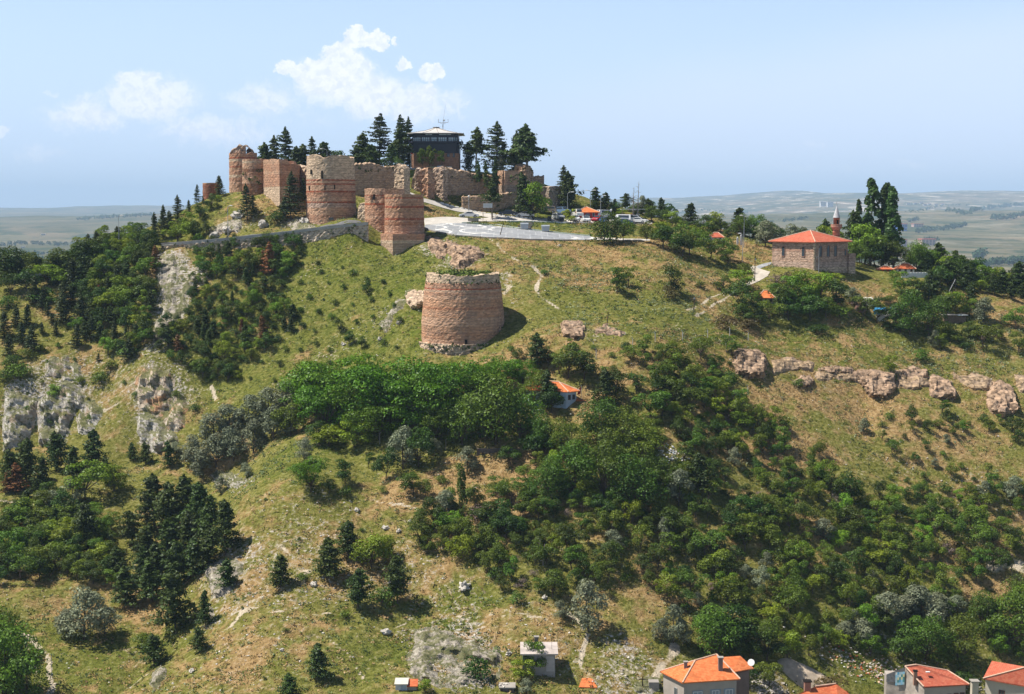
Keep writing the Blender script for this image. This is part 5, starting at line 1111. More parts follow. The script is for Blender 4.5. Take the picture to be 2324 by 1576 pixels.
for i, a in enumerate([(715,948,120,1.0),(765,960,140,1.1),(820,970,150,1.1),(885,975,150,1.15),(945,965,150,1.1),(1005,955,150,1.1),(1055,935,130,1.1),(1100,915,120,1.0),(1140,890,100,1.1),(740,985,110,1.0),(860,1000,120,1.1),(960,985,130,1.1),(1185,880,60,1.0),(700,925,70,1.0)]):
    T('acacia', a[0], a[1], a[2]*[1.0,1.1,.92,1.08,.95,.92,.85,.8,.8,1.1,.85,1.1,1,1][i], ['leftmost feathery bright tree of the large clump below the lone tower','second feathery tree from the left of the large clump','feathery tree with a rounded top, third in the clump','tallest feathery tree left of the clump middle','feathery tree in the clump middle',
      'feathery tree directly below the lone tower foot','feathery tree reaching up to the rubble foot of the lone tower','feathery tree at the right foot of the lone tower','small feathery tree at the right end of the clump','low feathery tree in the left front of the clump','feathery tree in the shaded front of the clump',
      'feathery tree in the front right of the clump','feathery shrub tree between the clump and the pyramid pine','thin feathery tree at the upper left fringe of the clump'][i], AL, a[3])
DT = 'dark garden trees around the blue house'
for a in [('bigleaf',1050,1010,110,'large dark tree below the feathery clump',1.0),('bigleaf',1125,1010,150,'largest round-crowned tree left of the blue house',1.1),('bigleaf',1180,1000,110,'large tree beside the pergola',1.0),('bigleaf',990,1010,100,'dark tree at the clump front above the grey oleaster',1.0),('bigleaf',1235,1030,84,'dark tree in front of the blue house',.9),
 ('bigleaf',1290,1045,92,'tall dark tree below the blue house',1.0),('bigleaf',1368,1010,110,'dark tree right of the blue house',1.0),('dark',1215,1040,60,'shadowed tree above the garden wall',1.3),('bigleaf',1400,1040,110,'dark tree high in the shaded gully',1.1),('bigleaf',1450,1070,110,'dark tree in the middle of the shaded gully',1.1),
 ('bigleaf',1300,1120,110,'dark broad tree in the shaded gully bottom',1.1),('bigleaf',1370,1130,120,'second dark broad tree in the shaded gully bottom',1.1),('bigleaf',1440,1160,120,'large dark crown in the lower gully',1.1),('bigleaf',1500,1120,90,'dark crown left of the white rubbish heap',1.0),('bigleaf',1250,1130,90,'olive green crown left in the gully',.9),
 ('dark',1100,1000,60,'low dark tree under the largest round crown',1.5),('pine',1585,1120,90,'dark conifer below the rubbish heap',1.1),('oleaster',1540,1150,90,'grey oleaster in the shaded gully',.9),('oleaster',1420,1030,60,'grey-green oleaster on the gully side',1.2),('fresh',1255,1085,60,'yellowish small tree above the gully',.9)]:
    T(a[0], a[1], a[2], a[3], a[4], DT, a[5])
GD = 'trees of the terrace garden'
for a in [('fresh',805,1015,62,'bright yellowish bush tree on the terrace edge',1.5),('fresh',745,1012,44,'low bright hedge-like tree on the terrace',2.2),('oleaster',915,1065,100,'big grey oleaster on the terrace right',.9),('dark',950,1062,92,'dark yellowish tree beside the big grey oleaster',.9),('oleaster',1060,1072,62,'round grey oleaster above the orange grass',1.2),
 ('oleaster',985,1035,42,'small oleaster beside the fence post',1.2),('acacia',705,1118,78,'feathery bright shrub tree alone on the slope',1.0),('dark',783,1098,56,'dark round tree below the terrace',1.1),('dark',747,1120,32,'small dark bush beside the footpath',1.2),('bush',787,1130,28,'bright round bush on the footpath',1.2),
 ('orchard',838,1065,40,'light shrub at the terrace corner',.9),('dark',875,1090,70,'narrow dark tree left of the oleaster foot',.8),('oleaster',690,1050,60,'greyish shrub tree on the slope crest',.9),('cypress',1052,1170,120,'tall slender dark conifer rising from the thicket',.7),('orchard',935,1125,56,'loose bush tree on the orange slope',1.4),
 ('orchard',965,1130,44,'bright bush tree on the orange slope',1.1),('bush',1000,1100,22,'small bush on the orange slope',1.3),('bush',870,1120,18,'tiny bush by the path',1.1),('oleaster',1010,1180,70,'greyish bush tree left of the slender conifer',1.0),('twigbush',1090,1190,50,'grey twiggy bush right of the slender conifer',1.4),
 ('dark',1105,1200,60,'round dark bush tree below the orange slope',1.5),('dark',720,1005,50,'dark shaded tree under the left end of the clump',1.5),('dark',1160,1055,40,'dark bush under the garden wall',1.5),('orchard',1130,1120,40,'light bush above the round dark one',1.3),('orchard',660,990,70,'dark green tree at the edge of the grey belt',1.0)]:
    T(a[0], a[1], a[2], a[3], a[4], GD, a[5])
OB = 'grey oleasters along the ravine'
for i, a in enumerate([(650,945,80,1.2),(610,955,80,1.1),(565,975,78,1.2),(520,985,70,1.2),(485,1010,76,1.2),(440,1055,70,1.1),(400,1040,40,1.2),(620,1000,80,1.1),(575,1030,80,1.1),(530,1045,80,1.1),(490,1060,80,1.1),(455,1085,70,1.1),(660,985,70,1.0),(190,1452,130,1.0),(238,1440,70,1.2),(150,1440,60,1.3),(165,1145,60,1.3),(120,1155,44,1.4),(90,1150,36,1.3),
    (1335,1435,128,.9),(1272,1408,46,1.1),(1528,1462,96,.8),(1550,1465,60,1.0),(1500,1458,54,1.1),(2010,1425,90,1.2),(2055,1415,70,1.4),(2092,1420,96,1.3),(2130,1410,66,1.5),(1960,1460,56,1.5),(1915,1455,44,1.6),(2170,1400,50,1.3),(1195,1576,40,1.3),(500,1120,40,1.1),(560,1085,36,1.2)]):
    LB = {13:'big dark silver oleaster alone in the lower left hollow',14:'lower right lobe beside the big silver oleaster',15:'left skirt bush of the big silver oleaster',19:'big silver oleaster beside the footpath fork',20:'small oleaster left of the footpath fork',21:'upright oleaster above the orange-roofed house',22:'oleaster right behind the upright one',23:'greenish oleaster left of the upright one',31:'grey bush at the bottom edge beside the flat grey shack'}
    T('oleaster', a[0], a[1], a[2], LB.get(i, 'grey-green oleaster in the belt right of the warm cliff, ' + where(a[0], a[1], [(460,'left end'),(530,'left half'),(600,'right half'),(999,'right end')], [(980,'top'),(1020,'upper'),(1050,'lower'),(9999,'front')]) if i < 13 else 'grey oleaster in the lower left ravine' if i < 19 or i > 31 else 'pale grey oleaster above the lower right houses, ' + where(a[0], a[1], [(1940,'left end'),(1980,'left of the middle'),(2030,'in the middle'),(2075,'right of the middle'),(2110,'tallest'),(2150,'right side'),(9999,'right end')], [(9999,'in the row')])), OB, a[3])
PN = 'pines of the lower left slopes'
for i, a in enumerate([(350,1200,125,1.0,'tall pine at the head of the dark grove'),(385,1215,120,1.0,''),(420,1200,120,1.0,''),(452,1215,120,1.0,''),(478,1235,110,1.0,''),(512,1262,125,.9,'narrow pine at the right edge of the dark grove'),(430,1270,110,1.1,''),(385,1290,110,1.1,''),(335,1280,90,1.1,''),(300,1240,80,1.1,''),(285,1375,90,1.2,'broad pine at the lower left of the dark grove'),
   (345,1365,100,1.1,''),(400,1340,110,1.1,''),(398,1432,140,1.0,'large dark pine standing free below the grove'),(440,1310,90,1.1,''),(470,1290,90,1.1,''),(360,1320,90,1.1,''),(322,1330,90,1.1,''),(265,1310,70,1.2,''),(455,1160,60,1.0,''),(515,1338,70,1.2,'bright pine growing from the pale outcrop'),(466,1420,80,.8,'slim dark shrub pine on the cliff below the outcrop'),(452,1480,58,1.1,'small pine on the sunny ridge'),(350,1512,74,1.2,'small pine in the lower left grass'),
   (742,1312,92,1.2,'round pine with a dark shadow in the centre'),(636,1335,74,1.2,'small pine left of the central one'),(812,1385,96,1.0,'pine below the green tree group'),(902,1372,110,.95,'tallest pine right of the green tree group'),(790,1262,80,1.2,'pine at the top of the green tree group'),(720,1545,84,1.1,'small pine at the bottom centre'),(655,1590,60,1.3,'pine top cut by the bottom edge'),
   (60,1095,100,1.0,'pine at the foot of the white cliff'),(128,1070,90,1.0,'pine before the middle of the white cliff'),(212,1075,100,1.0,'pine right of the white cliff foot'),(18,1110,90,1.0,'pine at the left edge under the cliff'),(95,1120,80,1.0,'lower pine between the cliff pines'),(165,1085,70,1.1,'pine in the row under the cliff'),(200,1245,104,1.0,'pine with rusty patches in the ravine'),
   (330,1055,50,1.0,'small pine at the warm cliff foot'),(385,1062,60,1.0,'second small pine at the warm cliff foot'),(240,1100,60,1.0,'small pine beside the bright round tree'),(300,1045,40,1.0,'little pine left of the warm cliff foot')]):
    T('pine', a[0], a[1], a[2], a[4] or 'dark pine packed in the grove by the sunny ridge, ' + where(a[0], a[1], [(320,'left side'),(370,'left of the middle'),(410,'in the middle'),(450,'right of the middle'),(999,'ridge side')], [(1225,'back row'),(1285,'second row'),(1335,'third row'),(9999,'front row')]), PN, a[3])
LL = 'leafy trees of the lower left ravine'
for a in [('fresh',195,1135,90,'bright round tree below the white cliff',1.2),('fresh',258,1115,66,'smaller bright tree right of the bright round one',1.1),('rusty',38,1118,66,'rust-red dead tree under the cliff pines',1.4),('rusty',18,1120,50,'second rust-red dead tree at the left edge',1.1),('bigleaf',20,1600,190,'large bright tree in the lower left corner',1.0),('bigleaf',5,1500,120,'bright tree at the left edge above the corner one',1.0),
  ('bigleaf',60,1600,120,'right half of the corner trees',.9),('bush',322,1474,40,'round bush beside the small pine on the grass',1.2),('fresh',845,1292,86,'green tree between the central pines',1.2),('fresh',875,1280,60,'bright tree right in the central group',1.1),('bush',786,1405,24,'small round bush on the footpath line',1.2),('bush',868,1378,44,'grey-green bush beside the tallest pine',1.3),
  ('bush',690,1318,18,'low bush next to the pale stone',1.8),('dark',110,1130,40,'dark tree in the pine row',1.2),('orchard',40,1215,70,'leafy tree at the left ravine edge',1.2),('orchard',95,1225,70,'leafy tree in the left ravine',1.2),('fresh',150,1250,66,'bright tree in the left ravine',1.2),('orchard',92,1305,60,'single tree above the left hollow',1.3),('fresh',150,1290,60,'bright tree below the left ravine middle',1.2),
  ('orchard',215,1210,54,'leaning stemmed tree in the ravine',1.1),('orchard',240,1280,56,'leafy tree under the pines',1.2),('fresh',60,1180,50,'bright tree beside the path end',1.4),('orchard',150,1190,50,'tree by the rusty pine',1.3),('dark',200,1310,50,'dark tree in the ravine bottom',1.3),('orchard',20,1260,60,'tree at the left edge of the ravine',1.3),('orchard',255,1330,40,'light shrub tree at the ravine mouth',1.2),
  ('darkbush',1078,1540,60,'dark bush in the rock notch at the bottom',1.0),('fresh',1215,1530,80,'dense tree hiding the front of the concrete hut',.8),('fresh',1185,1545,50,'bright bush left of the concrete hut',1.4),('fresh',965,1576,36,'small bush beside the white shed',1.0),('darkbush',443,935,20,'round dark bush on the warm cliff shoulder',1.2),('fresh',124,910,36,'bright bush growing on the white cliff',1.0),
  ('dark',1660,1470,100,'large dense tree behind the orange-roofed house',1.4),('bigleaf',1625,1490,110,'big green tree directly above the orange-roofed house',1.0),('fresh',1790,1500,66,'bright tree with pale blossom dots',1.1),('dark',1740,1500,76,'dark tree right of the orange-roofed house',1.3),('orchard',1725,1470,70,'broad tree right of the big green one',1.4),
  ('bigleaf',2100,1500,110,'large tree behind the middle right house',1.1),('bigleaf',2180,1510,110,'dark tree between the two right houses',1.1),('bigleaf',2290,1470,140,'largest tree at the right edge above the last house',1.1),('bigleaf',2330,1420,110,'tree at the right edge above the houses',1.0),('dark',2050,1500,60,'leafy tree above the gabled house',1.3),('bigleaf',2230,1440,90,'tree above the last two houses',1.0),
  ('fresh',1895,1475,50,'bright tree above the rubble field',1.1),('fresh',1975,1490,50,'bright tree right of the rubble field',1.2),('brownbush',1885,1565,34,'brown bush right of the dirt mound',2.0),('orchard',1745,1560,60,'tree beside the right house wing',1.1),('dark',1700,1560,50,'dark bush at the corner of the orange-roofed house',1.1),('dark',2190,1576,50,'dark bush between the houses',1.2)]:
    T(a[0], a[1], a[2], a[3], a[4], LL, a[5])
RS = 'rust-red dead conifers'
for a in [(612,625,72,1.1,'tallest rust-red conifer on the shrubby slope'),(598,610,40,1.0,'low rusty conifer beside the tallest one'),(598,775,58,1.1,'rust-red conifer above the bare slope'),(463,728,24,1.2,'small rusty top among the green shrubs'),(548,760,34,1.0,'rusty-topped conifer mid slope'),(405,800,40,1.2,'rusty conifer in the dark pines by the scree'),(230,690,44,1.0,'rusty pine on the left dark slope'),(352,620,60,1.0,'rusty pine beside the scree top')]:
    T('rusty', a[0], a[1], a[2], a[4], RS, a[3])
LT = 'trees on the left skyline'
for a in [('dark',12,622,56,'dark tree at the left edge of the skyline',1.3),('dark',42,625,60,'round tree on the left skyline',1.3),('orchard',82,630,52,'rounded tree over the parked silver car',1.4),('fir',122,625,40,'flat pine top right of the silver car',1.4),('fresh',110,650,50,'pale tree below the flat pine top',1.4),('fresh',135,650,44,'bright tree on the left saddle',1.3),('dark',25,670,50,'leafy tree lower at the left edge',1.4),
  ('dark',60,665,50,'leafy tree left of the silver car',1.3),('fir',165,660,70,'fir on the saddle of the left ridge',1.0),('pine',192,625,60,'dark pine rising from the left dark slope',.9),('darkbush',98,680,30,'dark bush under the silver car',1.8)]:
    T(a[0], a[1], a[2], a[3], a[4], LT, a[5])
FL = 'young firs on the bare left slope'
for a in [(145,735,70),(148,702,60),(98,700,36),(100,690,40),(20,810,50),(70,800,60),(50,780,46),(175,790,52),(128,762,30),(118,735,24),(78,690,60),(35,745,46),(108,715,30),(10,770,60),(60,740,46),(205,770,50),(160,690,40),(185,735,60),(120,650,50),(95,760,26)]:
    T('fir', a[0], a[1], a[2], 'young fir on the bare left slope, ' + where(a[0], a[1], [(45,'at the left edge'),(85,'left of the middle'),(125,'in the middle'),(165,'right of the middle'),(999,'beside the dark wood')], [(700,'upper part'),(740,'middle part'),(775,'lower part'),(9999,'lowest row')]), FL, 1.1)
for a in [(60,940,18),(150,905,16),(205,955,18),(30,915,16),(110,965,14),(340,870,16),(400,905,18),(360,950,14),(310,900,12),(180,870,16),(40,860,36),(30,835,30),(15,865,28),(55,850,26),(60,815,26),(115,690,20),(290,810,30),(250,840,24),(230,870,30),(265,800,34),(90,800,20),(20,700,30)]:
    T('bush', a[0], a[1], a[2], 'round bush above the white cliff, ' + where(a[0], a[1], [(25,'at the left edge'),(50,'second from the edge'),(120,'left side'),(260,'right side'),(999,'beside the ravine')], [(830,'upper'),(862,'middle'),(9999,'lower')]), 'bushes above the white cliff', 1.4)
# ---- thickets: each tree an object of its own, set out with a minimum spacing in metres
NEAR = np.array([(x, y) for x, y, _ in PLACED])
LM = [(1051,'the lone tower'),(1190,'the blue house'),(1300,'the concrete hut'),(1460,'the rubbish heap'),(1600,'the orange-roofed house'),(1705,'the big rounded rubble stub'),(1840,'the mosque'),(1985,'the dark-faced rubble stub'),(2105,'the gabled house'),(2200,'the domed rubble stub'),(2290,'the two-tiered rubble stub')]
SZ = lambda h: 'small' if h < 2.7 else 'medium' if h < 3.7 else 'tall'
CN = dict(orchard='mid green', fresh='bright green', dark='dark green', oleaster='grey-green', bush='low green', darkbush='low dark', brownbush='brownish', twigbush='bare', fir='young conifer', pine='dark pine', yellow='yellow-green')
def thicket(poly, spacing, mixk, hr, place, group, seed, keep=1.0, maxn=400, bands=None, avoid=None, wh=None):
    rs = random.Random(seed); pl = [G(u, v) for u, v in poly]; us = [p[0] for p in poly]; vs = [p[1] for p in poly]; got = []; tries = 0
    while tries < 6000 and len(got) < maxn:
        tries += 1; u = rs.uniform(min(us), max(us)); v = rs.uniform(min(vs), max(vs))
        if not bool(inpoly(u, v, poly)): continue
        if avoid and any(((u-a)/c)**2 + ((v-b)/d)**2 < 1 for a, b, c, d in avoid): continue
        g = raycast(u, v)
        if g is None: continue
        if any((g.x-x)**2 + (g.y-y)**2 < spacing**2 for x, y in got): continue
        if len(NEAR) and np.min((NEAR[:, 0]-g.x)**2 + (NEAR[:, 1]-g.y)**2) < (spacing*.75)**2: continue
        # clearings follow a smooth pattern in the ground
        if float(fbm(np.array(g.x), np.array(g.y), 11, 2, seed)) > keep: continue
        got.append((g.x, g.y)); k = rs.choices([m[0] for m in mixk], [m[1] for m in mixk])[0]; h = rs.uniform(*hr)*(.5 if 'bush' in k else 1)
        b = '' if not bands else next(n for lim, n in bands if v < lim)
        lm = min(LM, key=lambda q: abs(q[0]-u))[1] if bands else ''
        lab = f"{SZ(h) if 'bush' not in k else 'bushy'} {CN[k]} {'tree' if 'bush' not in k else 'shrub'} {place}" + (f", {b} below {lm}" if bands else f", {where(u, v, *wh)}" if wh else '')
        plant(k, g, h, lab.replace('  ', ' '), group, rs.uniform(.85, 1.25))
    return len(got)
RW = lambda *a: [(x, n) for x, n in a]
WH3 = (RW((420,'beside the scree'),(490,'left of the rusty conifers'),(560,'around the rusty conifers'),(9999,'toward the green slope')), RW((600,'top row'),(660,'upper part'),(720,'middle part'),(790,'lower part'),(9999,'bottom row')))
WH4 = (RW((200,'near the bare slope'),(270,'in the left half'),(9999,'next to the scree')), RW((600,'top row'),(660,'upper part'),(720,'middle part'),(780,'lower part'),(9999,'bottom row')))
WH5 = (RW((90,'at the left edge'),(180,'in the middle'),(9999,'near the pine grove')), RW((1210,'upper part'),(1260,'middle part'),(9999,'lower part')))
WH8 = (RW((680,'beside the shrubby slope'),(780,'in the middle'),(9999,'near the lone tower')), RW((680,'upper part'),(760,'middle part'),(9999,'lower part')))
MX = [('orchard',4.4),('dark',1.5),('bush',1.5),('fresh',1.1),('oleaster',.35),('darkbush',.6),('twigbush',.35),('brownbush',.15)]
BD = [(1050,'upper rows'),(1150,'second rows'),(1250,'middle rows'),(1350,'lower rows'),(1600,'lowest rows')]
AV = [(1360,1480,110,80),(1530,1035,36,24),(1820,1010,40,40),(1960,1405,40,20),(1700,1010,20,20)]
n1t = thicket([(1210,1100),(1300,1040),(1480,960),(1480,860),(1620,860),(1750,880),(1800,960),(1800,1060),(1900,1110),(2000,1130),(2100,1110),(2324,1130),(2330,1300),(2200,1330),(2150,1420),(1900,1440),(1600,1440),(1500,1360),(1400,1320),(1180,1380),(1080,1290),(940,1260),(950,1210),(1050,1150)],
   1.75, MX, (2.1, 4.3), 'in the thicket', 'dense thicket of the right slope', 5, .55, 420, BD, AV)
n2t = thicket([(1560,960),(1700,930),(1850,960),(2000,950),(2324,960),(2330,1140),(2100,1120),(1850,1100)], 2.5, [('orchard',3),('bush',2.5),('dark',1),('oleaster',.3),('darkbush',.8)], (1.6, 3.1), 'on open ground', 'scattered trees under the rampart', 9, .30, 90, BD, AV)
n3t = thicket([(440,575),(500,556),(560,556),(680,560),(688,590),(650,650),(640,700),(690,745),(620,790),(560,830),(540,870),(470,880),(420,840),(345,790),(370,760),(430,720),(440,640)], 1.55, [('dark',2.2),('bush',1.2),('orchard',1.2),('fresh',1.4),('darkbush',1.6),('pine',1.0),('brownbush',.25)], (2.0, 3.8), 'below the road wall', 'shrubs under the castle road', 13, .7, 170, wh=WH3)
n4t = thicket([(100,640),(170,590),(240,560),(330,545),(345,580),(345,700),(330,790),(280,830),(200,780),(170,760),(190,700),(150,660)], 1.8, [('dark',2.4),('fresh',2.2),('orchard',.9),('fir',1.8),('pine',1.4)], (2.8, 5.0), 'in the left wood', 'wood on the left slope', 17, .9, 120, wh=WH4)
n5t = thicket([(0,1170),(100,1160),(260,1200),(250,1330),(120,1320),(0,1330)], 2.0, [('orchard',1.5),('dark',2),('fresh',1.6),('bush',1),('pine',.5)], (2.6, 4.4), 'in the lower left ravine', 'ravine trees', 21, .6, 60, wh=WH5)
n6t = thicket([(1560,1440),(1900,1430),(2210,1380),(2324,1340),(2324,1500),(2180,1540),(2010,1500),(1900,1490),(1840,1520),(1700,1520),(1600,1490)], 2.4, [('dark',2),('orchard',2.4),('fresh',1),('bush',1.6),('darkbush',.6)], (2.0, 3.8), 'above the lower houses', 'trees above the lower houses', 23, .4, 70, BD, [(1940,1500,60,22),(1810,1520,50,20)])
n7t = thicket([(950,1170),(1130,1110),(1230,1060),(1260,1100),(1180,1300),(1060,1270),(940,1240)], 2.4, [('orchard',3),('dark',1.4),('bush',1.8),('fresh',.8),('twigbush',.5)], (1.8, 3.4), 'left of the shaded gully', 'trees left of the gully', 27, .3, 50, BD)
n8t = thicket([(560,620),(700,600),(860,620),(920,700),(900,800),(700,850),(560,880)], 3.2, [('bush',2.6),('darkbush',2.6),('dark',.3)], (1.3, 2.6), 'dotting the green slope', 'shrubs on the green slope', 31, .35, 60, wh=WH8)
n9t = thicket([(1160,800),(1440,790),(1660,830),(1620,950),(1400,980),(1330,930),(1180,880)], 3.0, [('orchard',2.6),('bush',2.2),('dark',1.4),('darkbush',.6)], (1.7, 3.0), 'on the straw slope', 'straw slope trees', 35, .15, 50, [(1600,'uppermost')])
n10t = thicket([(0,640),(130,640),(190,730),(300,860),(240,920),(60,880),(0,880)], 4.5, [('bush',3),('fir',1.4),('darkbush',1)], (1.5, 2.6), 'on the bare left slope', 'bushes of the bare left slope', 39, .9, 30)
n11t = thicket([(600,1120),(900,1110),(960,1250),(900,1420),(600,1560),(300,1576),(480,1440),(560,1300)], 7.0, [('bush',3),('darkbush',1)], (.8, 1.4), 'dotting the dry foreground slope', 'bushes of the foreground slope', 43, 1, 18)
n12t = thicket([(1000,470),(1180,640),(1600,640),(1640,700),(1500,760),(1250,700)], 6.0, [('bush',3),('darkbush',1)], (.7, 1.3), 'dotting the open meadow', 'bushes of the meadow', 47, 1, 14)
n13t = thicket([(2090,612),(2330,640),(2330,680),(2110,655)], 3.4, [('dark',2),('pine',2),('fresh',1)], (2.6, 4.6), 'filling the right end of the ridge', 'ridge end trees', 51, .8, 30)
print('THICK', n1t, n2t, n3t, n4t, n5t, n6t, n7t, n8t, n9t, n10t, n11t, n12t, n13t, CNT)

# ---- low ground cover nobody could count
def cover(name, mat, dens, n, r, ls, leaves, seed, label, up=.25):
    rs = np.random.RandomState(seed); C_ = []; got = 0
    x = rs.uniform(-150, 150, n*6); y = rs.uniform(155, 345, n*6); k = dens(x, y) > rs.uniform(0, 1, len(x)); x, y = x[k][:n], y[k][:n]
    for k, pl in RP.items():
        m = (seg_dist(x, y, pl + [pl[0]]) > .5) & ~inpoly(x, y, pl); x, y = x[m], y[m]
    z = bil(ZG, x, y, GX0, GY0, GS); s = rs.uniform(.5, 1.4, len(x))
    off = rs.normal(0, 1, (len(x), leaves, 3))*np.array([r, r, r*.45]); off[:, :, 2] = np.abs(off[:, :, 2])
    Pn = (np.stack([x, y, z + up*.3], 1)[:, None, :] + off*s[:, None, None]).reshape(-1, 3); N_ = off.reshape(-1, 3) + [0, 0, .3]
    N_ /= np.linalg.norm(N_, axis=1, keepdims=True); me = leaves_mesh(name, Pn, N_, np.full(len(Pn), ls), mat, seed)
    o = bpy.data.objects.new(name, me); COL.objects.link(o); tag(o, label, None, None, 'stuff'); return o
m_sage = leafmat('sage_leaf', (0.20,0.235,0.12), .015, .1, .4); m_straw = leafmat('straw', (0.40,0.26,0.115), .01, .1, .4); m_herb = leafmat('herb_leaf', (0.115,0.155,0.035), .02, .1, .4); m_ol = leafmat('dark_herb', (0.075,0.10,0.026), .02, .1, .4)
M1g = M1.reshape(XX.shape + (4,))
def ch(c, x, y): return bil(M1g[:, :, c], x, y, GX0, GY0, GS)
mead = plan([(1130,560),(1500,570),(1640,640),(2324,720),(2330,850),(1700,800),(1480,790),(1250,750),(1200,680)])
cover('weeds', m_sage, lambda x, y: np.where(inpoly(x, y, mead), .75, .10)*np.clip(.45+1.6*fbm(x, y, 7, 3, 61), 0, 1)*(1-ch(0, x, y)), 9000, .32, .15, 9, 61, 'pale sage tufts spread over the meadow')
cover('grass', m_straw, lambda x, y: np.clip(ch(2, x, y)*1.2 + .25*fbm(x, y, 9, 3, 63), 0, 1)*(1-ch(0, x, y)), 9000, .30, .13, 8, 63, 'dry straw-coloured grass clumps on the slopes')
cover('weeds', m_herb, lambda x, y: np.clip(.25 + .8*fbm(x, y, 8, 3, 65) + .5*ch(3, x, y), 0, 1)*(1-ch(0, x, y)), 14000, .30, .13, 8, 65, 'green herb tufts spread over the hillside')
cover('undergrowth', m_ol, lambda x, y: np.clip(.15 + 1.0*fbm(x, y, 6, 3, 67) + .3*ch(3, x, y), 0, 1)*(1-ch(0, x, y)), 9000, .35, .14, 9, 67, 'dark low undergrowth patches over the hillside')
# loose stones as rubble nobody could count
def stones(name, mat, n, dens, seed, r0, r1, label):
    rs = np.random.RandomState(seed); x = rs.uniform(-140, 140, n*25); y = rs.uniform(155, 320, n*25); k = dens(x, y) > rs.uniform(0, 1, len(x)); x, y = x[k][:n], y[k][:n]; z = bil(ZG, x, y, GX0, GY0, GS)
    base = np.array([(1,0,0),(-1,0,0),(0,1,0),(0,-1,0),(0,0,1),(0,0,-1)], float); fc_ = np.array([(0,2,4),(2,1,4),(1,3,4),(3,0,4),(2,0,5),(1,2,5),(3,1,5),(0,3,5)])
    V = (base[None]*rs.uniform(.55, 1.3, (len(x), 6, 1)) + rs.normal(0, .12, (len(x), 6, 3)))*rs.uniform(r0, r1, (len(x), 1, 1)); V[:, :, 2] *= .7
    V = (V + np.stack([x, y, z + r0*.3], 1)[:, None]).reshape(-1, 3); Q = (fc_[None] + (np.arange(len(x))*6)[:, None, None]).reshape(-1, 3)
    o = bpy.data.objects.new(name, np_mesh(name, V, Q, mat, False)); COL.objects.link(o); tag(o, label, None, None, 'stuff')
m_st = simple('loose_stone', (0.56,0.51,0.44), .95, .05, .35, .8)
stones('rubble', m_st, 3000, lambda x, y: np.clip(ch(1, x, y)*.8 - .1, 0, 1), 71, .07, .24, 'loose pale stones on the rocky patches')
stones('gravel', m_st, 1500, lambda x, y: np.clip(.02 + .12*(fbm(x, y, 6, 3, 73) > .25), 0, 1), 72, .07, .2, 'small pale stones dotted over the slopes')

# ================================================================== buildings and man-made things
def tilemat(name, a, b, scale=1.0, rot=0.0):
    m = new_mat(name); N = NT(m.node_tree); oc = N('ShaderNodeTexCoord').outputs['Object']
    mp = N('ShaderNodeMapping', {'Vector': oc, 'Rotation': (0, 0, rot), 'Scale': (scale, scale, scale*1.6)}).outputs[0]
    vo = N('ShaderNodeTexVoronoi', {'Vector': mp, 'Scale': 3.2}).outputs['Color']
    f = N('ShaderNodeSeparateColor', {0: vo}).outputs[0]
    c = N.mix(f, a, b)
    sz = N('ShaderNodeSeparateXYZ', {0: mp}).outputs[2]
    row = N.math('FRACT', N.math('MULTIPLY', sz, 5.2)); c = N.mix(N.math('MULTIPLY', N.sm(row, 0.75, 0.95), .45), c, (a[0]*.45, a[1]*.4, a[2]*.4))
    n = N.noise(oc, 1.2, 5); c = N.mix(N.math('MULTIPLY', N.sm(n, .5, .68), .35), c, (a[0]*.6, a[1]*.75, a[2]*.8))
    wv = N('ShaderNodeTexWave', {'Vector': mp, 'Scale': 2.6, 'Distortion': .3}).outputs[1]
    finish(N, c, .85, N.math('ADD', wv, row), .5, .08, spec=.1); return m
TILE_R = tilemat('old_red_tiles', (0.50,0.115,0.065), (0.60,0.19,0.11)); TILE_O = tilemat('new_orange_tiles', (0.66,0.17,0.055), (0.80,0.27,0.10)); TILE_C = tilemat('clay_tiles', (0.55,0.13,0.055), (0.68,0.21,0.09))
PLA = simple('grey_plaster', (0.40,0.35,0.30), .9, .1, .12, .6); CREAM = simple('cream_plaster', (0.55,0.50,0.40), .9, .1, .12, .6); WHT = simple('white_paint', (0.75,0.74,0.70), .7, .3, .06)
BLUEW = simple('pale_blue_plaster', (0.50,0.58,0.66), .85, .1, .08); WOOD = simple('weathered_wood', (0.22,0.155,0.11), .9, .1, .25, 4); DWOOD = simple('dark_wood_frame', (0.13,0.05,0.035), .7, .3, .15, 3)
GLASS = simple('window_glass', (0.05,0.065,0.08), .12, .6, .05); METAL = simple('galvanised_metal', (0.42,0.44,0.45), .45, .5, .1, Metallic=.5); CONC = simple('bare_concrete', (0.33,0.30,0.265), .9, .1, .15, 1)
BLK = simple('black_metal', (0.03,0.03,0.033), .5, .4, .1); REDP = simple('red_paint', (0.38,0.035,0.025), .6, .3, .08); NAVY = simple('dark_cladding', (0.020,0.022,0.036), .45, .4, .1)
BRB = masonry('restaurant_brick', [(0,(0.33,0.185,0.12)),(30,(0.33,0.185,0.12))], 30, 3, 2.5, .3, .5, 0, .2)
RIDGE = simple('ridge_mortar', (0.62,0.42,0.30), .9, .1, .15, 2)

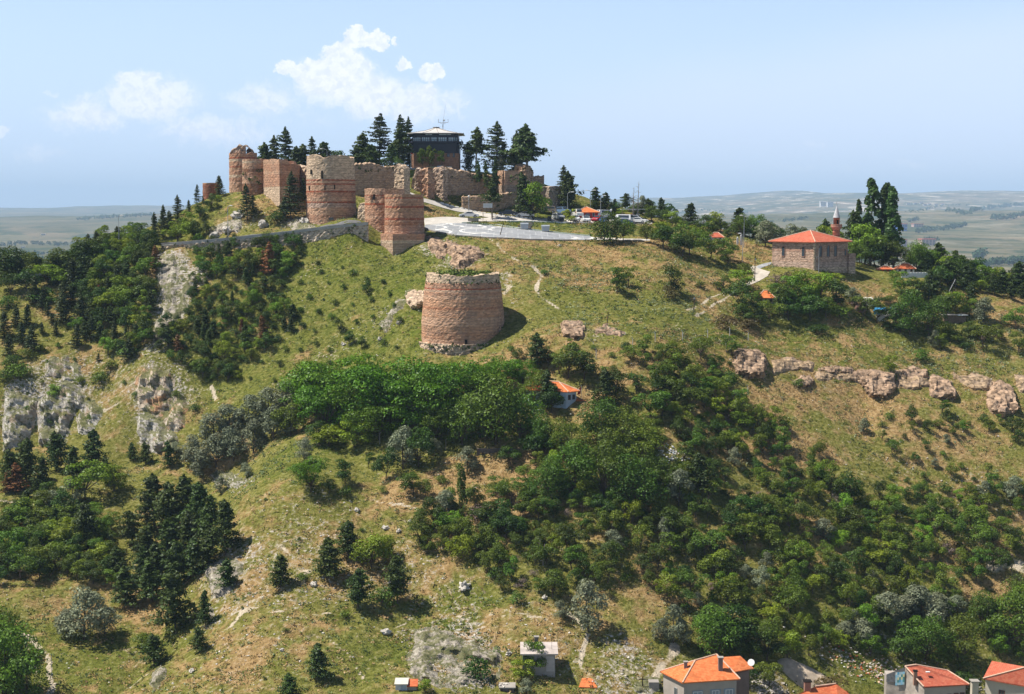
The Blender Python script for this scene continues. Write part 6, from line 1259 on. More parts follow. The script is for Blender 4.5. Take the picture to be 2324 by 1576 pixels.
def roof_obj(name, faces, mat, parent, th=.14, ridges=()):
    """faces: list of lists of 3D points (local); solidified downwards; ridge caps as a sub-part"""
    V = []; Fc = []
    for f in faces:
        b = len(V); n = len(f); V += [Vector(p) for p in f] + [Vector(p) - Vector((0, 0, th)) for p in f]
        nn = (Vector(f[1])-Vector(f[0])).cross(Vector(f[2])-Vector(f[0])); up = nn.z > 0; r = list(range(n)); r2 = [n+i for i in range(n)]
        Fc.append([b+i for i in (r if up else r[::-1])]); Fc.append([b+i for i in (r2[::-1] if up else r2)])
        for i in range(n): j = (i+1) % n; Fc.append([b+i, b+n+i, b+n+j, b+j] if up else [b+j, b+n+j, b+n+i, b+i])
    o = mesh_obj(name, V, Fc, mat, parent)
    if ridges:
        mb = MB()
        for a, b in ridges: mb.tube(Vector(a)+Vector((0,0,.03)), Vector(b)+Vector((0,0,.03)), .10, .10, 6)
        mb.build('ridge_tiles', RIDGE, o)
    return o
def chimney(p, w, h, mat, parent, capm=CONC, name='chimney'):
    c = MB().box(-w/2, w/2, -w/2, w/2, -.8, h).build(name, mat, parent, loc=p); MB().box(-w*.68, w*.68, -w*.68, w*.68, h+.003, h+.1).build('chimney_cap', capm, c); return c
def window(parent, M, w, h, frame=WHT, glass=GLASS, bars=1, sill=True, name='window', depth=.07):
    """M: matrix at the window centre on the wall face, local -Y outward"""
    mb = MB(); t = .07
    mb.box(-w/2, w/2, -depth, .02, h/2-t, h/2, M).box(-w/2, w/2, -depth, .02, -h/2, -h/2+t, M).box(-w/2, -w/2+t, -depth, .02, -h/2+t, h/2-t, M).box(w/2-t, w/2, -depth, .02, -h/2+t, h/2-t, M)
    for k in range(bars): x = -w/2 + w*(k+1)/(bars+1); mb.box(x-.03, x+.03, -depth+.01, .02, -h/2+t, h/2-t, M)
    f = mb.build(name, frame, parent); MB().box(-w/2+t, w/2-t, -.03, -.005, -h/2+t, h/2-t, M).build('pane', glass, f)
    if sill: MB().box(-w/2-.08, w/2+.08, -.16, .01, -h/2-.09, -h/2-.003, M).build('sill', CONC, f)
    return f
def face_M(a, b, s, z, off=.012):
    """matrix on the wall going a->b (2D), outward = right-hand side of a->b"""
    a, b = Vector(a[:2]), Vector(b[:2]); d = (b-a).normalized(); n = Vector((d.y, -d.x)); p = a.lerp(b, s) + n*off
    return Matrix(((d.x, -n.x, 0, p.x), (d.y, -n.y, 0, p.y), (0, 0, 1, z), (0, 0, 0, 1)))
def walls(name, pts, z0, z1, mat, parent, top=True):
    n = len(pts); V = [(p[0], p[1], z0) for p in pts] + [(p[0], p[1], z1) for p in pts]
    Fc = [(i, (i+1) % n, n+(i+1) % n, n+i) for i in range(n)] + ([tuple(range(n, 2*n))] if top else [])
    return mesh_obj(name, V, Fc, mat, parent)

# ---- mosque
def mosque():
    c = P(1848, 613, 286); a = R(50); S_ = 11.0
    L = Vector((-math.cos(a), math.sin(a)))*S_; Rr = Vector((math.sin(a), math.cos(a)))*S_
    e = empty('mosque', tuple(c), 'old stone mosque with low red hipped roof and arched windows on the ridge', 'mosque')
    H = zat(1848, 549, 286) - c.z
    m = masonry('mosque_masonry', [(0,PL),(.35,(0.50,0.36,0.28)),(1.5,(0.50,0.34,0.25)),(3.6,(0.42,0.25,0.18)),(4.1,(0.47,0.32,0.24))], 8, 2.4, 2.2, .6, 1.1, .5, .3)
    pl = [Vector((0, 0)), Rr, Rr+L, L]
    body = walls('wall', pl, -1.8, H, m, e, True)
    stone_body('quoins', dense([p*0.001 + Vector((0, 0)) + q for p, q in zip(pl, [Vector((-.03,-.06)), Vector((.25,-.05)), Vector((.03,.2)), Vector((-.25,.02))])], .3), -1.2, H+1.1, PALE, e, ((0,1),(1,1)), None, .01, .1, 0, 3, False)
    cx = (Rr+L)/2; ov = .62; rz = H - .05
    cor = [cx + (p-cx)*(1+ov*1.414/((p-cx).length)) for p in pl]; ap = Vector((cx.x, cx.y, rz + zat(1832,522.7,293.8) - zat(1848,549,286)))
    k = [Vector((p.x, p.y, rz)) for p in cor]
    roof_obj('roof', [[k[i], k[(i+1) % 4], ap] for i in range(4)], TILE_R, e, .16, [(ap, k[i]) for i in range(4)])
    def arch(parent, M, w, h, name='arched_window'):
        pts = [Vector((-w/2, 0, -h/2)), Vector((w/2, 0, -h/2))] + [Vector((w/2*math.cos(t), 0, h/2-w/2+w*.62*math.sin(t))) for t in np.linspace(0, math.pi, 9)]
        f = MB().prism([M @ (p*1.0 + Vector((0, -.02, 0))) for p in pts], 0, M.to_3x3() @ Vector((0, .12, 0))).build(name, GLASS, parent)
        mb = MB(); fr = [M @ (Vector((p.x*1.14, -.05, p.z*1.05))) for p in pts]
        for i in range(len(fr)-1): mb.tube(fr[i], fr[i+1], .07, .07, 4)
        mb.build('brick_surround', m_srd, f); return f
    m_srd = simple('brick_surround', (0.36,0.19,0.13), .9, .05, .2, 3)
    for s, w, h in [(.27, .75, 1.9), (.74, .75, 1.9)]: arch(e, face_M(L, (0, 0), s, zat(1800, 571.5, 290)-c.z, .02), w, h)
    for s in (.17, .40, .62): arch(e, face_M((0, 0), Rr, s, H-2.0, .02), .85, 2.2)
    arch(e, face_M((0, 0), Rr, .92, H-2.4, .02), .5, 1.2)
    window(e, face_M((0, 0), Rr, .05, H-3.2), .3, .3, sill=False, bars=0, name='wall_plate')
    # low annex wall to the right
    mbx = MB(); a1 = Rr*1.0; mbx.box(0, 1.6, -.5, .6, -1.5, H*.55, Matrix.Translation((a1.x, a1.y, 0)) @ Matrix.Rotation(R(20), 4, 'Z')); mbx.build('annex', m, e)
    # minaret behind the right corner
    q = P(1897.7, 541, 297.5); b = Vector((q.x-c.x, q.y-c.y, 0)); z = lambda v: zat(1897, v, 297.5) - c.z
    mr = masonry('minaret_brick', [(0,(0.40,0.16,0.10)),(40,(0.40,0.16,0.10))], 50, 3, 2.6, .4, .6, 0, .2)
    mn = MB().lathe(b, [(.82,-1),(.80,z(541)),(.76,z(530)),(.80,z(529.5)),(.74,z(526)),(.72,z(523))], 16).build('minaret', mr, e, True)
    MB().lathe(b, [(.74,z(523.002)),(.95,z(519.5)),(1.12,z(516)),(1.18,z(515.9)),(1.18,z(509.5)),(1.08,z(509.4)),(1.08,z(514))], 16).build('balcony', masonry('balcony_stone', [(0,(0.45,0.24,0.17)),(40,PK)], 50, 3, 2, .3, .5, 0, .2), mn, False)
    MB().lathe(b, [(.66,z(514)),(.64,z(497)),(.70,z(496.5)),(.70,z(494.6))], 16).build('upper_shaft', mr, mn, True)
    MB().lathe(b, [(.78,z(494.55)),(.50,z(484)),(.14,z(471)),(.03,z(467.5))], 12).build('lead_spire', simple('lead_sheet', (0.50,0.50,0.50), .5, .4, .15, 3), mn, False)
    fi = MB().tube(b+Vector((0,0,z(468))), b+Vector((0,0,z(456))), .035, .02, 6)
    for v, r in ((465,.11),(462.5,.08),(460.5,.06)): fi.ico(b+Vector((0,0,z(v))), r, (1,1,1), 1, 0, 0)
    fi.build('finial', METAL, mn)
    for s in (-1, 1):
        sp_ = MB().lathe(b+Vector((s*.75,-.25,z(503.5))), [(.05,-.12),(.16,.12)], 8); sp_.build('loudspeaker', WHT, mn)
    slit(mn, b.x+.05, b.y-.66, z(505), .3, .9, name='door_opening')
mosque()

# ---- restaurant tower
def restaurant():
    Y = 355; c = P(990.5, 392, Y); c.z = gz(c.x, c.y); w = 52.5*Y/F; z = lambda v: zat(990, v, Y-w) - c.z
    e = empty('restaurant_tower', tuple(c), 'square lookout restaurant tower with dark glazed top floor and pale pyramid roof', 'tower building')
    def sq(h, ch): return [Vector(p) for p in ((-h+ch,-h),(h-ch,-h),(h,-h+ch),(h,h-ch),(h-ch,h),(-h+ch,h),(-h,h-ch),(-h,-h+ch))]
    walls('brick_base', sq(w, .6), -2, z(348), BRB, e); walls('dark_storey', sq(w+.03, .6), z(348)+.003, z(325), NAVY, e)
    walls('balcony_band', sq(w*1.1, .9), z(325)+.003, z(321), NAVY, e, True)
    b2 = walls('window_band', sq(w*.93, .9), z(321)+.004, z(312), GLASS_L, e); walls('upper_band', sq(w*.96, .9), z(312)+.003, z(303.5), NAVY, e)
    mb = MB(); hw = w*.945
    for i in range(22):
        x = -hw + 2*hw*i/21
        for y in (-hw, hw): mb.box(x-.055, x+.055, y-.06, y+.06, z(321), z(312))
        for y in (-hw, hw): mb.box(y-.06, y+.06, x-.055, x+.055, z(321)+.002, z(312)-.002)
    for i, x in enumerate((-.62,-.22,.12,.56)): mb.box(hw*x-.16, hw*x+.16, -hw-.08, -hw+.05, z(321)+.003, z(312)-.003)
    mb.build('mullions', NAVY, e)
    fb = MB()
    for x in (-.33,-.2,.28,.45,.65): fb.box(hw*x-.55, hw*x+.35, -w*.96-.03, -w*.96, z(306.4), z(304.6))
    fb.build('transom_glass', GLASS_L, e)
    r = MB()
    for (h1, h2, d) in ((1.12, 1.12, 0),): 
        for s in (-1, 1): r.tube((-w*h1, s*w*h1, z(318)), (w*h1, s*w*h1, z(318)), .04); r.tube((s*w*h1, -w*h1, z(318)), (s*w*h1, w*h1, z(318)), .04)
    for i in range(17):
        x = -w*1.12 + 2*w*1.12*i/16
        for s in (-1, 1): r.tube((x, s*w*1.12, z(323)), (x, s*w*1.12, z(318)), .03); r.tube((s*w*1.12, x, z(323)), (s*w*1.12, x, z(318)), .03)
    r.build('balcony_railing', BLK, e)
    for x, zz, ww, hh in [(-.13,352,.6,.7),(.32,352.5,.7,.8),(.56,352.5,.7,.8),(.79,352.5,.5,1.1)]:
        window(e, face_M((-w, -w), (w, -w), .5+x/2, z(zz)), ww, hh, NAVY, GLASS, 0, False)
    # roof: concave pyramid of metal sheets with ribs
    prof = [(1.20, z(302.3)), (.93, z(300)), (.55, z(295.8)), (.28, z(291.5)), (.10, z(288)), (.10, z(287.2))]
    V = []; Fc = []; n = 24
    def ring(k):
        out = []
        for i in range(n):
            t = 2*math.pi*(i+.5)/n; cc, ss = math.cos(t), math.sin(t); m_ = max(abs(cc), abs(ss)); rr = w/m_*(1 if k > .9 else .9+.1*k); q = min(1, max(0, (1.2-k)/1.1)); rr = rr*(1-q) + w*1.12*q
            out.append((cc*rr*k, ss*rr*k))
        return out
    for k, zz in prof: V += [(x, y, zz) for x, y in ring(k)]
    V += [(x, y, z(303.6)) for x, y in ring(1.20)]; m_ = len(prof)
    for a in range(m_-1):
        for i in range(n): j = (i+1) % n; Fc.append((a*n+i, a*n+j, (a+1)*n+j, (a+1)*n+i))
    for i in range(n): j = (i+1) % n; Fc.append((m_*n+i, m_*n+j, j, i))
    Fc.append(tuple(range((m_-1)*n, m_*n))); Fc.append(tuple(m_*n+i for i in range(n))[::-1])
    rf = mesh_obj('roof', V, Fc, simple('pale_roof_sheet', (0.60,0.56,0.51), .5, .4, .08, .5), e)
    rb = MB()
    for i in range(0, n, 2):
        for a in range(m_-2): rb.tube(Vector(V[a*n+i])+Vector((0,0,.04)), Vector(V[(a+1)*n+i])+Vector((0,0,.04)), .06, .05, 4)
    rb.build('roof_ribs', simple('roof_rib', (0.30,0.27,0.24), .6, .3), rf)
    MB().lathe((0,0,0), [(.75,z(287.3)),(.9,z(286.2)),(.85,z(285.6))], 12).build('roof_cap', simple('cap_metal', (.12,.11,.11), .6), rf)
    # antenna
    ax = (1005-990)*Y/F; an = MB().tube((ax,0,z(291)), (ax+.1,0,z(268)), .09, .07); an.tube((ax+.1,0,z(268)), (ax+.9,0,z(226)), .035, .012, 5)
    an.tube((ax-1.1,0,z(275.5)), (ax+1.3,0,z(275)), .05); an.tube((ax-1.1,0,z(275.5)), (ax-1.1,0,z(267)), .06); an.tube((ax+1.3,0,z(275)), (ax+1.3,0,z(267)), .05)
    an.tube((ax-.9,0,z(275)), (ax+.05,0,z(279)), .04); an.tube((ax+.9,0,z(275)), (ax+.05,0,z(279)), .04); an.ico((ax+.35,-.2,z(270)), .28, (1,.5,1), 1, 0, 0); an.box(ax-.12,ax+.12,-.15,.1,z(285),z(281))
    an.build('antenna_mast', METAL, e)
    MB().box(w*.4, w*.7, -w-1.1, -w-.1, -1.5, z(379)).build('white_kiosk', WHT, e); MB().box(w*.1, w*.38, -w-1.4, -w-.6, -1.5, z(377)).build('blue_box', simple('pale_blue_panel', (0.42,0.55,0.70), .6), e)
    MB().box(-w*.22, w*.08, -w-1.0, -w-.05, -1.5, z(381)).build('entrance_porch', CREAM, e); MB().box(-w*.26, w*.13, -w-1.3, -w+.1, z(381)+.003, z(379)).build('porch_roof', simple('green_porch', (.3,.36,.25), .7), e)
    MB().box(-w*1.05, -w*.2, -w-.6, -w-.1, -1.5, z(382)).build('side_panel', simple('grey_panel', (.35,.36,.38), .7), e)
    q = P(941, 352, Y-w-1.5); fl = MB().tube((-w-.1, -w-1.2, -1.5), (-w-.1, -w-1.2, z(341)), .05); fl.build('flag_pole', METAL, e)
    V = [(-w-.1+.0, -w-1.2, z(343)), (-w+.25, -w-1.35, z(344)), (-w+.35, -w-1.1, z(351)), (-w-.1, -w-1.2, z(350))]
    mesh_obj('flag', V, [(0,1,2,3)], simple('red_cloth', (.6,.02,.02), .8), e)
GLASS_L = new_mat('glass_painted_sky'); N = NT(GLASS_L.node_tree); finish(N, (0.60,0.72,0.74,1), .1, spec=.8)  # pale base colour paints in the bright sky seen through the panes
restaurant()
g0 = P(920, 396, 338)
hd = MB().box(-1.5, 3.3, -.5, .5, -6, zat(930, 388, 338)-g0.z).build('evergreen_hedge', DG, None, loc=g0); tag(hd, 'dark clipped hedge filling the gap beside the wall end pillar', 'hedge')
# ---- pale low wall ring at the gate gap, park pavilion
def pavilion():
    c = P(1332, 492, 336); e = empty('pavilion', tuple(c), 'red-walled pavilion with an orange hipped roof behind the parked cars', 'building'); z = lambda v: zat(1332, v, 334) - c.z; k = 336/F
    w, d = 23*k, 2.4; pl = [Vector(p) for p in ((-w,-d),(w,-d),(w,d),(-w,d))]; walls('wall', pl, -1, z(481.5), REDP, e)
    o_ = 27.5*k; rz = z(482); K_ = [Vector(p) for p in ((-o_,-d-.5,rz),(o_,-d-.5,rz),(o_,d+.5,rz),(-o_,d+.5,rz))]; a1 = Vector((-.2,0,z(469.5))); roof_obj('roof', [[K_[i], K_[(i+1) % 4], a1] for i in range(4)], TILE_O, e, .12, [(a1, p) for p in K_])
    fr = MB(); pts = [Vector((-.75+.75*(1-math.cos(t))*1.0, -d-.03, z(491)+ (z(484.5)-z(491))*math.sin(t))) for t in np.linspace(0, math.pi, 10)]
    fr.prism(pts, 0, (0, .1, 0)); fr.build('arched_window', simple('grey_glass', (.10,.12,.15), .2, .6), e); window(e, face_M((-w,-d),(w,-d), .8, z(487)), .5, 1.2, METAL, GLASS, 0, False)
pavilion()
# ---- white hut near the tall lamp
def hut(uc, vb, Y, wpx, vt_eave, vt_top, label, roofm, wallm, cat='hut', skew=.3, win=3, dep=3.0, name='small_house', name_win='window'):
    c = G(uc, vb); Y = c.y; e = empty(name, tuple(c), label, cat); k = Y/F; w = wpx*k/2; z = lambda v: zat(uc, v, Y) - c.z
    walls('wall', [Vector(p) for p in ((-w,0),(w,0),(w+skew,dep),(-w+skew,dep))], -1, z(vt_eave), wallm, e)
    o_ = .35; rz = z(vt_eave)-.03; K_ = [Vector(p) for p in ((-w-o_,-o_,rz),(w+o_,-o_,rz),(w+skew+o_,dep+o_,rz),(-w+skew-o_,dep+o_,rz))]; a1 = Vector((-w*.2+skew/2, dep/2, z(vt_top))); a2 = Vector((w*.4+skew/2, dep/2, z(vt_top)))
    roof_obj('roof', [[K_[0],K_[1],a2,a1],[K_[1],K_[2],a2],[K_[2],K_[3],a1,a2],[K_[3],K_[0],a1]], roofm, e, .1, [(a1,a2),(a1,K_[0]),(a2,K_[1])])
    for i in range(win): window(e, face_M((-w,0),(w,0), (i+.5)/win, z(vt_eave)*.55), .45, .55, DWOOD, GLASS, 0, False, name_win)
    return e
hut(1624, 547, 311, 32, 538.5, 528.5, 'small white hut with a red roof among ridge trees', TILE_R, WHT)
bx = P(1603, 545, 310); t_ = MB().box(-.6,.6,-.4,.4,-1,1.3).box(.65,1.2,-.3,.3,-1,.8).build('steel_cabinet', METAL, None, loc=bx); tag(t_, 'grey metal cabinets at the left of the white hut', 'cabinet')
for i, (u, v) in enumerate([(1674,545),(1682,540)]):
    q = P(u, v, 312); t_ = MB().box(-.22,.22,-.15,.15,-1.8,.4).lathe((0,0,.4),[(.18,0),(.14,.2),(.04,.3)],8).build('gravestone', simple('white_marble', (.62,.62,.6), .7), None, loc=q); tag(t_, ['left pale gravestone under the dark trees by the lamp','right pale gravestone under the dark trees by the lamp'][i], 'gravestone', 'gravestones')
hut(1738, 690, 268, 34, 676, 661, 'hut with an orange tiled roof sunk in the garden trees', TILE_O, PLA, dep=4.5, skew=.5)
hut(2009, 616, 298, 32, 611, 605, 'tiny red-roofed open shelter right of the poplars', TILE_C, REDP, dep=2.5, name='garden_shelter')
hut(2055, 620, 297, 40, 610, 598.5, 'white garden house with an orange peaked roof near the poplars', TILE_C, WHT, dep=3.2)
q = P(2075, 622, 294); b_ = MB()
for i in range(9): b_.box(-2.6+i*.62, -2.6+i*.62+.5, -.15, .15, -.8, .35)
b_.box(-2.7, 3.1, -.1, .1, -.8, .1); t_ = b_.build('white_wall', WHT, None, loc=q); tag(t_, 'low white toothed garden wall before the white garden house', 'garden wall')
# plank shed
def plank_shed():
    c = G(2167, 735); e = empty('plank_shed', tuple(c), 'grey plank shed with a flat patched sheet roof beside the vivid green plot', 'shed'); k = 277/F; w = 25*k
    mb = MB()
    for i in range(12): x = -w + 2*w*i/12; mb.box(x, x+2*w/12-.03, (i % 2)*.03, .1, -1.5, 1.5 - .02*i)
    mb.box(-w, -w+.1, .1, 2.4, -1.5, 1.5); mb.box(w-.1, w, .1, 2.4, -1.5, 1.35); mb.build('plank_wall', WOOD, e)
    for x0, x1, m, s in ((-w-.3,.5,simple('dusty_sheet',(.52,.47,.42),.7),.06),(.45,1.5,simple('blue_grey_sheet',(.42,.52,.55),.6),-.02),(1.4,w+.3,WHT,.03)):
        MB().box(x0, x1, -.4, 2.6, 1.55+s, 1.63+s).build('roof_sheet', m, e)
    MB().tube((-w,-.3,-1.6),(-w,-.3,1.5),.06).tube((.3,-.35,-1.6),(.3,-.35,1.5),.05).build('post', WOOD, e)
plank_shed()
# tarpaulins and covers
def cloth(name, u, v, Y, w, h, mat, label, cat, group=None, seed=1):
    c = G(u, v+5) + Vector((0, 0, 5*Y/F)); n = 10; V = []; Fc = []; rs = random.Random(seed)
    for i in range(n+1):
        for j in range(n+1):
            x = (i/n-.5)*w; y = (j/n-.5)*w*.6; z = h*(1-abs(j/n-.5)*1.2) - (h*1.0 if j in (0, n) else 0) - (h*.7 if i in (0, n) else 0) + rs.uniform(-.1,.1)*h
            V.append((x+rs.uniform(-.05,.05), y, z))
    for i in range(n):
        for j in range(n): Fc.append((i*(n+1)+j, (i+1)*(n+1)+j, (i+1)*(n+1)+j+1, i*(n+1)+j+1))
    o = mesh_obj(name, V, Fc, mat, None, loc=c); tag(o, label, cat, group); return o
TB = simple('blue_tarp', (.03,.22,.42), .6); TB2 = simple('bright_blue_tarp', (.08,.25,.70), .6); TO = simple('orange_tarp', (.75,.12,.03), .6); TW = simple('pale_sheet', (.62,.60,.55), .7)
TG = 'tarpaulins of the garden camp'
cloth('tarpaulin', 1997, 708, 278, 2.6, .8, TB, 'teal blue tarpaulin at the left of the camp', 'tarpaulin', TG, 1)
cloth('tarpaulin', 2012, 714, 277, 2.8, .7, TW, 'white sheet hanging in the middle of the camp', 'tarpaulin', TG, 2)
cloth('tarpaulin', 2026, 707, 278, 1.4, .7, TB2, 'bright blue tarpaulin above the orange one', 'tarpaulin', TG, 3)
cloth('tarpaulin', 2029, 714, 277, 1.7, .7, TO, 'orange tarpaulin at the right of the camp', 'tarpaulin', TG, 4)
cloth('tarpaulin', 1998, 724, 275, 1.6, .8, TW, 'pale sheet low among the dark trees of the camp', 'tarpaulin', TG, 5)
cloth('tarpaulin', 1970, 689, 281, 2.3, 1.1, simple('cream_cover', (.66,.62,.52), .8), 'cream cover over a heap left of the large tree', 'cover', None, 6)
cloth('tarpaulin', 1951, 704, 280, 2.0, .9, simple('brown_cover', (.26,.15,.11), .8), 'brown covered heap left of the tarpaulin camp', 'cover', None, 7)
q = P(1936, 686, 283); t_ = MB().tube((0,0,-1),(0,0,.5),.12).box(-.35,.35,-.3,.3,.5,.75).build('beehive_post', WHT, None, loc=q); tag(t_, 'small white-capped post in the garden shrubs', 'post')

# ---- blue house with flag
def blue_house():
    c = G(1285, 930); Y = c.y; e = empty('blue_house', tuple(c), 'pale blue house with orange tiled roof half hidden by dark conifers', 'house'); z = lambda v, y=Y: zat(1285, v, y) - c.z
    k = Y/F; A = Vector((-.9, .9)); B = Vector((0, 0)); C_ = Vector((1.7, 1.3)); D = Vector((-3.9, 5.5)); E_ = Vector((-6.2, 3.2))
    A2 = Vector((-6.0, 2.6)); pl = [B, C_, C_+Vector((-3.9,4.4)), A2+Vector((1.7,1.3))+Vector((-2.2,2.2)), A2]
    Hh = z(889)
    walls('wall', pl, -1.5, Hh, BLUEW, e)
    cen = sum(pl, Vector((0,0)))/len(pl); K_ = [Vector((*(cen + (p-cen)*1.14), Hh-.02)) for p in pl]; a1 = Vector((-4.6, 4.2, z(870))); a2 = Vector((-1.1, 2.6, z(872)))
    roof_obj('roof', [[K_[0],K_[1],a2],[K_[1],K_[2],a2],[K_[2],K_[3],a1,a2],[K_[3],K_[4],a1],[K_[4],K_[0],a2,a1]], TILE_O, e, .12, [(a1,a2),(a2,K_[0]),(a2,K_[1])])
    for s in (.3, .72): window(e, face_M(B, C_, s, z(903)), .5, .8, DWOOD, GLASS, 0, False)
    chimney(Vector((-4.9, 3.4, z(874))), .55, .9, simple('chimney_brick', (.30,.15,.11)), e, DARK)
    e2 = empty('small_house', (c.x+1.9, c.y+1.2, c.z+.4), 'little orange-tiled lean-to right of the blue house', 'lean-to')
    walls('wall', [Vector(p) for p in ((0,0),(1.6,.4),(1.4,2.4),(-.2,2))], -1.5, .9, PLA, e2); roof_obj('roof', [[Vector((-.3,-.3,.8)),Vector((1.9,.2,.8)),Vector((1.5,2.6,1.7)),Vector((-.5,2.2,1.7))]], TILE_O, e2, .1)
    q = P(1319, 905, Y+1.5); f = empty('flagpole', tuple(q), 'slim flagpole with a drooping red flag right of the blue house', 'flagpole')
    MB().tube((0,0,-2),(0,0,zat(1319,875,Y+1.5)-q.z),.05,.04).build('pole', METAL, f); zz = zat(1319,877,Y+1.5)-q.z
    mesh_obj('flag', [(0,0,zz),(-.5,-.1,zz-.5),(-.65,.05,zz-1.5),(-.1,0,zz-1.2)], [(0,1,2,3)], simple('flag_red', (.35,.02,.02), .8), f)
    # pergola, terrace wall, signs
    q = G(1209, 950); pg = MB()
    for x in (-.9, .2, 1.3): pg.tube((x,0,-2.2),(x,0,1.2),.05,.05,6)
    pg.box(-1.2,1.6,-.05,.05,1.2,1.28); pg.tube((1.3,0,-.9),(.8,0,1.2),.03,.03,5); t_ = pg.build('pergola', WHT, None, loc=q); tag(t_, 'white metal pergola frame between the dark trees left of the blue house', 'pergola')
    q = G(1175, 1022); t_ = MB().box(-6.5, 5.5, 0, .5, -2.6, .2).build('garden_wall', simple('dark_stone_wall', (.16,.13,.11), .9, .05, .3, 2), None, loc=q); tag(t_, 'dark stone terrace wall above the orange grass', 'garden wall')  # terrace wall in one dark stone colour, varied at random
    for u, v, nm, lb, m in [(1096,960,'garden_table','pale wooden table on the terrace lawn',CONC),(1010,958,'bench_slab','white bench slab on the terrace lawn',WHT)]: pass
    q = G(1010, 980); t_ = MB().box(-.9,.9,-.35,.35,.35,.45).box(-.7,-.55,-.3,.3,-.2,.35).box(.55,.7,-.3,.3,-.2,.35).build('garden_bench', TW, None, loc=q); tag(t_, 'pale bench on the lawn below the feathery trees', 'bench')
blue_house()
for i, (u, v) in enumerate([(1012,1022),(862,1008),(1228,1130)]):
    g = G(u, v); t_ = MB().tube((0,0,-.3),(0,0,1.7),.05).tube((0,0,1.7),(.25,0,2.0),.04).build('fence_post', CONC, None, loc=g); tag(t_, ['fence post by the small oleaster on the terrace','fence post left on the terrace','fence post beside the yellowish tree above the gully'][i], 'fence post', 'terrace fence posts')

# ---- houses along the bottom edge
def big_house():
    ze = 41.2; pt = lambda u, v, z: Pz(u, v, z)
    FL, FR, L0 = pt(1549,1550,ze), pt(1680,1541.5,ze), pt(1497.5,1524,ze); R1 = pt(1578,1499,ze+1.55); R2 = pt(1626,1485.5,ze+1.9)
    c = Vector((FL.x, FL.y, ze-5)); e = empty('town_house', tuple(c), 'grey plastered house with bright orange roof, two chimneys and a satellite dish', 'house'); q = lambda p: p - c
    BK = L0 + (FR-FL); BK.z = ze; LS = pt(1516, 1533, ze)
    f1 = [q(FL), q(FR), q(R2), q(R1)]; f2 = [q(L0), q(FL), q(R1)]; f3 = [q(FR), q(BK), q(R2)]; f4 = [q(BK), q(L0), q(R1), q(R2)]
    roof_obj('roof', [f1, f2, f3, f4], TILE_O, e, .14, [(f2[1], f2[2]), (f1[2], f1[3]), (f1[1], f1[2]), (f2[0], f2[2])])
    ctr = (q(FL)+q(FR)+q(BK)+q(L0))/4; ins = lambda p: Vector((p.x + (ctr.x-p.x)*.09, p.y + (ctr.y-p.y)*.09))
    w = [ins(q(FL)), ins(q(FR)), ins(q(BK)), ins(q(L0))]; walls('wall', w, -3, 4.9, PLA, e)
    for s, b in ((.26, 1), (.60, 1), (.86, 1)):
        f = window(e, face_M(w[0], w[1], s, 3.15), .95 if s != .26 else 1.2, 1.05, WHT, simple('curtain_glass', (.30,.14,.12) if s < .8 else (.10,.12,.13), .3, .4), b); MB().box(-.72,.72,-.05,0,-.65,.65, face_M(w[0], w[1], s, 3.15, .006)).build('window_surround', simple('blue_grey_trim', (.28,.33,.37), .7), f)
    window(e, face_M(w[3], w[0], .62, 3.2), .6, 1.1, METAL, GLASS, 1); MB().box(-.4,.4,-.04,.02,-.9,.9, face_M(w[3], w[0], .8, 1.4)).build('door', simple('orange_door', (.55,.2,.08)), e)
    MB().box(-7.9, -.3, -.03, 0, 0, .1, Matrix.Translation((0,0,0))).build('band', CONC, e) if 0 else None
    # right wing
    W1, W2, W3 = q(pt(1662,1526,ze+.35)), q(pt(1711,1517,ze+.35)), q(pt(1680,1488.8,ze+1.5)); W4 = q(pt(1634,1492,ze+1.5))
    wing = roof_obj('wing_roof', [[W1, W2, W3, W4]], TILE_O, e, .13)
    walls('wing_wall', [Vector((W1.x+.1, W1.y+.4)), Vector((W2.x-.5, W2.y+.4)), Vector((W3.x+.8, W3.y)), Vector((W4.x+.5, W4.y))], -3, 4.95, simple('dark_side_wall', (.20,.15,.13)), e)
    for u, v0, v1, wd, z0 in ((1556,1519,1503,.42,ze+.7),(1635,1510,1493,.55,ze+1.35)):
        p = q(pt(u, v0, z0)); chimney(p, wd, zat(u, v1, p.y+c.y) - z0, simple('chimney_plaster', (.22,.17,.15)), e)
    d = q(pt(1704.5, 1510, ze+.9)); dm = MB(); M = Matrix.Translation(d+Vector((0,0,.35))) @ Matrix.Rotation(R(62), 4, 'X') @ Matrix.Rotation(R(-18), 4, 'Y')
    pr = [(.02, -.10), (.25, -.07), (.42, -.015), (.45, .01)]; V = []
    b = MB().lathe((0,0,0), pr, 18); b.V = [M @ Vector(v) for v in b.V]; b.tube(d+Vector((0,0,-.5)), d+Vector((0,.05,.3)), .04); b.build('satellite_dish', WHT, e)
    # small block beside the left corner
    bq = q(pt(1480, 1556, ze-1.8)); MB().box(bq.x-.4, bq.x+.9, bq.y, bq.y+1.2, -3, bq.z+.4).build('yard_wall', CONC, e)
big_house()
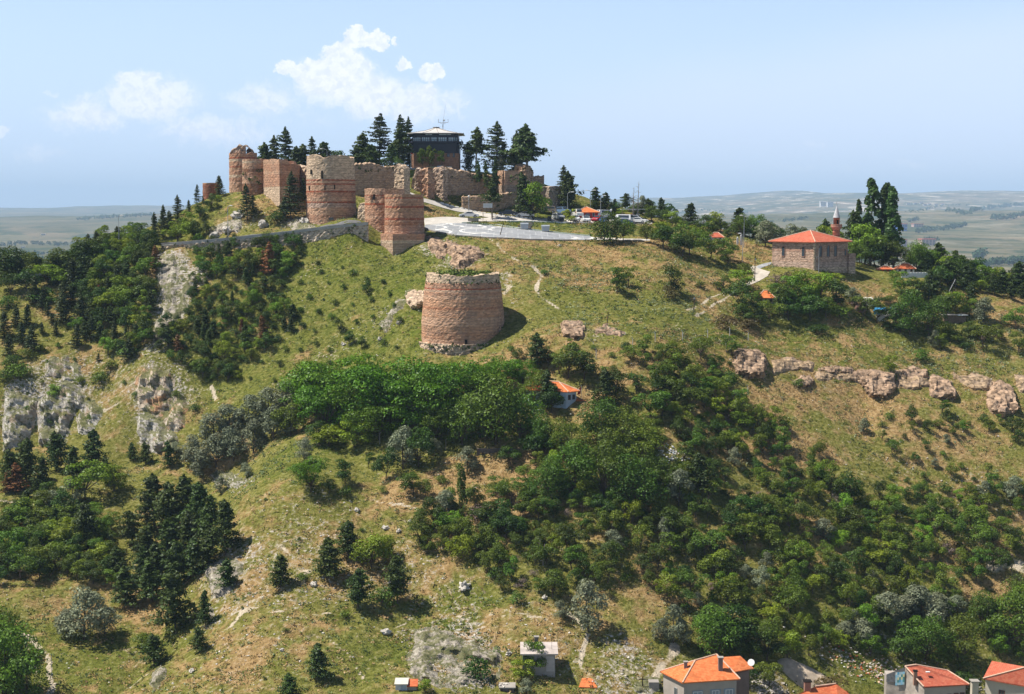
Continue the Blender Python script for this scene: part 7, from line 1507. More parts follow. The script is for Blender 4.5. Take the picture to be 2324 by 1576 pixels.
def house2():
    ze = 39.6; c0 = Pz(1851, 1576, ze-1); c = Vector((c0.x, c0.y, ze-5)); e = empty('town_house', tuple(c), 'low orange roof with a brick chimney cut by the bottom edge', 'house'); q = lambda u, v, z: Pz(u, v, z) - c
    R1, R2 = q(1851,1558,ze+1.3), q(1897,1552,ze+1.3); A = q(1775,1592,ze); B = q(1905,1600,ze-.2); C_ = q(1935,1581,ze)
    Bk1 = R1*2 - A; Bk1.z = A.z; Bk2 = R2*2 - B; Bk2.z = B.z
    roof_obj('roof', [[A, B, R2, R1], [B, C_, R2], [C_, Bk2, R2], [Bk2, Bk1, R1, R2], [Bk1, A, R1]], TILE_C, e, .12, [(R1, R2)])
    walls('wall', [Vector((A.x+.4, A.y+.4)), Vector((B.x-.3, B.y+.4)), Vector((C_.x-.4, C_.y)), Vector((Bk2.x-.3, Bk2.y-.5)), Vector((Bk1.x+.3, Bk1.y-.4))], -3, 4.5, PLA, e)
    p = q(1832, 1573, ze+.5); chimney(p, .75, 1.5, simple('brick_chimney', (.34,.17,.12)), e, DARK)
house2()
def house3():
    ze = 41.0; P0 = Pz(2096.4, 1559, ze); c = Vector((P0.x, P0.y, ze-5)); e = empty('town_house', tuple(c), 'old house with torn grey gable, patched blue sheets and red ridged roof', 'house'); q = lambda u, v, z: Pz(u, v, z) - c
    FL, FR = q(2096.4,1559,ze), q(2200.5,1553.5,ze); Ra, Rb = q(2054,1512.5,ze+1.7), q(2079,1509,ze+1.9); G0 = q(2012,1531,ze+.3)
    back = q(2150,1522,ze+.9)
    roof_obj('roof', [[FL, FR, back, Rb, Ra]], TILE_R, e, .14, [(Ra, Rb), (Rb, back), (Ra, FL), (back, FR)])
    roof_obj('back_roof', [[Rb, back, FR + Vector((.2, 1.2, -.1)), Rb + Vector((1.5, 4, -1.6))]], TILE_O, e, .1)
    # gable wall (left) : pentagon, front wall
    Wf = Vector((FL.x+.15, FL.y+.2)); Wr = Vector((FR.x-.4, FR.y+.25)); Wl = Vector((G0.x, G0.y)); 
    V = [(Wf.x,Wf.y,-3),(Wf.x,Wf.y,FL.z-.1),(Ra.x+.1,Ra.y+.1,Ra.z-.15),(Wl.x,Wl.y,G0.z),(Wl.x,Wl.y,-3),(Ra.x,Ra.y,-3)]
    mesh_obj('gable_wall', V, [(5,0,1,2),(4,5,2,3)], simple('patchy_plaster', (.42,.36,.30), .9, .1, .3, 1.2), e)
    walls('wall', [Wf, Wr, Vector((Wr.x-1.0, Wr.y+5)), Vector((Wl.x+.6, Wl.y+3.2)), Vector((Wl.x+.15, Wl.y+.1)), Vector((Ra.x+.2, Ra.y+.15))], -3, 4.75, PLA, e)
    for s, w_, hh, z_ in ((.24,1.0,.9,2.95),(.60,.62,1.15,3.25),(.77,.62,1.15,3.3),(.92,.6,1.1,3.35)): window(e, face_M(Wf, Wr, s, z_), w_, hh, DWOOD, GLASS, 1, False)
    # grey boards and blue-green sheets on the gable
    def on(a, b, s, t, n=.06):
        p = a.lerp(b, s); d = (b-a).normalized(); nn = Vector((-d.y, d.x, 0)); nn = nn if nn.y < 0 else -nn; return Vector((p.x, p.y, t)) + nn*n
    A_, B_ = Vector((Wl.x, Wl.y, 0)), Vector((Ra.x, Ra.y, 0))
    mesh_obj('gable_boards', [on(A_,B_,0,G0.z,.05), on(A_,B_,0,G0.z-1.0,.05), on(A_,B_,1,G0.z-.7,.05), on(A_,B_,1,Ra.z-.1,.05)], [(0,1,2,3)], simple('grey_boards', (.15,.15,.15), .9, .1, .3, 3), e)
    cols = [(.10,.30,.45),(.25,.50,.65),(.55,.62,.60),(.08,.25,.25),(.35,.50,.55),(.60,.55,.30)]; mi = []; V = []; Fc = []; rs = random.Random(3)
    for i in range(5):
        for j in range(5):
            s0 = .50+i*.1; t0 = G0.z-1.25 + j*.34 + i*.06; b = len(V); V += [on(A_,B_,s0,t0,.10), on(A_,B_,s0+.1,t0+.05,.10), on(A_,B_,s0+.1,t0+.39,.10), on(A_,B_,s0,t0+.34,.10)]; Fc.append((b,b+1,b+2,b+3)); mi.append(rs.randrange(6))
    mesh_obj('patched_sheets', V, Fc, None, e, mats=[simple('sheet_colour', c_, .6) for c_ in cols], mi=mi)
    p = q(2077, 1541, ze+.6); chimney(p, .42, 1.0, simple('broken_brick', (.36,.20,.14)), e, DARK)
    st = MB().box(0,.5,0,.3,0,.08).build('sheet_on_roof', WHT, e, loc=q(2102,1527,ze+1.35))
house3()
def house4():
    ze = 41.0; P0 = Pz(2232, 1541, ze); c = Vector((P0.x, P0.y, ze-5)); e = empty('town_house', tuple(c), 'cream house with a wide red roof cut by the right edge', 'house'); q = lambda u, v, z: Pz(u, v, z) - c
    A = q(2231,1540,ze); B = q(2330,1558,ze); Tp = q(2330,1514,ze+2.2); A2 = A + Vector((3.5, 7, 0)); B2 = B + Vector((3.5, 7, 0))
    C_ = B + Vector((5, 1.5, 0)); T2 = Tp + Vector((3, 1.2, 0))
    roof_obj('roof', [[A, B, C_, T2, Tp], [A2, A, Tp], [C_, B2+Vector((3,0,0)), T2]], TILE_R, e, .14, [(A, Tp), (Tp, T2), (Tp, B)])
    w = [Vector((A.x+.5, A.y+.5)), Vector((B.x, B.y+.35)), Vector((C_.x-.3, C_.y+.3)), Vector((B2.x+1, B2.y)), Vector((A2.x, A2.y-.6))]
    walls('wall', w, -3, 4.85, CREAM, e); window(e, face_M(w[0], w[1], .42, 3.2), .75, 1.1, DWOOD, GLASS, 1); window(e, face_M(w[0], w[1], .93, 3.0), .8, .9, DWOOD, GLASS, 1)
    chimney(q(2243,1545,ze-.2)+Vector((-1.6,.4,-1.2)), .8, 1.0, CREAM, e, CONC, 'outer_flue')
house4()
def concrete_hut():
    c = G(1223, 1534); Y = c.y; e = empty('concrete_hut', tuple(c), 'abandoned concrete hut with pale flat roof and square chimney', 'hut'); k = Y/F; z = lambda v, y=Y: zat(1223, v, y) - c.z
    w = 38*k; walls('wall', [Vector(p) for p in ((-w,0),(w,0),(w-.05,2.9),(-w,2.9))], -1.2, z(1484), CONC, e)
    MB().box(w*.45, w-.12, -.03, 0, z(1524), z(1490)).build('door_panel', simple('pale_door', (.46,.42,.40)), e)
    V0 = z(1483); sl = MB(); M = Matrix.Rotation(R(5), 4, 'X'); sl.box(-w-.3, w+.35, -.5, 3.5, V0+.02, V0+.2, M); sl.build('roof_slab', simple('dusty_slab', (.46,.40,.36), .9, .1, .2, 1), e)
    chimney(Vector((-.3, 1.6, V0+.3)), .5, 1.35, simple('smoky_brick', (.20,.17,.15)), e); MB().tube((w*.8, .8, V0), (w*.8, .8, V0+1.9), .02).build('rod', BLK, e)
concrete_hut()
def sheds():
    Y = 171; c = P(911, 1574, Y); k = Y/F; e = empty('garden_shed', tuple(c), 'small white tin shed at the bottom edge left of the rocks', 'shed')
    MB().box(-.75,.75,0,1.3,-1,1.25).build('wall', simple('white_tin', (.52,.54,.56), .5, .4, .12), e); MB().box(-.85,.85,-.2,1.6,1.26,1.34, Matrix.Rotation(R(7),4,'X')).build('roof', simple('rusty_pale_tin', (.60,.56,.48), .6), e); MB().box(-.05,.55,-.03,0,-.8,1.0).build('door', simple('grey_blue_door', (.36,.42,.47)), e)
    MB().box(.78,1.9,.1,1.3,-1,.9).build('lean_to', PLA, e); roof_obj('lean_to_roof', [[Vector((.7,-.15,.95)),Vector((2.05,-.15,.95)),Vector((2.0,1.5,1.35)),Vector((.8,1.5,1.35))]], TILE_C, e, .1)
    Y = 172; c = P(1152, 1572, Y); e = empty('stone_shack', tuple(c), 'flat grey shack with stones on its roof at the bottom edge', 'shack'); MB().box(-.9,.8,0,1.6,-1,.55).build('wall', simple('dark_wall', (.13,.10,.09)), e); MB().box(-1.1,1,-.2,1.8,.55,.7).build('roof_slab', CONC, e)
    mb = MB(); rs = random.Random(5)
    for i in range(9): mb.ico((rs.uniform(-1,-.1), rs.uniform(-.1,1.4), .75), rs.uniform(.12,.24), (1,1,.6), 1, i, .2)
    s_ = mb.build('roof_stones', m_st, e)
    s_['kind'] = 'stuff'
    Y = 175; c = P(1336, 1568, Y); e = empty('tiled_shelter', tuple(c), 'tiny shelter under a bright orange tile roof near the bottom edge', 'shelter'); k = Y/F
    z0 = zat(1336,1560,Y)-c.z; z1 = zat(1336,1542,Y+1)-c.z; roof_obj('roof', [[Vector((-1.3,0,z0)),Vector((1.1,-.1,z0)),Vector((.55,1.5,z1)),Vector((-.75,1.5,z1))]], TILE_O, e, .14)
    MB().box(-.9,.7,.2,1.4,-1.2,z0).build('wall', PLA, e)
    for x in (-.7,-.2,.4): MB().tube((x,.05,-1),(x,.05,z0),.05).build('post', WOOD, e)
sheds()
# earth mound and rubbish
c = G(1835, 1545); V = []; Fc = []; n = 26
for i in range(n+1):
    for j in range(n+1):
        x = (i/n-.5)*8.5; y = (j/n-.5)*4.5; r = math.hypot(x/4.2, y/2.2); h = 1.5*max(0, 1-r*r)**.7 + .25*float(fbm(np.array(x), np.array(y), 1.1, 3, 5)); V.append((x+y*-.5, y, h + (gz(c.x+x-y*.5, c.y+y)-c.z) - .35))
for i in range(n):
    for j in range(n): Fc.append((i*(n+1)+j, (i+1)*(n+1)+j, (i+1)*(n+1)+j+1, i*(n+1)+j+1))
t_ = mesh_obj('earth_mound', V, Fc, simple('pale_earth', (.47,.38,.28), .95, .02, .2, 1.5), None, loc=c); tag(t_, 'bare pale earth mound behind the low orange roof', 'mound')
def heap(name, u, v, mats, n, sx, sy, label, seed, r=.2):
    g0 = G(u, v); rs = random.Random(seed); mb = MB(); mi = []
    for i in range(n):
        x = rs.gauss(0, sx); y = rs.gauss(0, sy); b = len(mb.F); mb.ico((x, y, gz(g0.x+x, g0.y+y)-g0.z+.05), rs.uniform(.4,1)*r, (1,1,.6), 1, i, .5); mi += [rs.randrange(len(mats))]*(len(mb.F)-b)
    o = mesh_obj(name, mb.V, mb.F, None, None, loc=g0, mats=mats, mi=mi); tag(o, label, None, None, 'stuff')
heap('litter', 1530, 1035, [WHT, WHT, TW, simple('grey_bag',(.35,.37,.4))], 90, 1.4, 1.1, 'white rubbish spilling down the gully', 3, .22)
heap('litter', 1508, 1012, [TO, simple('yellow_bag',(.7,.5,.08)), WHT], 14, .5, .3, 'orange and yellow rubbish above the white heap', 4, .18)
heap('litter', 1935, 1500, [RIDGE, WHT, TILE_C, m_st], 90, 2.6, 1.0, 'broken tiles and rubble above the gabled house', 5, .2)
heap('rubble', 2000, 1525, [m_st, RIDGE], 120, 2.6, 1.4, 'pinkish rubble left of the gabled house', 6, .2)
heap('rubble', 1748, 1562, [m_st, CONC], 120, 1.6, .9, 'pile of pale stones between the orange roofs', 7, .2)
heap('rubble', 2215, 1565, [m_st, CONC], 50, .9, .8, 'stones between the two right houses', 8, .18)
g = G(2270, 1272); t_ = MB().box(-1.7,.6,-.4,.4,-.3,.6).box(.65,1.9,-.5,.5,-.3,.85).build('stone_trough', WOOD, None, loc=g); tag(t_, 'low brown crates beside the dirt lane at the right edge', 'crates')

# ---- cars
TYR = simple('tyre_rubber', (.02,.02,.02), .8, .2); CGL = simple('car_glass', (.035,.045,.055), .08, .8); HUB = simple('wheel_hub', (.35,.36,.37), .4, .5)
CARM = {}
def carmat(n, c):
    if n not in CARM: CARM[n] = simple('car_paint_'+n, c, .25, .6, .03)
    return CARM[n]
def car(label, u, v, Y, rz, color, cname, style='sedan', group='cars parked on the castle hill', z=None):
    q = P(u, v, Y); zz = gz(q.x, q.y)+.1; e = empty('parked_car', (q.x, q.y, zz), label, 'van' if style == 'van' else 'car', group, rz)
    m = carmat(cname, color); L = 2.2 if style != 'van' else 2.4
    P1 = {'sedan': [(-2.2,.3),(-2.18,.75),(-1.6,.88),(-1.15,.92),(-.65,1.36),(.45,1.40),(1.15,.95),(2.0,.78),(2.2,.6),(2.2,.3)],
          'suv': [(-2.1,.35),(-2.1,.95),(-2.0,1.1),(-1.8,1.6),(.5,1.66),(1.2,1.1),(2.0,.95),(2.15,.7),(2.15,.35)],
          'van': [(-2.4,.35),(-2.4,1.2),(-2.3,1.95),(1.3,2.0),(1.9,1.25),(2.4,1.0),(2.45,.6),(2.45,.35)]}[style]
    W_ = .85; n = len(P1); V = []; cz_ = .92
    for y, s in ((-W_, 1), (-W_+.06, 1.0), (W_-.06, 1.0), (W_, 1)):
        for x, z_ in P1:
            tum = max(0, z_-cz_)*.28; yy_ = math.copysign(abs(y)-tum, y); dz = -.03 if abs(y) == W_ else 0; V.append((x, yy_, z_+dz))
    Fc = []
    for k in range(3):
        for i in range(n): j = (i+1) % n; Fc.append((k*n+i, (k+1)*n+i, (k+1)*n+j, k*n+j))
    Fc += [tuple(range(n)), tuple(range(3*n, 4*n))[::-1]]
    mesh_obj('body', V, Fc, m, e)
    # glasshouse
    g = MB()
    if style == 'van': gp = [(.9,1.25),(.9,1.85),(1.28,1.85),(1.78,1.28)]; side = [(-1.9,1.25),(-1.9,1.8),(.8,1.85),(.8,1.28)]; ws = ((1.40,1.92),(1.92,1.28)); rw = ((-2.32,1.85),(-2.42,1.3))
    elif style == 'suv': side = [(-1.85,1.08),(-1.7,1.52),(.42,1.58),(1.02,1.1)]; ws = ((.55,1.62),(1.22,1.12)); rw = ((-1.83,1.56),(-2.02,1.12))
    else: side = [(-1.05,.95),(-.62,1.28),(.38,1.32),(.98,.98)]; ws = ((.50,1.37),(1.16,.97)); rw = ((-.70,1.33),(-1.2,.94))
    for s in (-1, 1):
        pts = [Vector((x, s*(W_ - max(0, z_-cz_)*.28 + .006), z_)) for x, z_ in side]; g.prism(pts, 0, (0, -.02*s, 0))
    for (a, b) in (ws, rw):
        d = .03 if a[0] > 0 else -.03; y1 = W_-max(0, a[1]-cz_)*.28-.10; y2 = W_-.10; g.prism([Vector((a[0]+d, -y1, a[1]+.005)), Vector((a[0]+d, y1, a[1]+.005)), Vector((b[0]+d, y2, b[1]+.02)), Vector((b[0]+d, -y2, b[1]+.02))], 0, (-d*.5, 0, -.01))
    g.build('windows', CGL, e)
    for x in (-1.35, 1.35):
        for s in (-1, 1):
            w_ = MB().tube((x, s*.70, .32), (x, s*.87, .32), .32, .32, 14).build('wheel', TYR, e); MB().tube((x, s*.86, .32), (x, s*.885, .32), .18, .18, 10).build('hub', HUB, w_)
    for s in (-1, 1):
        MB().box(P1[-2][0]-.06, P1[-2][0]+.015, s*.62-.16, s*.62+.16, .60, .74).build('headlight', simple_hl, e); MB().box(-L-.01 if style != 'suv' else -2.11, -L+.1, s*.66-.12, s*.66+.12, .62, .78).build('tail_light', simple_tl, e)
simple_hl = simple('headlight_lens', (.6,.62,.62), .15, .7); simple_tl = simple('tail_lens', (.35,.02,.02), .3, .5)
WHC, SLV, BLKC = (.75,.75,.74), (.42,.43,.45), (.012,.014,.03)
A_ = R(180)
for a in [('white sedan by the lamp post on the castle road junction',1064,496,322,R(188),WHC,'white','sedan'),('dark navy car parked left of a white sedan',1153,499,328,R(184),BLKC,'navy','sedan'),('white sedan right of the dark navy car',1191,500,329,R(182),WHC,'white','sedan'),
  ('brown and silver pickup below the grassy bank',1243,497,334,R(170),(.25,.20,.15),'brown','suv'),('silver car facing the camera beside the pickup',1267,501,330,R(-70),SLV,'silver','suv'),('blue-grey car behind the silver one',1278,497,335,R(-60),(.12,.20,.33),'bluegrey','suv'),
  ('white car facing the camera, left before the red pavilion',1304,502,330,R(-78),WHC,'white','sedan'),('white minibus behind the left white car',1309,498,335,R(-72),(.6,.6,.56),'offwhite','van'),('white car facing the camera, right before the red pavilion',1329,502,330,R(-82),WHC,'white','sedan'),
  ('red car at the right corner of the pavilion',1358,500,333,R(-120),(.42,.02,.03),'red','sedan'),('white van between the red and blue cars',1367,498,337,R(-140),WHC,'white','van'),('blue car partly behind the dense dark tree',1370,502,330,R(-100),(.03,.11,.40),'blue','sedan'),
  ('white van right of the dense dark tree',1413,501,331,R(150),WHC,'white','van'),('dark blue car in front of the white van',1418,503,328,R(160),(.05,.09,.16),'darkblue','sedan'),('silver car behind the bare dead pine trunks',1432,501,333,R(165),SLV,'silver','suv'),('white car nose right of the dead pine trunks',1450,502,331,R(-30),WHC,'white','sedan')]:
    car(*a)
car('silver car alone on the left saddle road', 82, 618, 301, R(185), SLV, 'silver', 'sedan')
g = P(80, 622, 300); sl_ = MB().box(-3.2,3.2,-.2,.3,-.9,-.15).build('road_edge_wall', CONC, None, loc=(g.x, g.y, gz(g.x, g.y)+.3)); tag(sl_, 'pale concrete road edge under the silver car on the left', 'kerb wall')

# ---- lamps, poles, boards, bins
LP = simple('lamp_pole_grey', (.33,.35,.37), .5, .4); LH = simple('lamp_head', (.68,.69,.68), .4, .4); UP = simple('tarred_pole', (.055,.038,.028), .9, .1, .2, 3)
def lamp(label, u, vb, vt, Y, arms=(1,), globe=False, reach=1.3, group='street lamps', r=.07):
    q = P(u, vb, Y); gzz = gz(q.x, q.y); H = zat(u, vt, Y)-gzz; e = empty('street_lamp', (q.x, q.y, gzz), label, 'street lamp', group)
    MB().tube((0,0,-.5),(0,0,H-.5 if not globe else H-.15),r,r*.7).build('pole', LP, e)
    if globe: MB().ico((0,0,H), .24, (1,1,1), 2, 0, 0).build('lamp_globe', LH, e)
    for s in arms if not globe else ():
        pts = [Vector((s*reach*(1-math.cos(t)), 0, H-.5+.5*math.sin(t))) for t in np.linspace(0, math.pi/2, 6)]; mb = MB()
        for a, b in zip(pts[:-1], pts[1:]): mb.tube(a, b, .05, .05, 6)
        mb.build('arm', LP, e); MB().ico(pts[-1]+Vector((s*.15,0,-.02)), .3, (1.3,.55,.35), 2, 0, 0).build('lamp_head', LH, e)
lamp('single-arm street lamp rising over the left wooded skyline',270,535,489,305,(1,),reach=.5)
lamp('street lamp on the castle road before the paired cedars',467+0,520,440,303,(1,),reach=.3) if 0 else lamp('thin street lamp on the castle road before the paired cedars',518,553,467,300,(1,),reach=.6)
lamp('globe lamp at the road junction beside the white sedan',1064,497,446,322,globe=True); lamp('curved lamp behind the big tower rim',742,352,338,336,(-1,),reach=1.2)
lamp('street lamp beside the leaning pine at the right bastion',1288,500,436,331,(1,),reach=1.0); lamp('double-armed street lamp left of the park pines',1340,494,432,338,(1,-1),reach=.8); lamp('lower lamp arm against the park pines',1363,494,444,340,(1,),reach=.8)
lamp('small globe lamp on the grassy bank right of the retaining ruin',1220,478,454,330,globe=True,r=.05); lamp('globe lamp between the red pavilion and the dark trees',1387,499,477,334,globe=True,r=.05)
lamp('tall street lamp left of the grey oleaster by the mosque',1688,560,489,308,(-1,),reach=.5); lamp('short street lamp beside the tall one near the mosque',1685,590,530,298,(-1,),reach=.5)
def upole(label, u, vb, vt, Y, lean=0.0, cross=False, group='utility poles', mat=None, r=.12, box=False):
    q = P(u, vb, Y); gzz = gz(q.x, q.y); H = zat(u, vt, Y)-gzz; e = empty('utility_pole', (q.x, q.y, gzz), label, 'utility pole', group); t = Vector((lean, 0, H))
    MB().tube((0,0,-.6), t, r, r*.7).build('pole', mat or UP, e)
    if cross: MB().box(-.5,.5,-.05,.05,H-.4,H-.3).build('crossarm', UP, e)
    if box: MB().box(-.05,.2,-.2,-.08,H*.82,H*.82+.35).build('junction_box', METAL, e)
upole('leaning pole standing on the paved lot',1133,531,505,292,lean=.9,r=.09); upole('thin pole on the upper meadow below the lot',1180,600,549,275,r=.06)
upole('tall thin pole beside the low rubble scatter',1376,770,709,248,lean=.35,r=.09); upole('pole with a box in the lower meadow left of the rutted track',1574,729,674,262,lean=.12,box=True,r=.12); upole('pole beside the lane below the mosque',1713,634,580,281,box=True,r=.09)
upole('thin pole before the mosque right wall',1858,615,564,284,r=.05,mat=LP); upole('small black pylon beside the stony path at the bottom',1458,1580,1536,176,cross=True,r=.08)
upole('pole before the gabled house at the bottom edge',2071,1590,1561,178,r=.05); upole('pole before the last house at the right edge',2315,1590,1560,180,cross=True,r=.06)
q = P(2167,690,286); e = empty('utility_pole', (q.x,q.y,gz(q.x,q.y)), 'pole with a long pale stay wire on the right ridge', 'utility pole', 'utility poles'); H = zat(2167,633,286)-gz(q.x,q.y)
MB().tube((0,0,-.5),(0,0,H),.07).build('pole', UP, e); MB().tube((0,0,H),(-2.6,-.4,H-5.2),.035).build('stay_wire', WHT, e)
q = P(85, 1530, 170); gg = gz(q.x, q.y); t_ = MB().tube((0,0,-.3),(.0,0,3.2),.04,.03).box(-.12,.12,-.1,.1,.3,.6).build('marker_pole', LP, None, loc=(G(118,1540))); tag(t_, 'thin grey pole beside the pale footpath at the lower left', 'pole')
# concrete fence posts along the meadow rim
FP = simple('concrete_post', (.50,.48,.44), .9); hx = MB().tube((0,0,-.4),(0,0,1.5),.065,.06,6).tube((0,0,1.5),(-.22,0,1.85),.055,.045,6); fpm = None
for i, (u, v) in enumerate([(1436,790),(1487,778),(1549,773),(1606,769),(1656,765),(1698,775),(1690,800) if 0 else (1648,800),(1637,835) if 0 else (1672,832),(1690,862) if 0 else (1697,900),(1353,815),(1662,870)]):
    g = G(u, v)
    if fpm is None: o = hx.build('fence_post', FP, None); fpm = o.data
    else: o = bpy.data.objects.new('fence_post', fpm); COL.objects.link(o)
    o.location = g; tag(o, ['bent-top post left of the utility pole shrubs','second bent-top post from the left on the meadow rim','third bent-top post on the meadow rim','fourth bent-top post near the track end','bent-top post at the right end of the rim row','bent-top post above the big rounded stub','bent-top post above the cypress slope','lower bent-top post left of the big stub','lowest bent-top post left under the big stub','bent-top post under the tall thin pole','bent-top post in the shade left of the big stub'][i], 'fence post', 'concrete fence posts')
# info board
q = P(1107, 475, 321); e = empty('information_board', (q.x,q.y,gz(q.x,q.y)), 'white information board on two posts under a small brown roof', 'information board'); z0 = zat(1107,472,321)-gz(q.x,q.y); z1 = zat(1107,462,321)-gz(q.x,q.y)
MB().box(-1.05,1.05,-.04,.04,z0,z1).build('panel', simple('board_white', (.62,.64,.66), .5), e); MB().box(-.9,.9,-.055,-.045,z0+.62,z0+.66).box(-.9,.4,-.055,-.045,z0+.45,z0+.48).box(-.9,.6,-.055,-.045,z0+.32,z0+.35).box(-.9,.2,-.055,-.045,z0+.2,z0+.23).build('faint_text_lines', simple('grey_print', (.40,.42,.45), .6), e)
for s in (-1,1): MB().tube((s*1.08,.05,-.4),(s*1.08,.05,z1+.3),.07).build('post', WOOD, e)
MB().box(-1.4,.5,-.4,.4,z1+.3,z1+.42).build('little_roof', simple('roof_board', (.50,.36,.28), .8), e)
# skips on the paved lot, bins
for i, (u, v) in enumerate([(1190,522),(1238,527)]):
    g = G(u, v); e = empty('waste_container', tuple(g), ['grey steel waste container beside the steps','grey steel waste container right of the steps'][i], 'waste container', 'waste containers on the lot', .1)
    MB().prism([Vector((-.75,-.5,.2)),Vector((.75,-.5,.2)),Vector((.85,-.55,1.25)),Vector((-.85,-.55,1.25))], 0, (0,1.05,0)).build('bin_body', METAL, e); MB().prism([Vector((-.87,-.57,1.26)),Vector((.87,-.57,1.26)),Vector((.87,-.2,1.5)),Vector((-.87,-.2,1.5))], 0, (0,.9,0)).build('lid', simple('grey_lid', (.30,.33,.36), .5), e)
    w_ = MB()
    for x in (-.6,.6):
        for y in (-.35,.4): MB().tube((x-.05,y,.1),(x+.05,y,.1),.1,.1,8).build('wheel', TYR, e)
for i, (u, v) in enumerate([(1247,503),(1274,505)]):
    g = G(u, v); t_ = MB().box(-.45,.45,-.35,.35,0,1.1).box(-.48,.48,-.38,.38,1.1,1.2).build('rubbish_bin', BLK, None, loc=g); tag(t_, ['black rubbish bin below the pickup','black rubbish bin before the silver car'][i], 'rubbish bin', 'black bins by the car row')
g = G(1068, 503); t_ = MB().box(-1.2,1.2,-.5,.5,0,.75).box(-.1,.3,-.52,-.4,.2,.74).build('concrete_block', CONC, None, loc=g+Vector((.6,0,0))); tag(t_, 'low concrete planter before the white sedan', 'planter')
# steps down the bank
p0, p1 = G(1197, 506), G(1187, 521); sb = MB(); n = 12; dr = Vector((p1.x-p0.x, p1.y-p0.y)); 
for i in range(n):
    c_ = Vector((p0.x, p0.y)) + dr*(i+.5)/n; zt = max(gz(c_.x-1.4, c_.y), gz(c_.x+1.4, c_.y), gz(c_.x, c_.y)) + .12; sb.box(c_.x-p0.x-1.5, c_.x-p0.x+1.5, c_.y-p0.y-abs(dr.y)/n*.5, c_.y-p0.y+abs(dr.y)/n*.5-.01, -6, zt-p0.z)
t_ = sb.build('stone_steps', simple('worn_step_stone', (.27,.23,.20), .9, .1, .2, 2), None, loc=p0); tag(t_, 'wide dark stone steps from the car row down to the paved lot', 'steps')
# kerbs: pale kerb stones along roads
def kerb(pts, label, w=.22, h=.28, mat=None, gap=0):
    mb = MB(); pl = plan(pts); o = Vector((pl[0][0], pl[0][1], gz(*pl[0])))
    for a, b in zip(pl[:-1], pl[1:]):
        L = math.hypot(b[0]-a[0], b[1]-a[1]); n = max(1, int(L/1.0))
        for i in range(n):
            s = i/n; t = (i+(.7 if gap else .97))/n; A = Vector((a[0]+(b[0]-a[0])*s, a[1]+(b[1]-a[1])*s)); B = Vector((a[0]+(b[0]-a[0])*t, a[1]+(b[1]-a[1])*t)); d = (B-A).normalized(); nn = Vector((-d.y, d.x))*w/2
            q4 = [A-nn, B-nn, B+nn, A+nn]; mb.prism([Vector((p.x-o.x, p.y-o.y, gz(p.x, p.y)-o.z-.1)) for p in q4], 0, (0, 0, h+.1))
    t_ = mb.build('kerb', mat or WHT, None, loc=o); t_['kind'] = 'structure'
kerb([(1000,462),(1045,474),(1095,485),(1150,494),(1210,497)], '', gap=1); kerb([(964,520),(985,527),(1035,537),(1110,542),(1200,546),(1300,547)], '', mat=CONC); kerb([(1048,508),(1110,512),(1180,520),(1260,529),(1340,537)], '', mat=simple('pale_green_kerb', (.45,.52,.45), .8)); kerb([(1150,504),(1250,506),(1380,509)], '', mat=WHT)
# dead pines
for i, (u, vt, Y, h) in enumerate([(1447,412,333,1),(1436,425,333,1)]):
    q = P(u, 503, Y); zz = gz(q.x, q.y); H = zat(u, vt, Y)-zz; e = empty('dead_pine', (q.x, q.y, zz), ['taller bare dead pine behind the parked cars','shorter bare dead pine left of the taller one'][i], 'dead tree', 'dead pines'); me = trunk_mesh('trunk', dead_form(7+i*3, H), GREYBARK); o = bpy.data.objects.new('trunk', me); COL.objects.link(o); o.parent = e
for i, (u, v, h) in enumerate([(1232,1285,50),(1222,1260,36)]):
    g = G(u, v); H = h*g.y/F; e = empty('dead_tree', tuple(g), ['bleached dead tree in the thicket above the oleaster','small dead tree behind the bleached one'][i], 'dead tree'); me = trunk_mesh('trunk', dead_form(31+i, H), GREYBARK); o = bpy.data.objects.new('trunk', me); COL.objects.link(o); o.parent = e
# shelter and stall in the park
q = P(1437, 494, 337); e = empty('park_shelter', (q.x,q.y,gz(q.x,q.y)), 'timber shelter with red goods behind the dead pines', 'shelter'); zz = zat(1437,476,337)-gz(q.x,q.y)
MB().box(-3,3.2,-1.2,1.2,zz,zz+.15).build('roof', TW, e)
for x in (-2.7,0,2.9): MB().tube((x,-1,-.3),(x,-1,zz),.08).build('post', WOOD, e)
for i, x in enumerate((-1.5,-.2,1.1)): MB().box(x-.4,x+.4,-.5,.3,.5,1.4).build('stall_goods', [REDP, TO, WHT][i], e)

# ---- far buildings, tree belts
def far_building(label, u, v, wpx, hpx, wallm, roofm, cat='apartment block', floors=5, group='far apartment blocks', r0=1300):
    g = farhit(u, v, r0)
    if g is None: return
    k = g.y/F; w, h = wpx*k, hpx*k; e = empty('apartment_block', tuple(g), label, cat, group); a = .25
    e.rotation_euler = (0,0,a); MB().box(-w/2,w/2,0,w*.5,-4*h*.3,h).build('wall', wallm, e); MB().prism([Vector((-w/2-1,-1,h)),Vector((w/2+1,-1,h)),Vector((w/2+1,w*.5+1,h)),Vector((-w/2-1,w*.5+1,h))], 0, (0,0,h*.14)).build('roof', roofm, e)
    nx_ = max(2, int(w/7))
    mb = MB()
    for f in range(floors):
        for i in range(nx_): x = -w/2 + w*(i+.5)/nx_; mb.box(x-w/nx_*.28, x+w/nx_*.28, -.4, -.05, h*(f+.3)/floors, h*(f+.75)/floors)
    mb.build('window_rows', GLASS, e)
FW = simple('far_white', (.62,.60,.57)); FBL = simple('far_blue', (.10,.22,.55)); FPK = simple('far_pink', (.55,.38,.32)); FR_ = simple('far_red_roof', (.60,.16,.10))
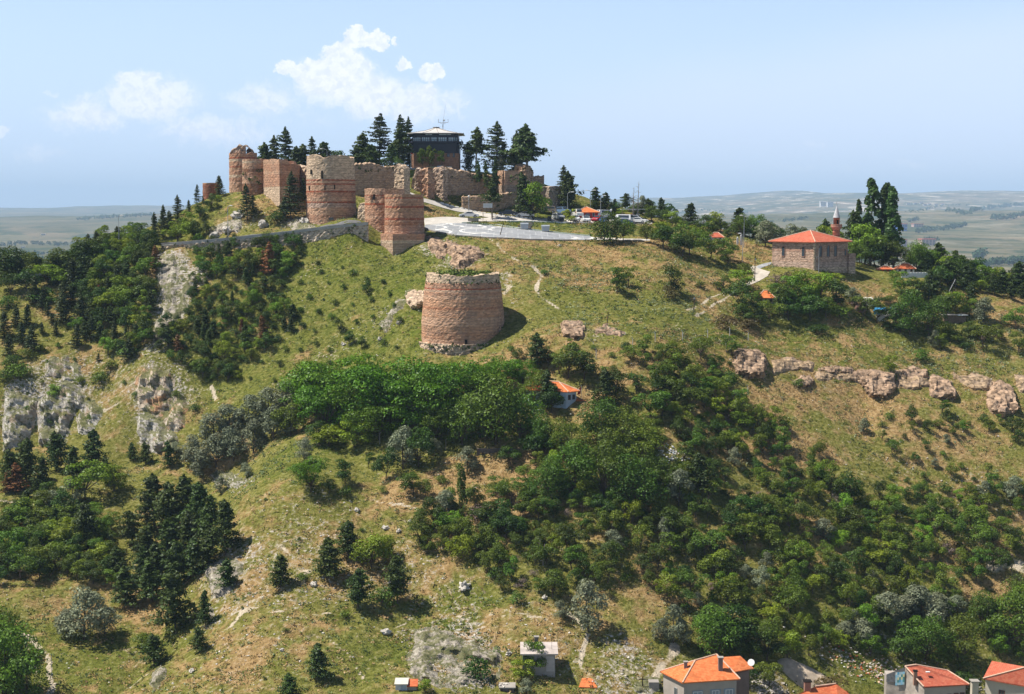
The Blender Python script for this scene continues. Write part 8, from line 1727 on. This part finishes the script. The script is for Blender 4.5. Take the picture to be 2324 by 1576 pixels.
far_building('white distant apartment block left of the minaret', 1869, 470, 14, 10, FW, FW, r0=4200); far_building('second white distant block beside the first', 1885, 470, 14, 10, FW, FW, r0=4200)
far_building('long distant blue-walled hall right of the poplars', 2047, 525, 26, 15, FBL, FR_, floors=2, cat='hall', r0=2500)
far_building('distant row with pink roof right of the hall', 2085, 516, 24, 7, FPK, FR_, floors=2, cat='hall', r0=2500)
far_building('distant red-roofed block below the hall', 2045, 560, 30, 14, FPK, FR_, floors=4, r0=2000); far_building('distant red-roofed block right of the lower one', 2108, 558, 34, 13, FPK, FR_, floors=4, r0=2000)
for i, (u, v) in enumerate([(2062,466),(2078,465),(2092,464),(2110,466),(2125,467),(2140,467),(2100,469)]): far_building('tiny distant red-roofed house in the hilltop village', u, v, 8, 3, FW, FR_, cat='house', floors=2, group='houses of the far village', r0=5000)
for i, (u, v) in enumerate([(52,563),(120,591),(98,536)]): far_building(['far white barn on the left plain','far white barn nearer on the left plain','far white speck house on the left slope'][i], u, v, 9, 3, FW, FW, cat='barn', floors=1, group='barns on the left plain', r0=2000)
fwm = leafmat('far_leaf', (0.045,0.085,0.035), .02, .2)
def belt(pts, hpx, n, seed, label, r0=1300, mat=None):
    rs = random.Random(seed); nr = np.random.RandomState(seed); Cs = []; Ns = []
    for i in range(n):
        s = rs.random()*(len(pts)-1); k = min(len(pts)-2, int(s)); f = s-k; u = pts[k][0]*(1-f)+pts[k+1][0]*f + rs.gauss(0, 2); v = pts[k][1]*(1-f)+pts[k+1][1]*f + rs.gauss(0, 1.0); g = farhit(u, v, r0)
        if g is None: continue
        h = hpx*g.y/F*rs.uniform(.5, 1.2); w = h*rs.uniform(.25,.6); p, q = shell(nr, 26, (g.x, g.y, g.z+h*.5), 1.0, (w, w, h*.55)); Cs.append(p); Ns.append(q)
    if not Cs: return
    Cs = np.concatenate(Cs); Ns = np.concatenate(Ns); sz = np.repeat(hpx, len(Cs))*Cs[:, 1]/F*.16
    o = bpy.data.objects.new('woodland', leaves_mesh('woodland', Cs, Ns, sz, mat or fwm, seed)); COL.objects.link(o); tag(o, label, None, None, 'stuff')
belt([(175,502),(240,497),(300,494),(345,492)], 8, 90, 1, 'far tree line on the left mesa', 4000); belt([(0,560),(60,555),(140,560),(230,556),(330,558)], 9, 160, 2, 'far tree belt on the left plain', 2500)
belt([(0,596),(60,590),(160,598),(250,592),(320,600)], 16, 160, 3, 'poplar belt on the left valley floor', 2000); belt([(0,575),(90,580),(200,576),(330,574)], 9, 120, 4, 'second tree belt on the left plain', 2300)
belt([(2080,530),(2110,527),(2150,522),(2190,516)], 11, 90, 5, 'far tree clump on the right hillside', 3000); belt([(2200,482),(2260,474),(2330,468)], 9, 110, 6, 'far tree line climbing the right skyline', 4500); belt([(2250,500),(2300,498),(2330,490)], 12, 60, 7, 'far poplar row at the right edge', 3000)
belt([(2200,612),(2250,605),(2300,600),(2340,598)], 16, 180, 8, 'blue woodland in the right valley', 1500); belt([(2150,480),(2180,486),(2200,490)], 10, 40, 9, 'far dark copse on the right hillside', 3500); belt([(2060,505),(2085,502)], 9, 24, 10, 'far copse beside the long hall', 3000)
belt([(2215,590),(2235,588)], 22, 20, 11, 'dark poplar group in the right valley', 1800); belt([(1780,505),(1830,498),(1700,512)], 7, 60, 12, 'far scrub behind the mosque', 3500); belt([(2100,545),(2130,548),(2090,553)], 7, 40, 13, 'scrub right of the far blocks', 2500)
belt([(2050,484),(2100,478),(2140,470),(2200,468)], 5, 60, 14, 'thin far tree line on the right plateau', 5000); belt([(1500,490),(1600,480),(1700,486)], 5, 60, 15, 'far scrub behind the ridge', 5000)
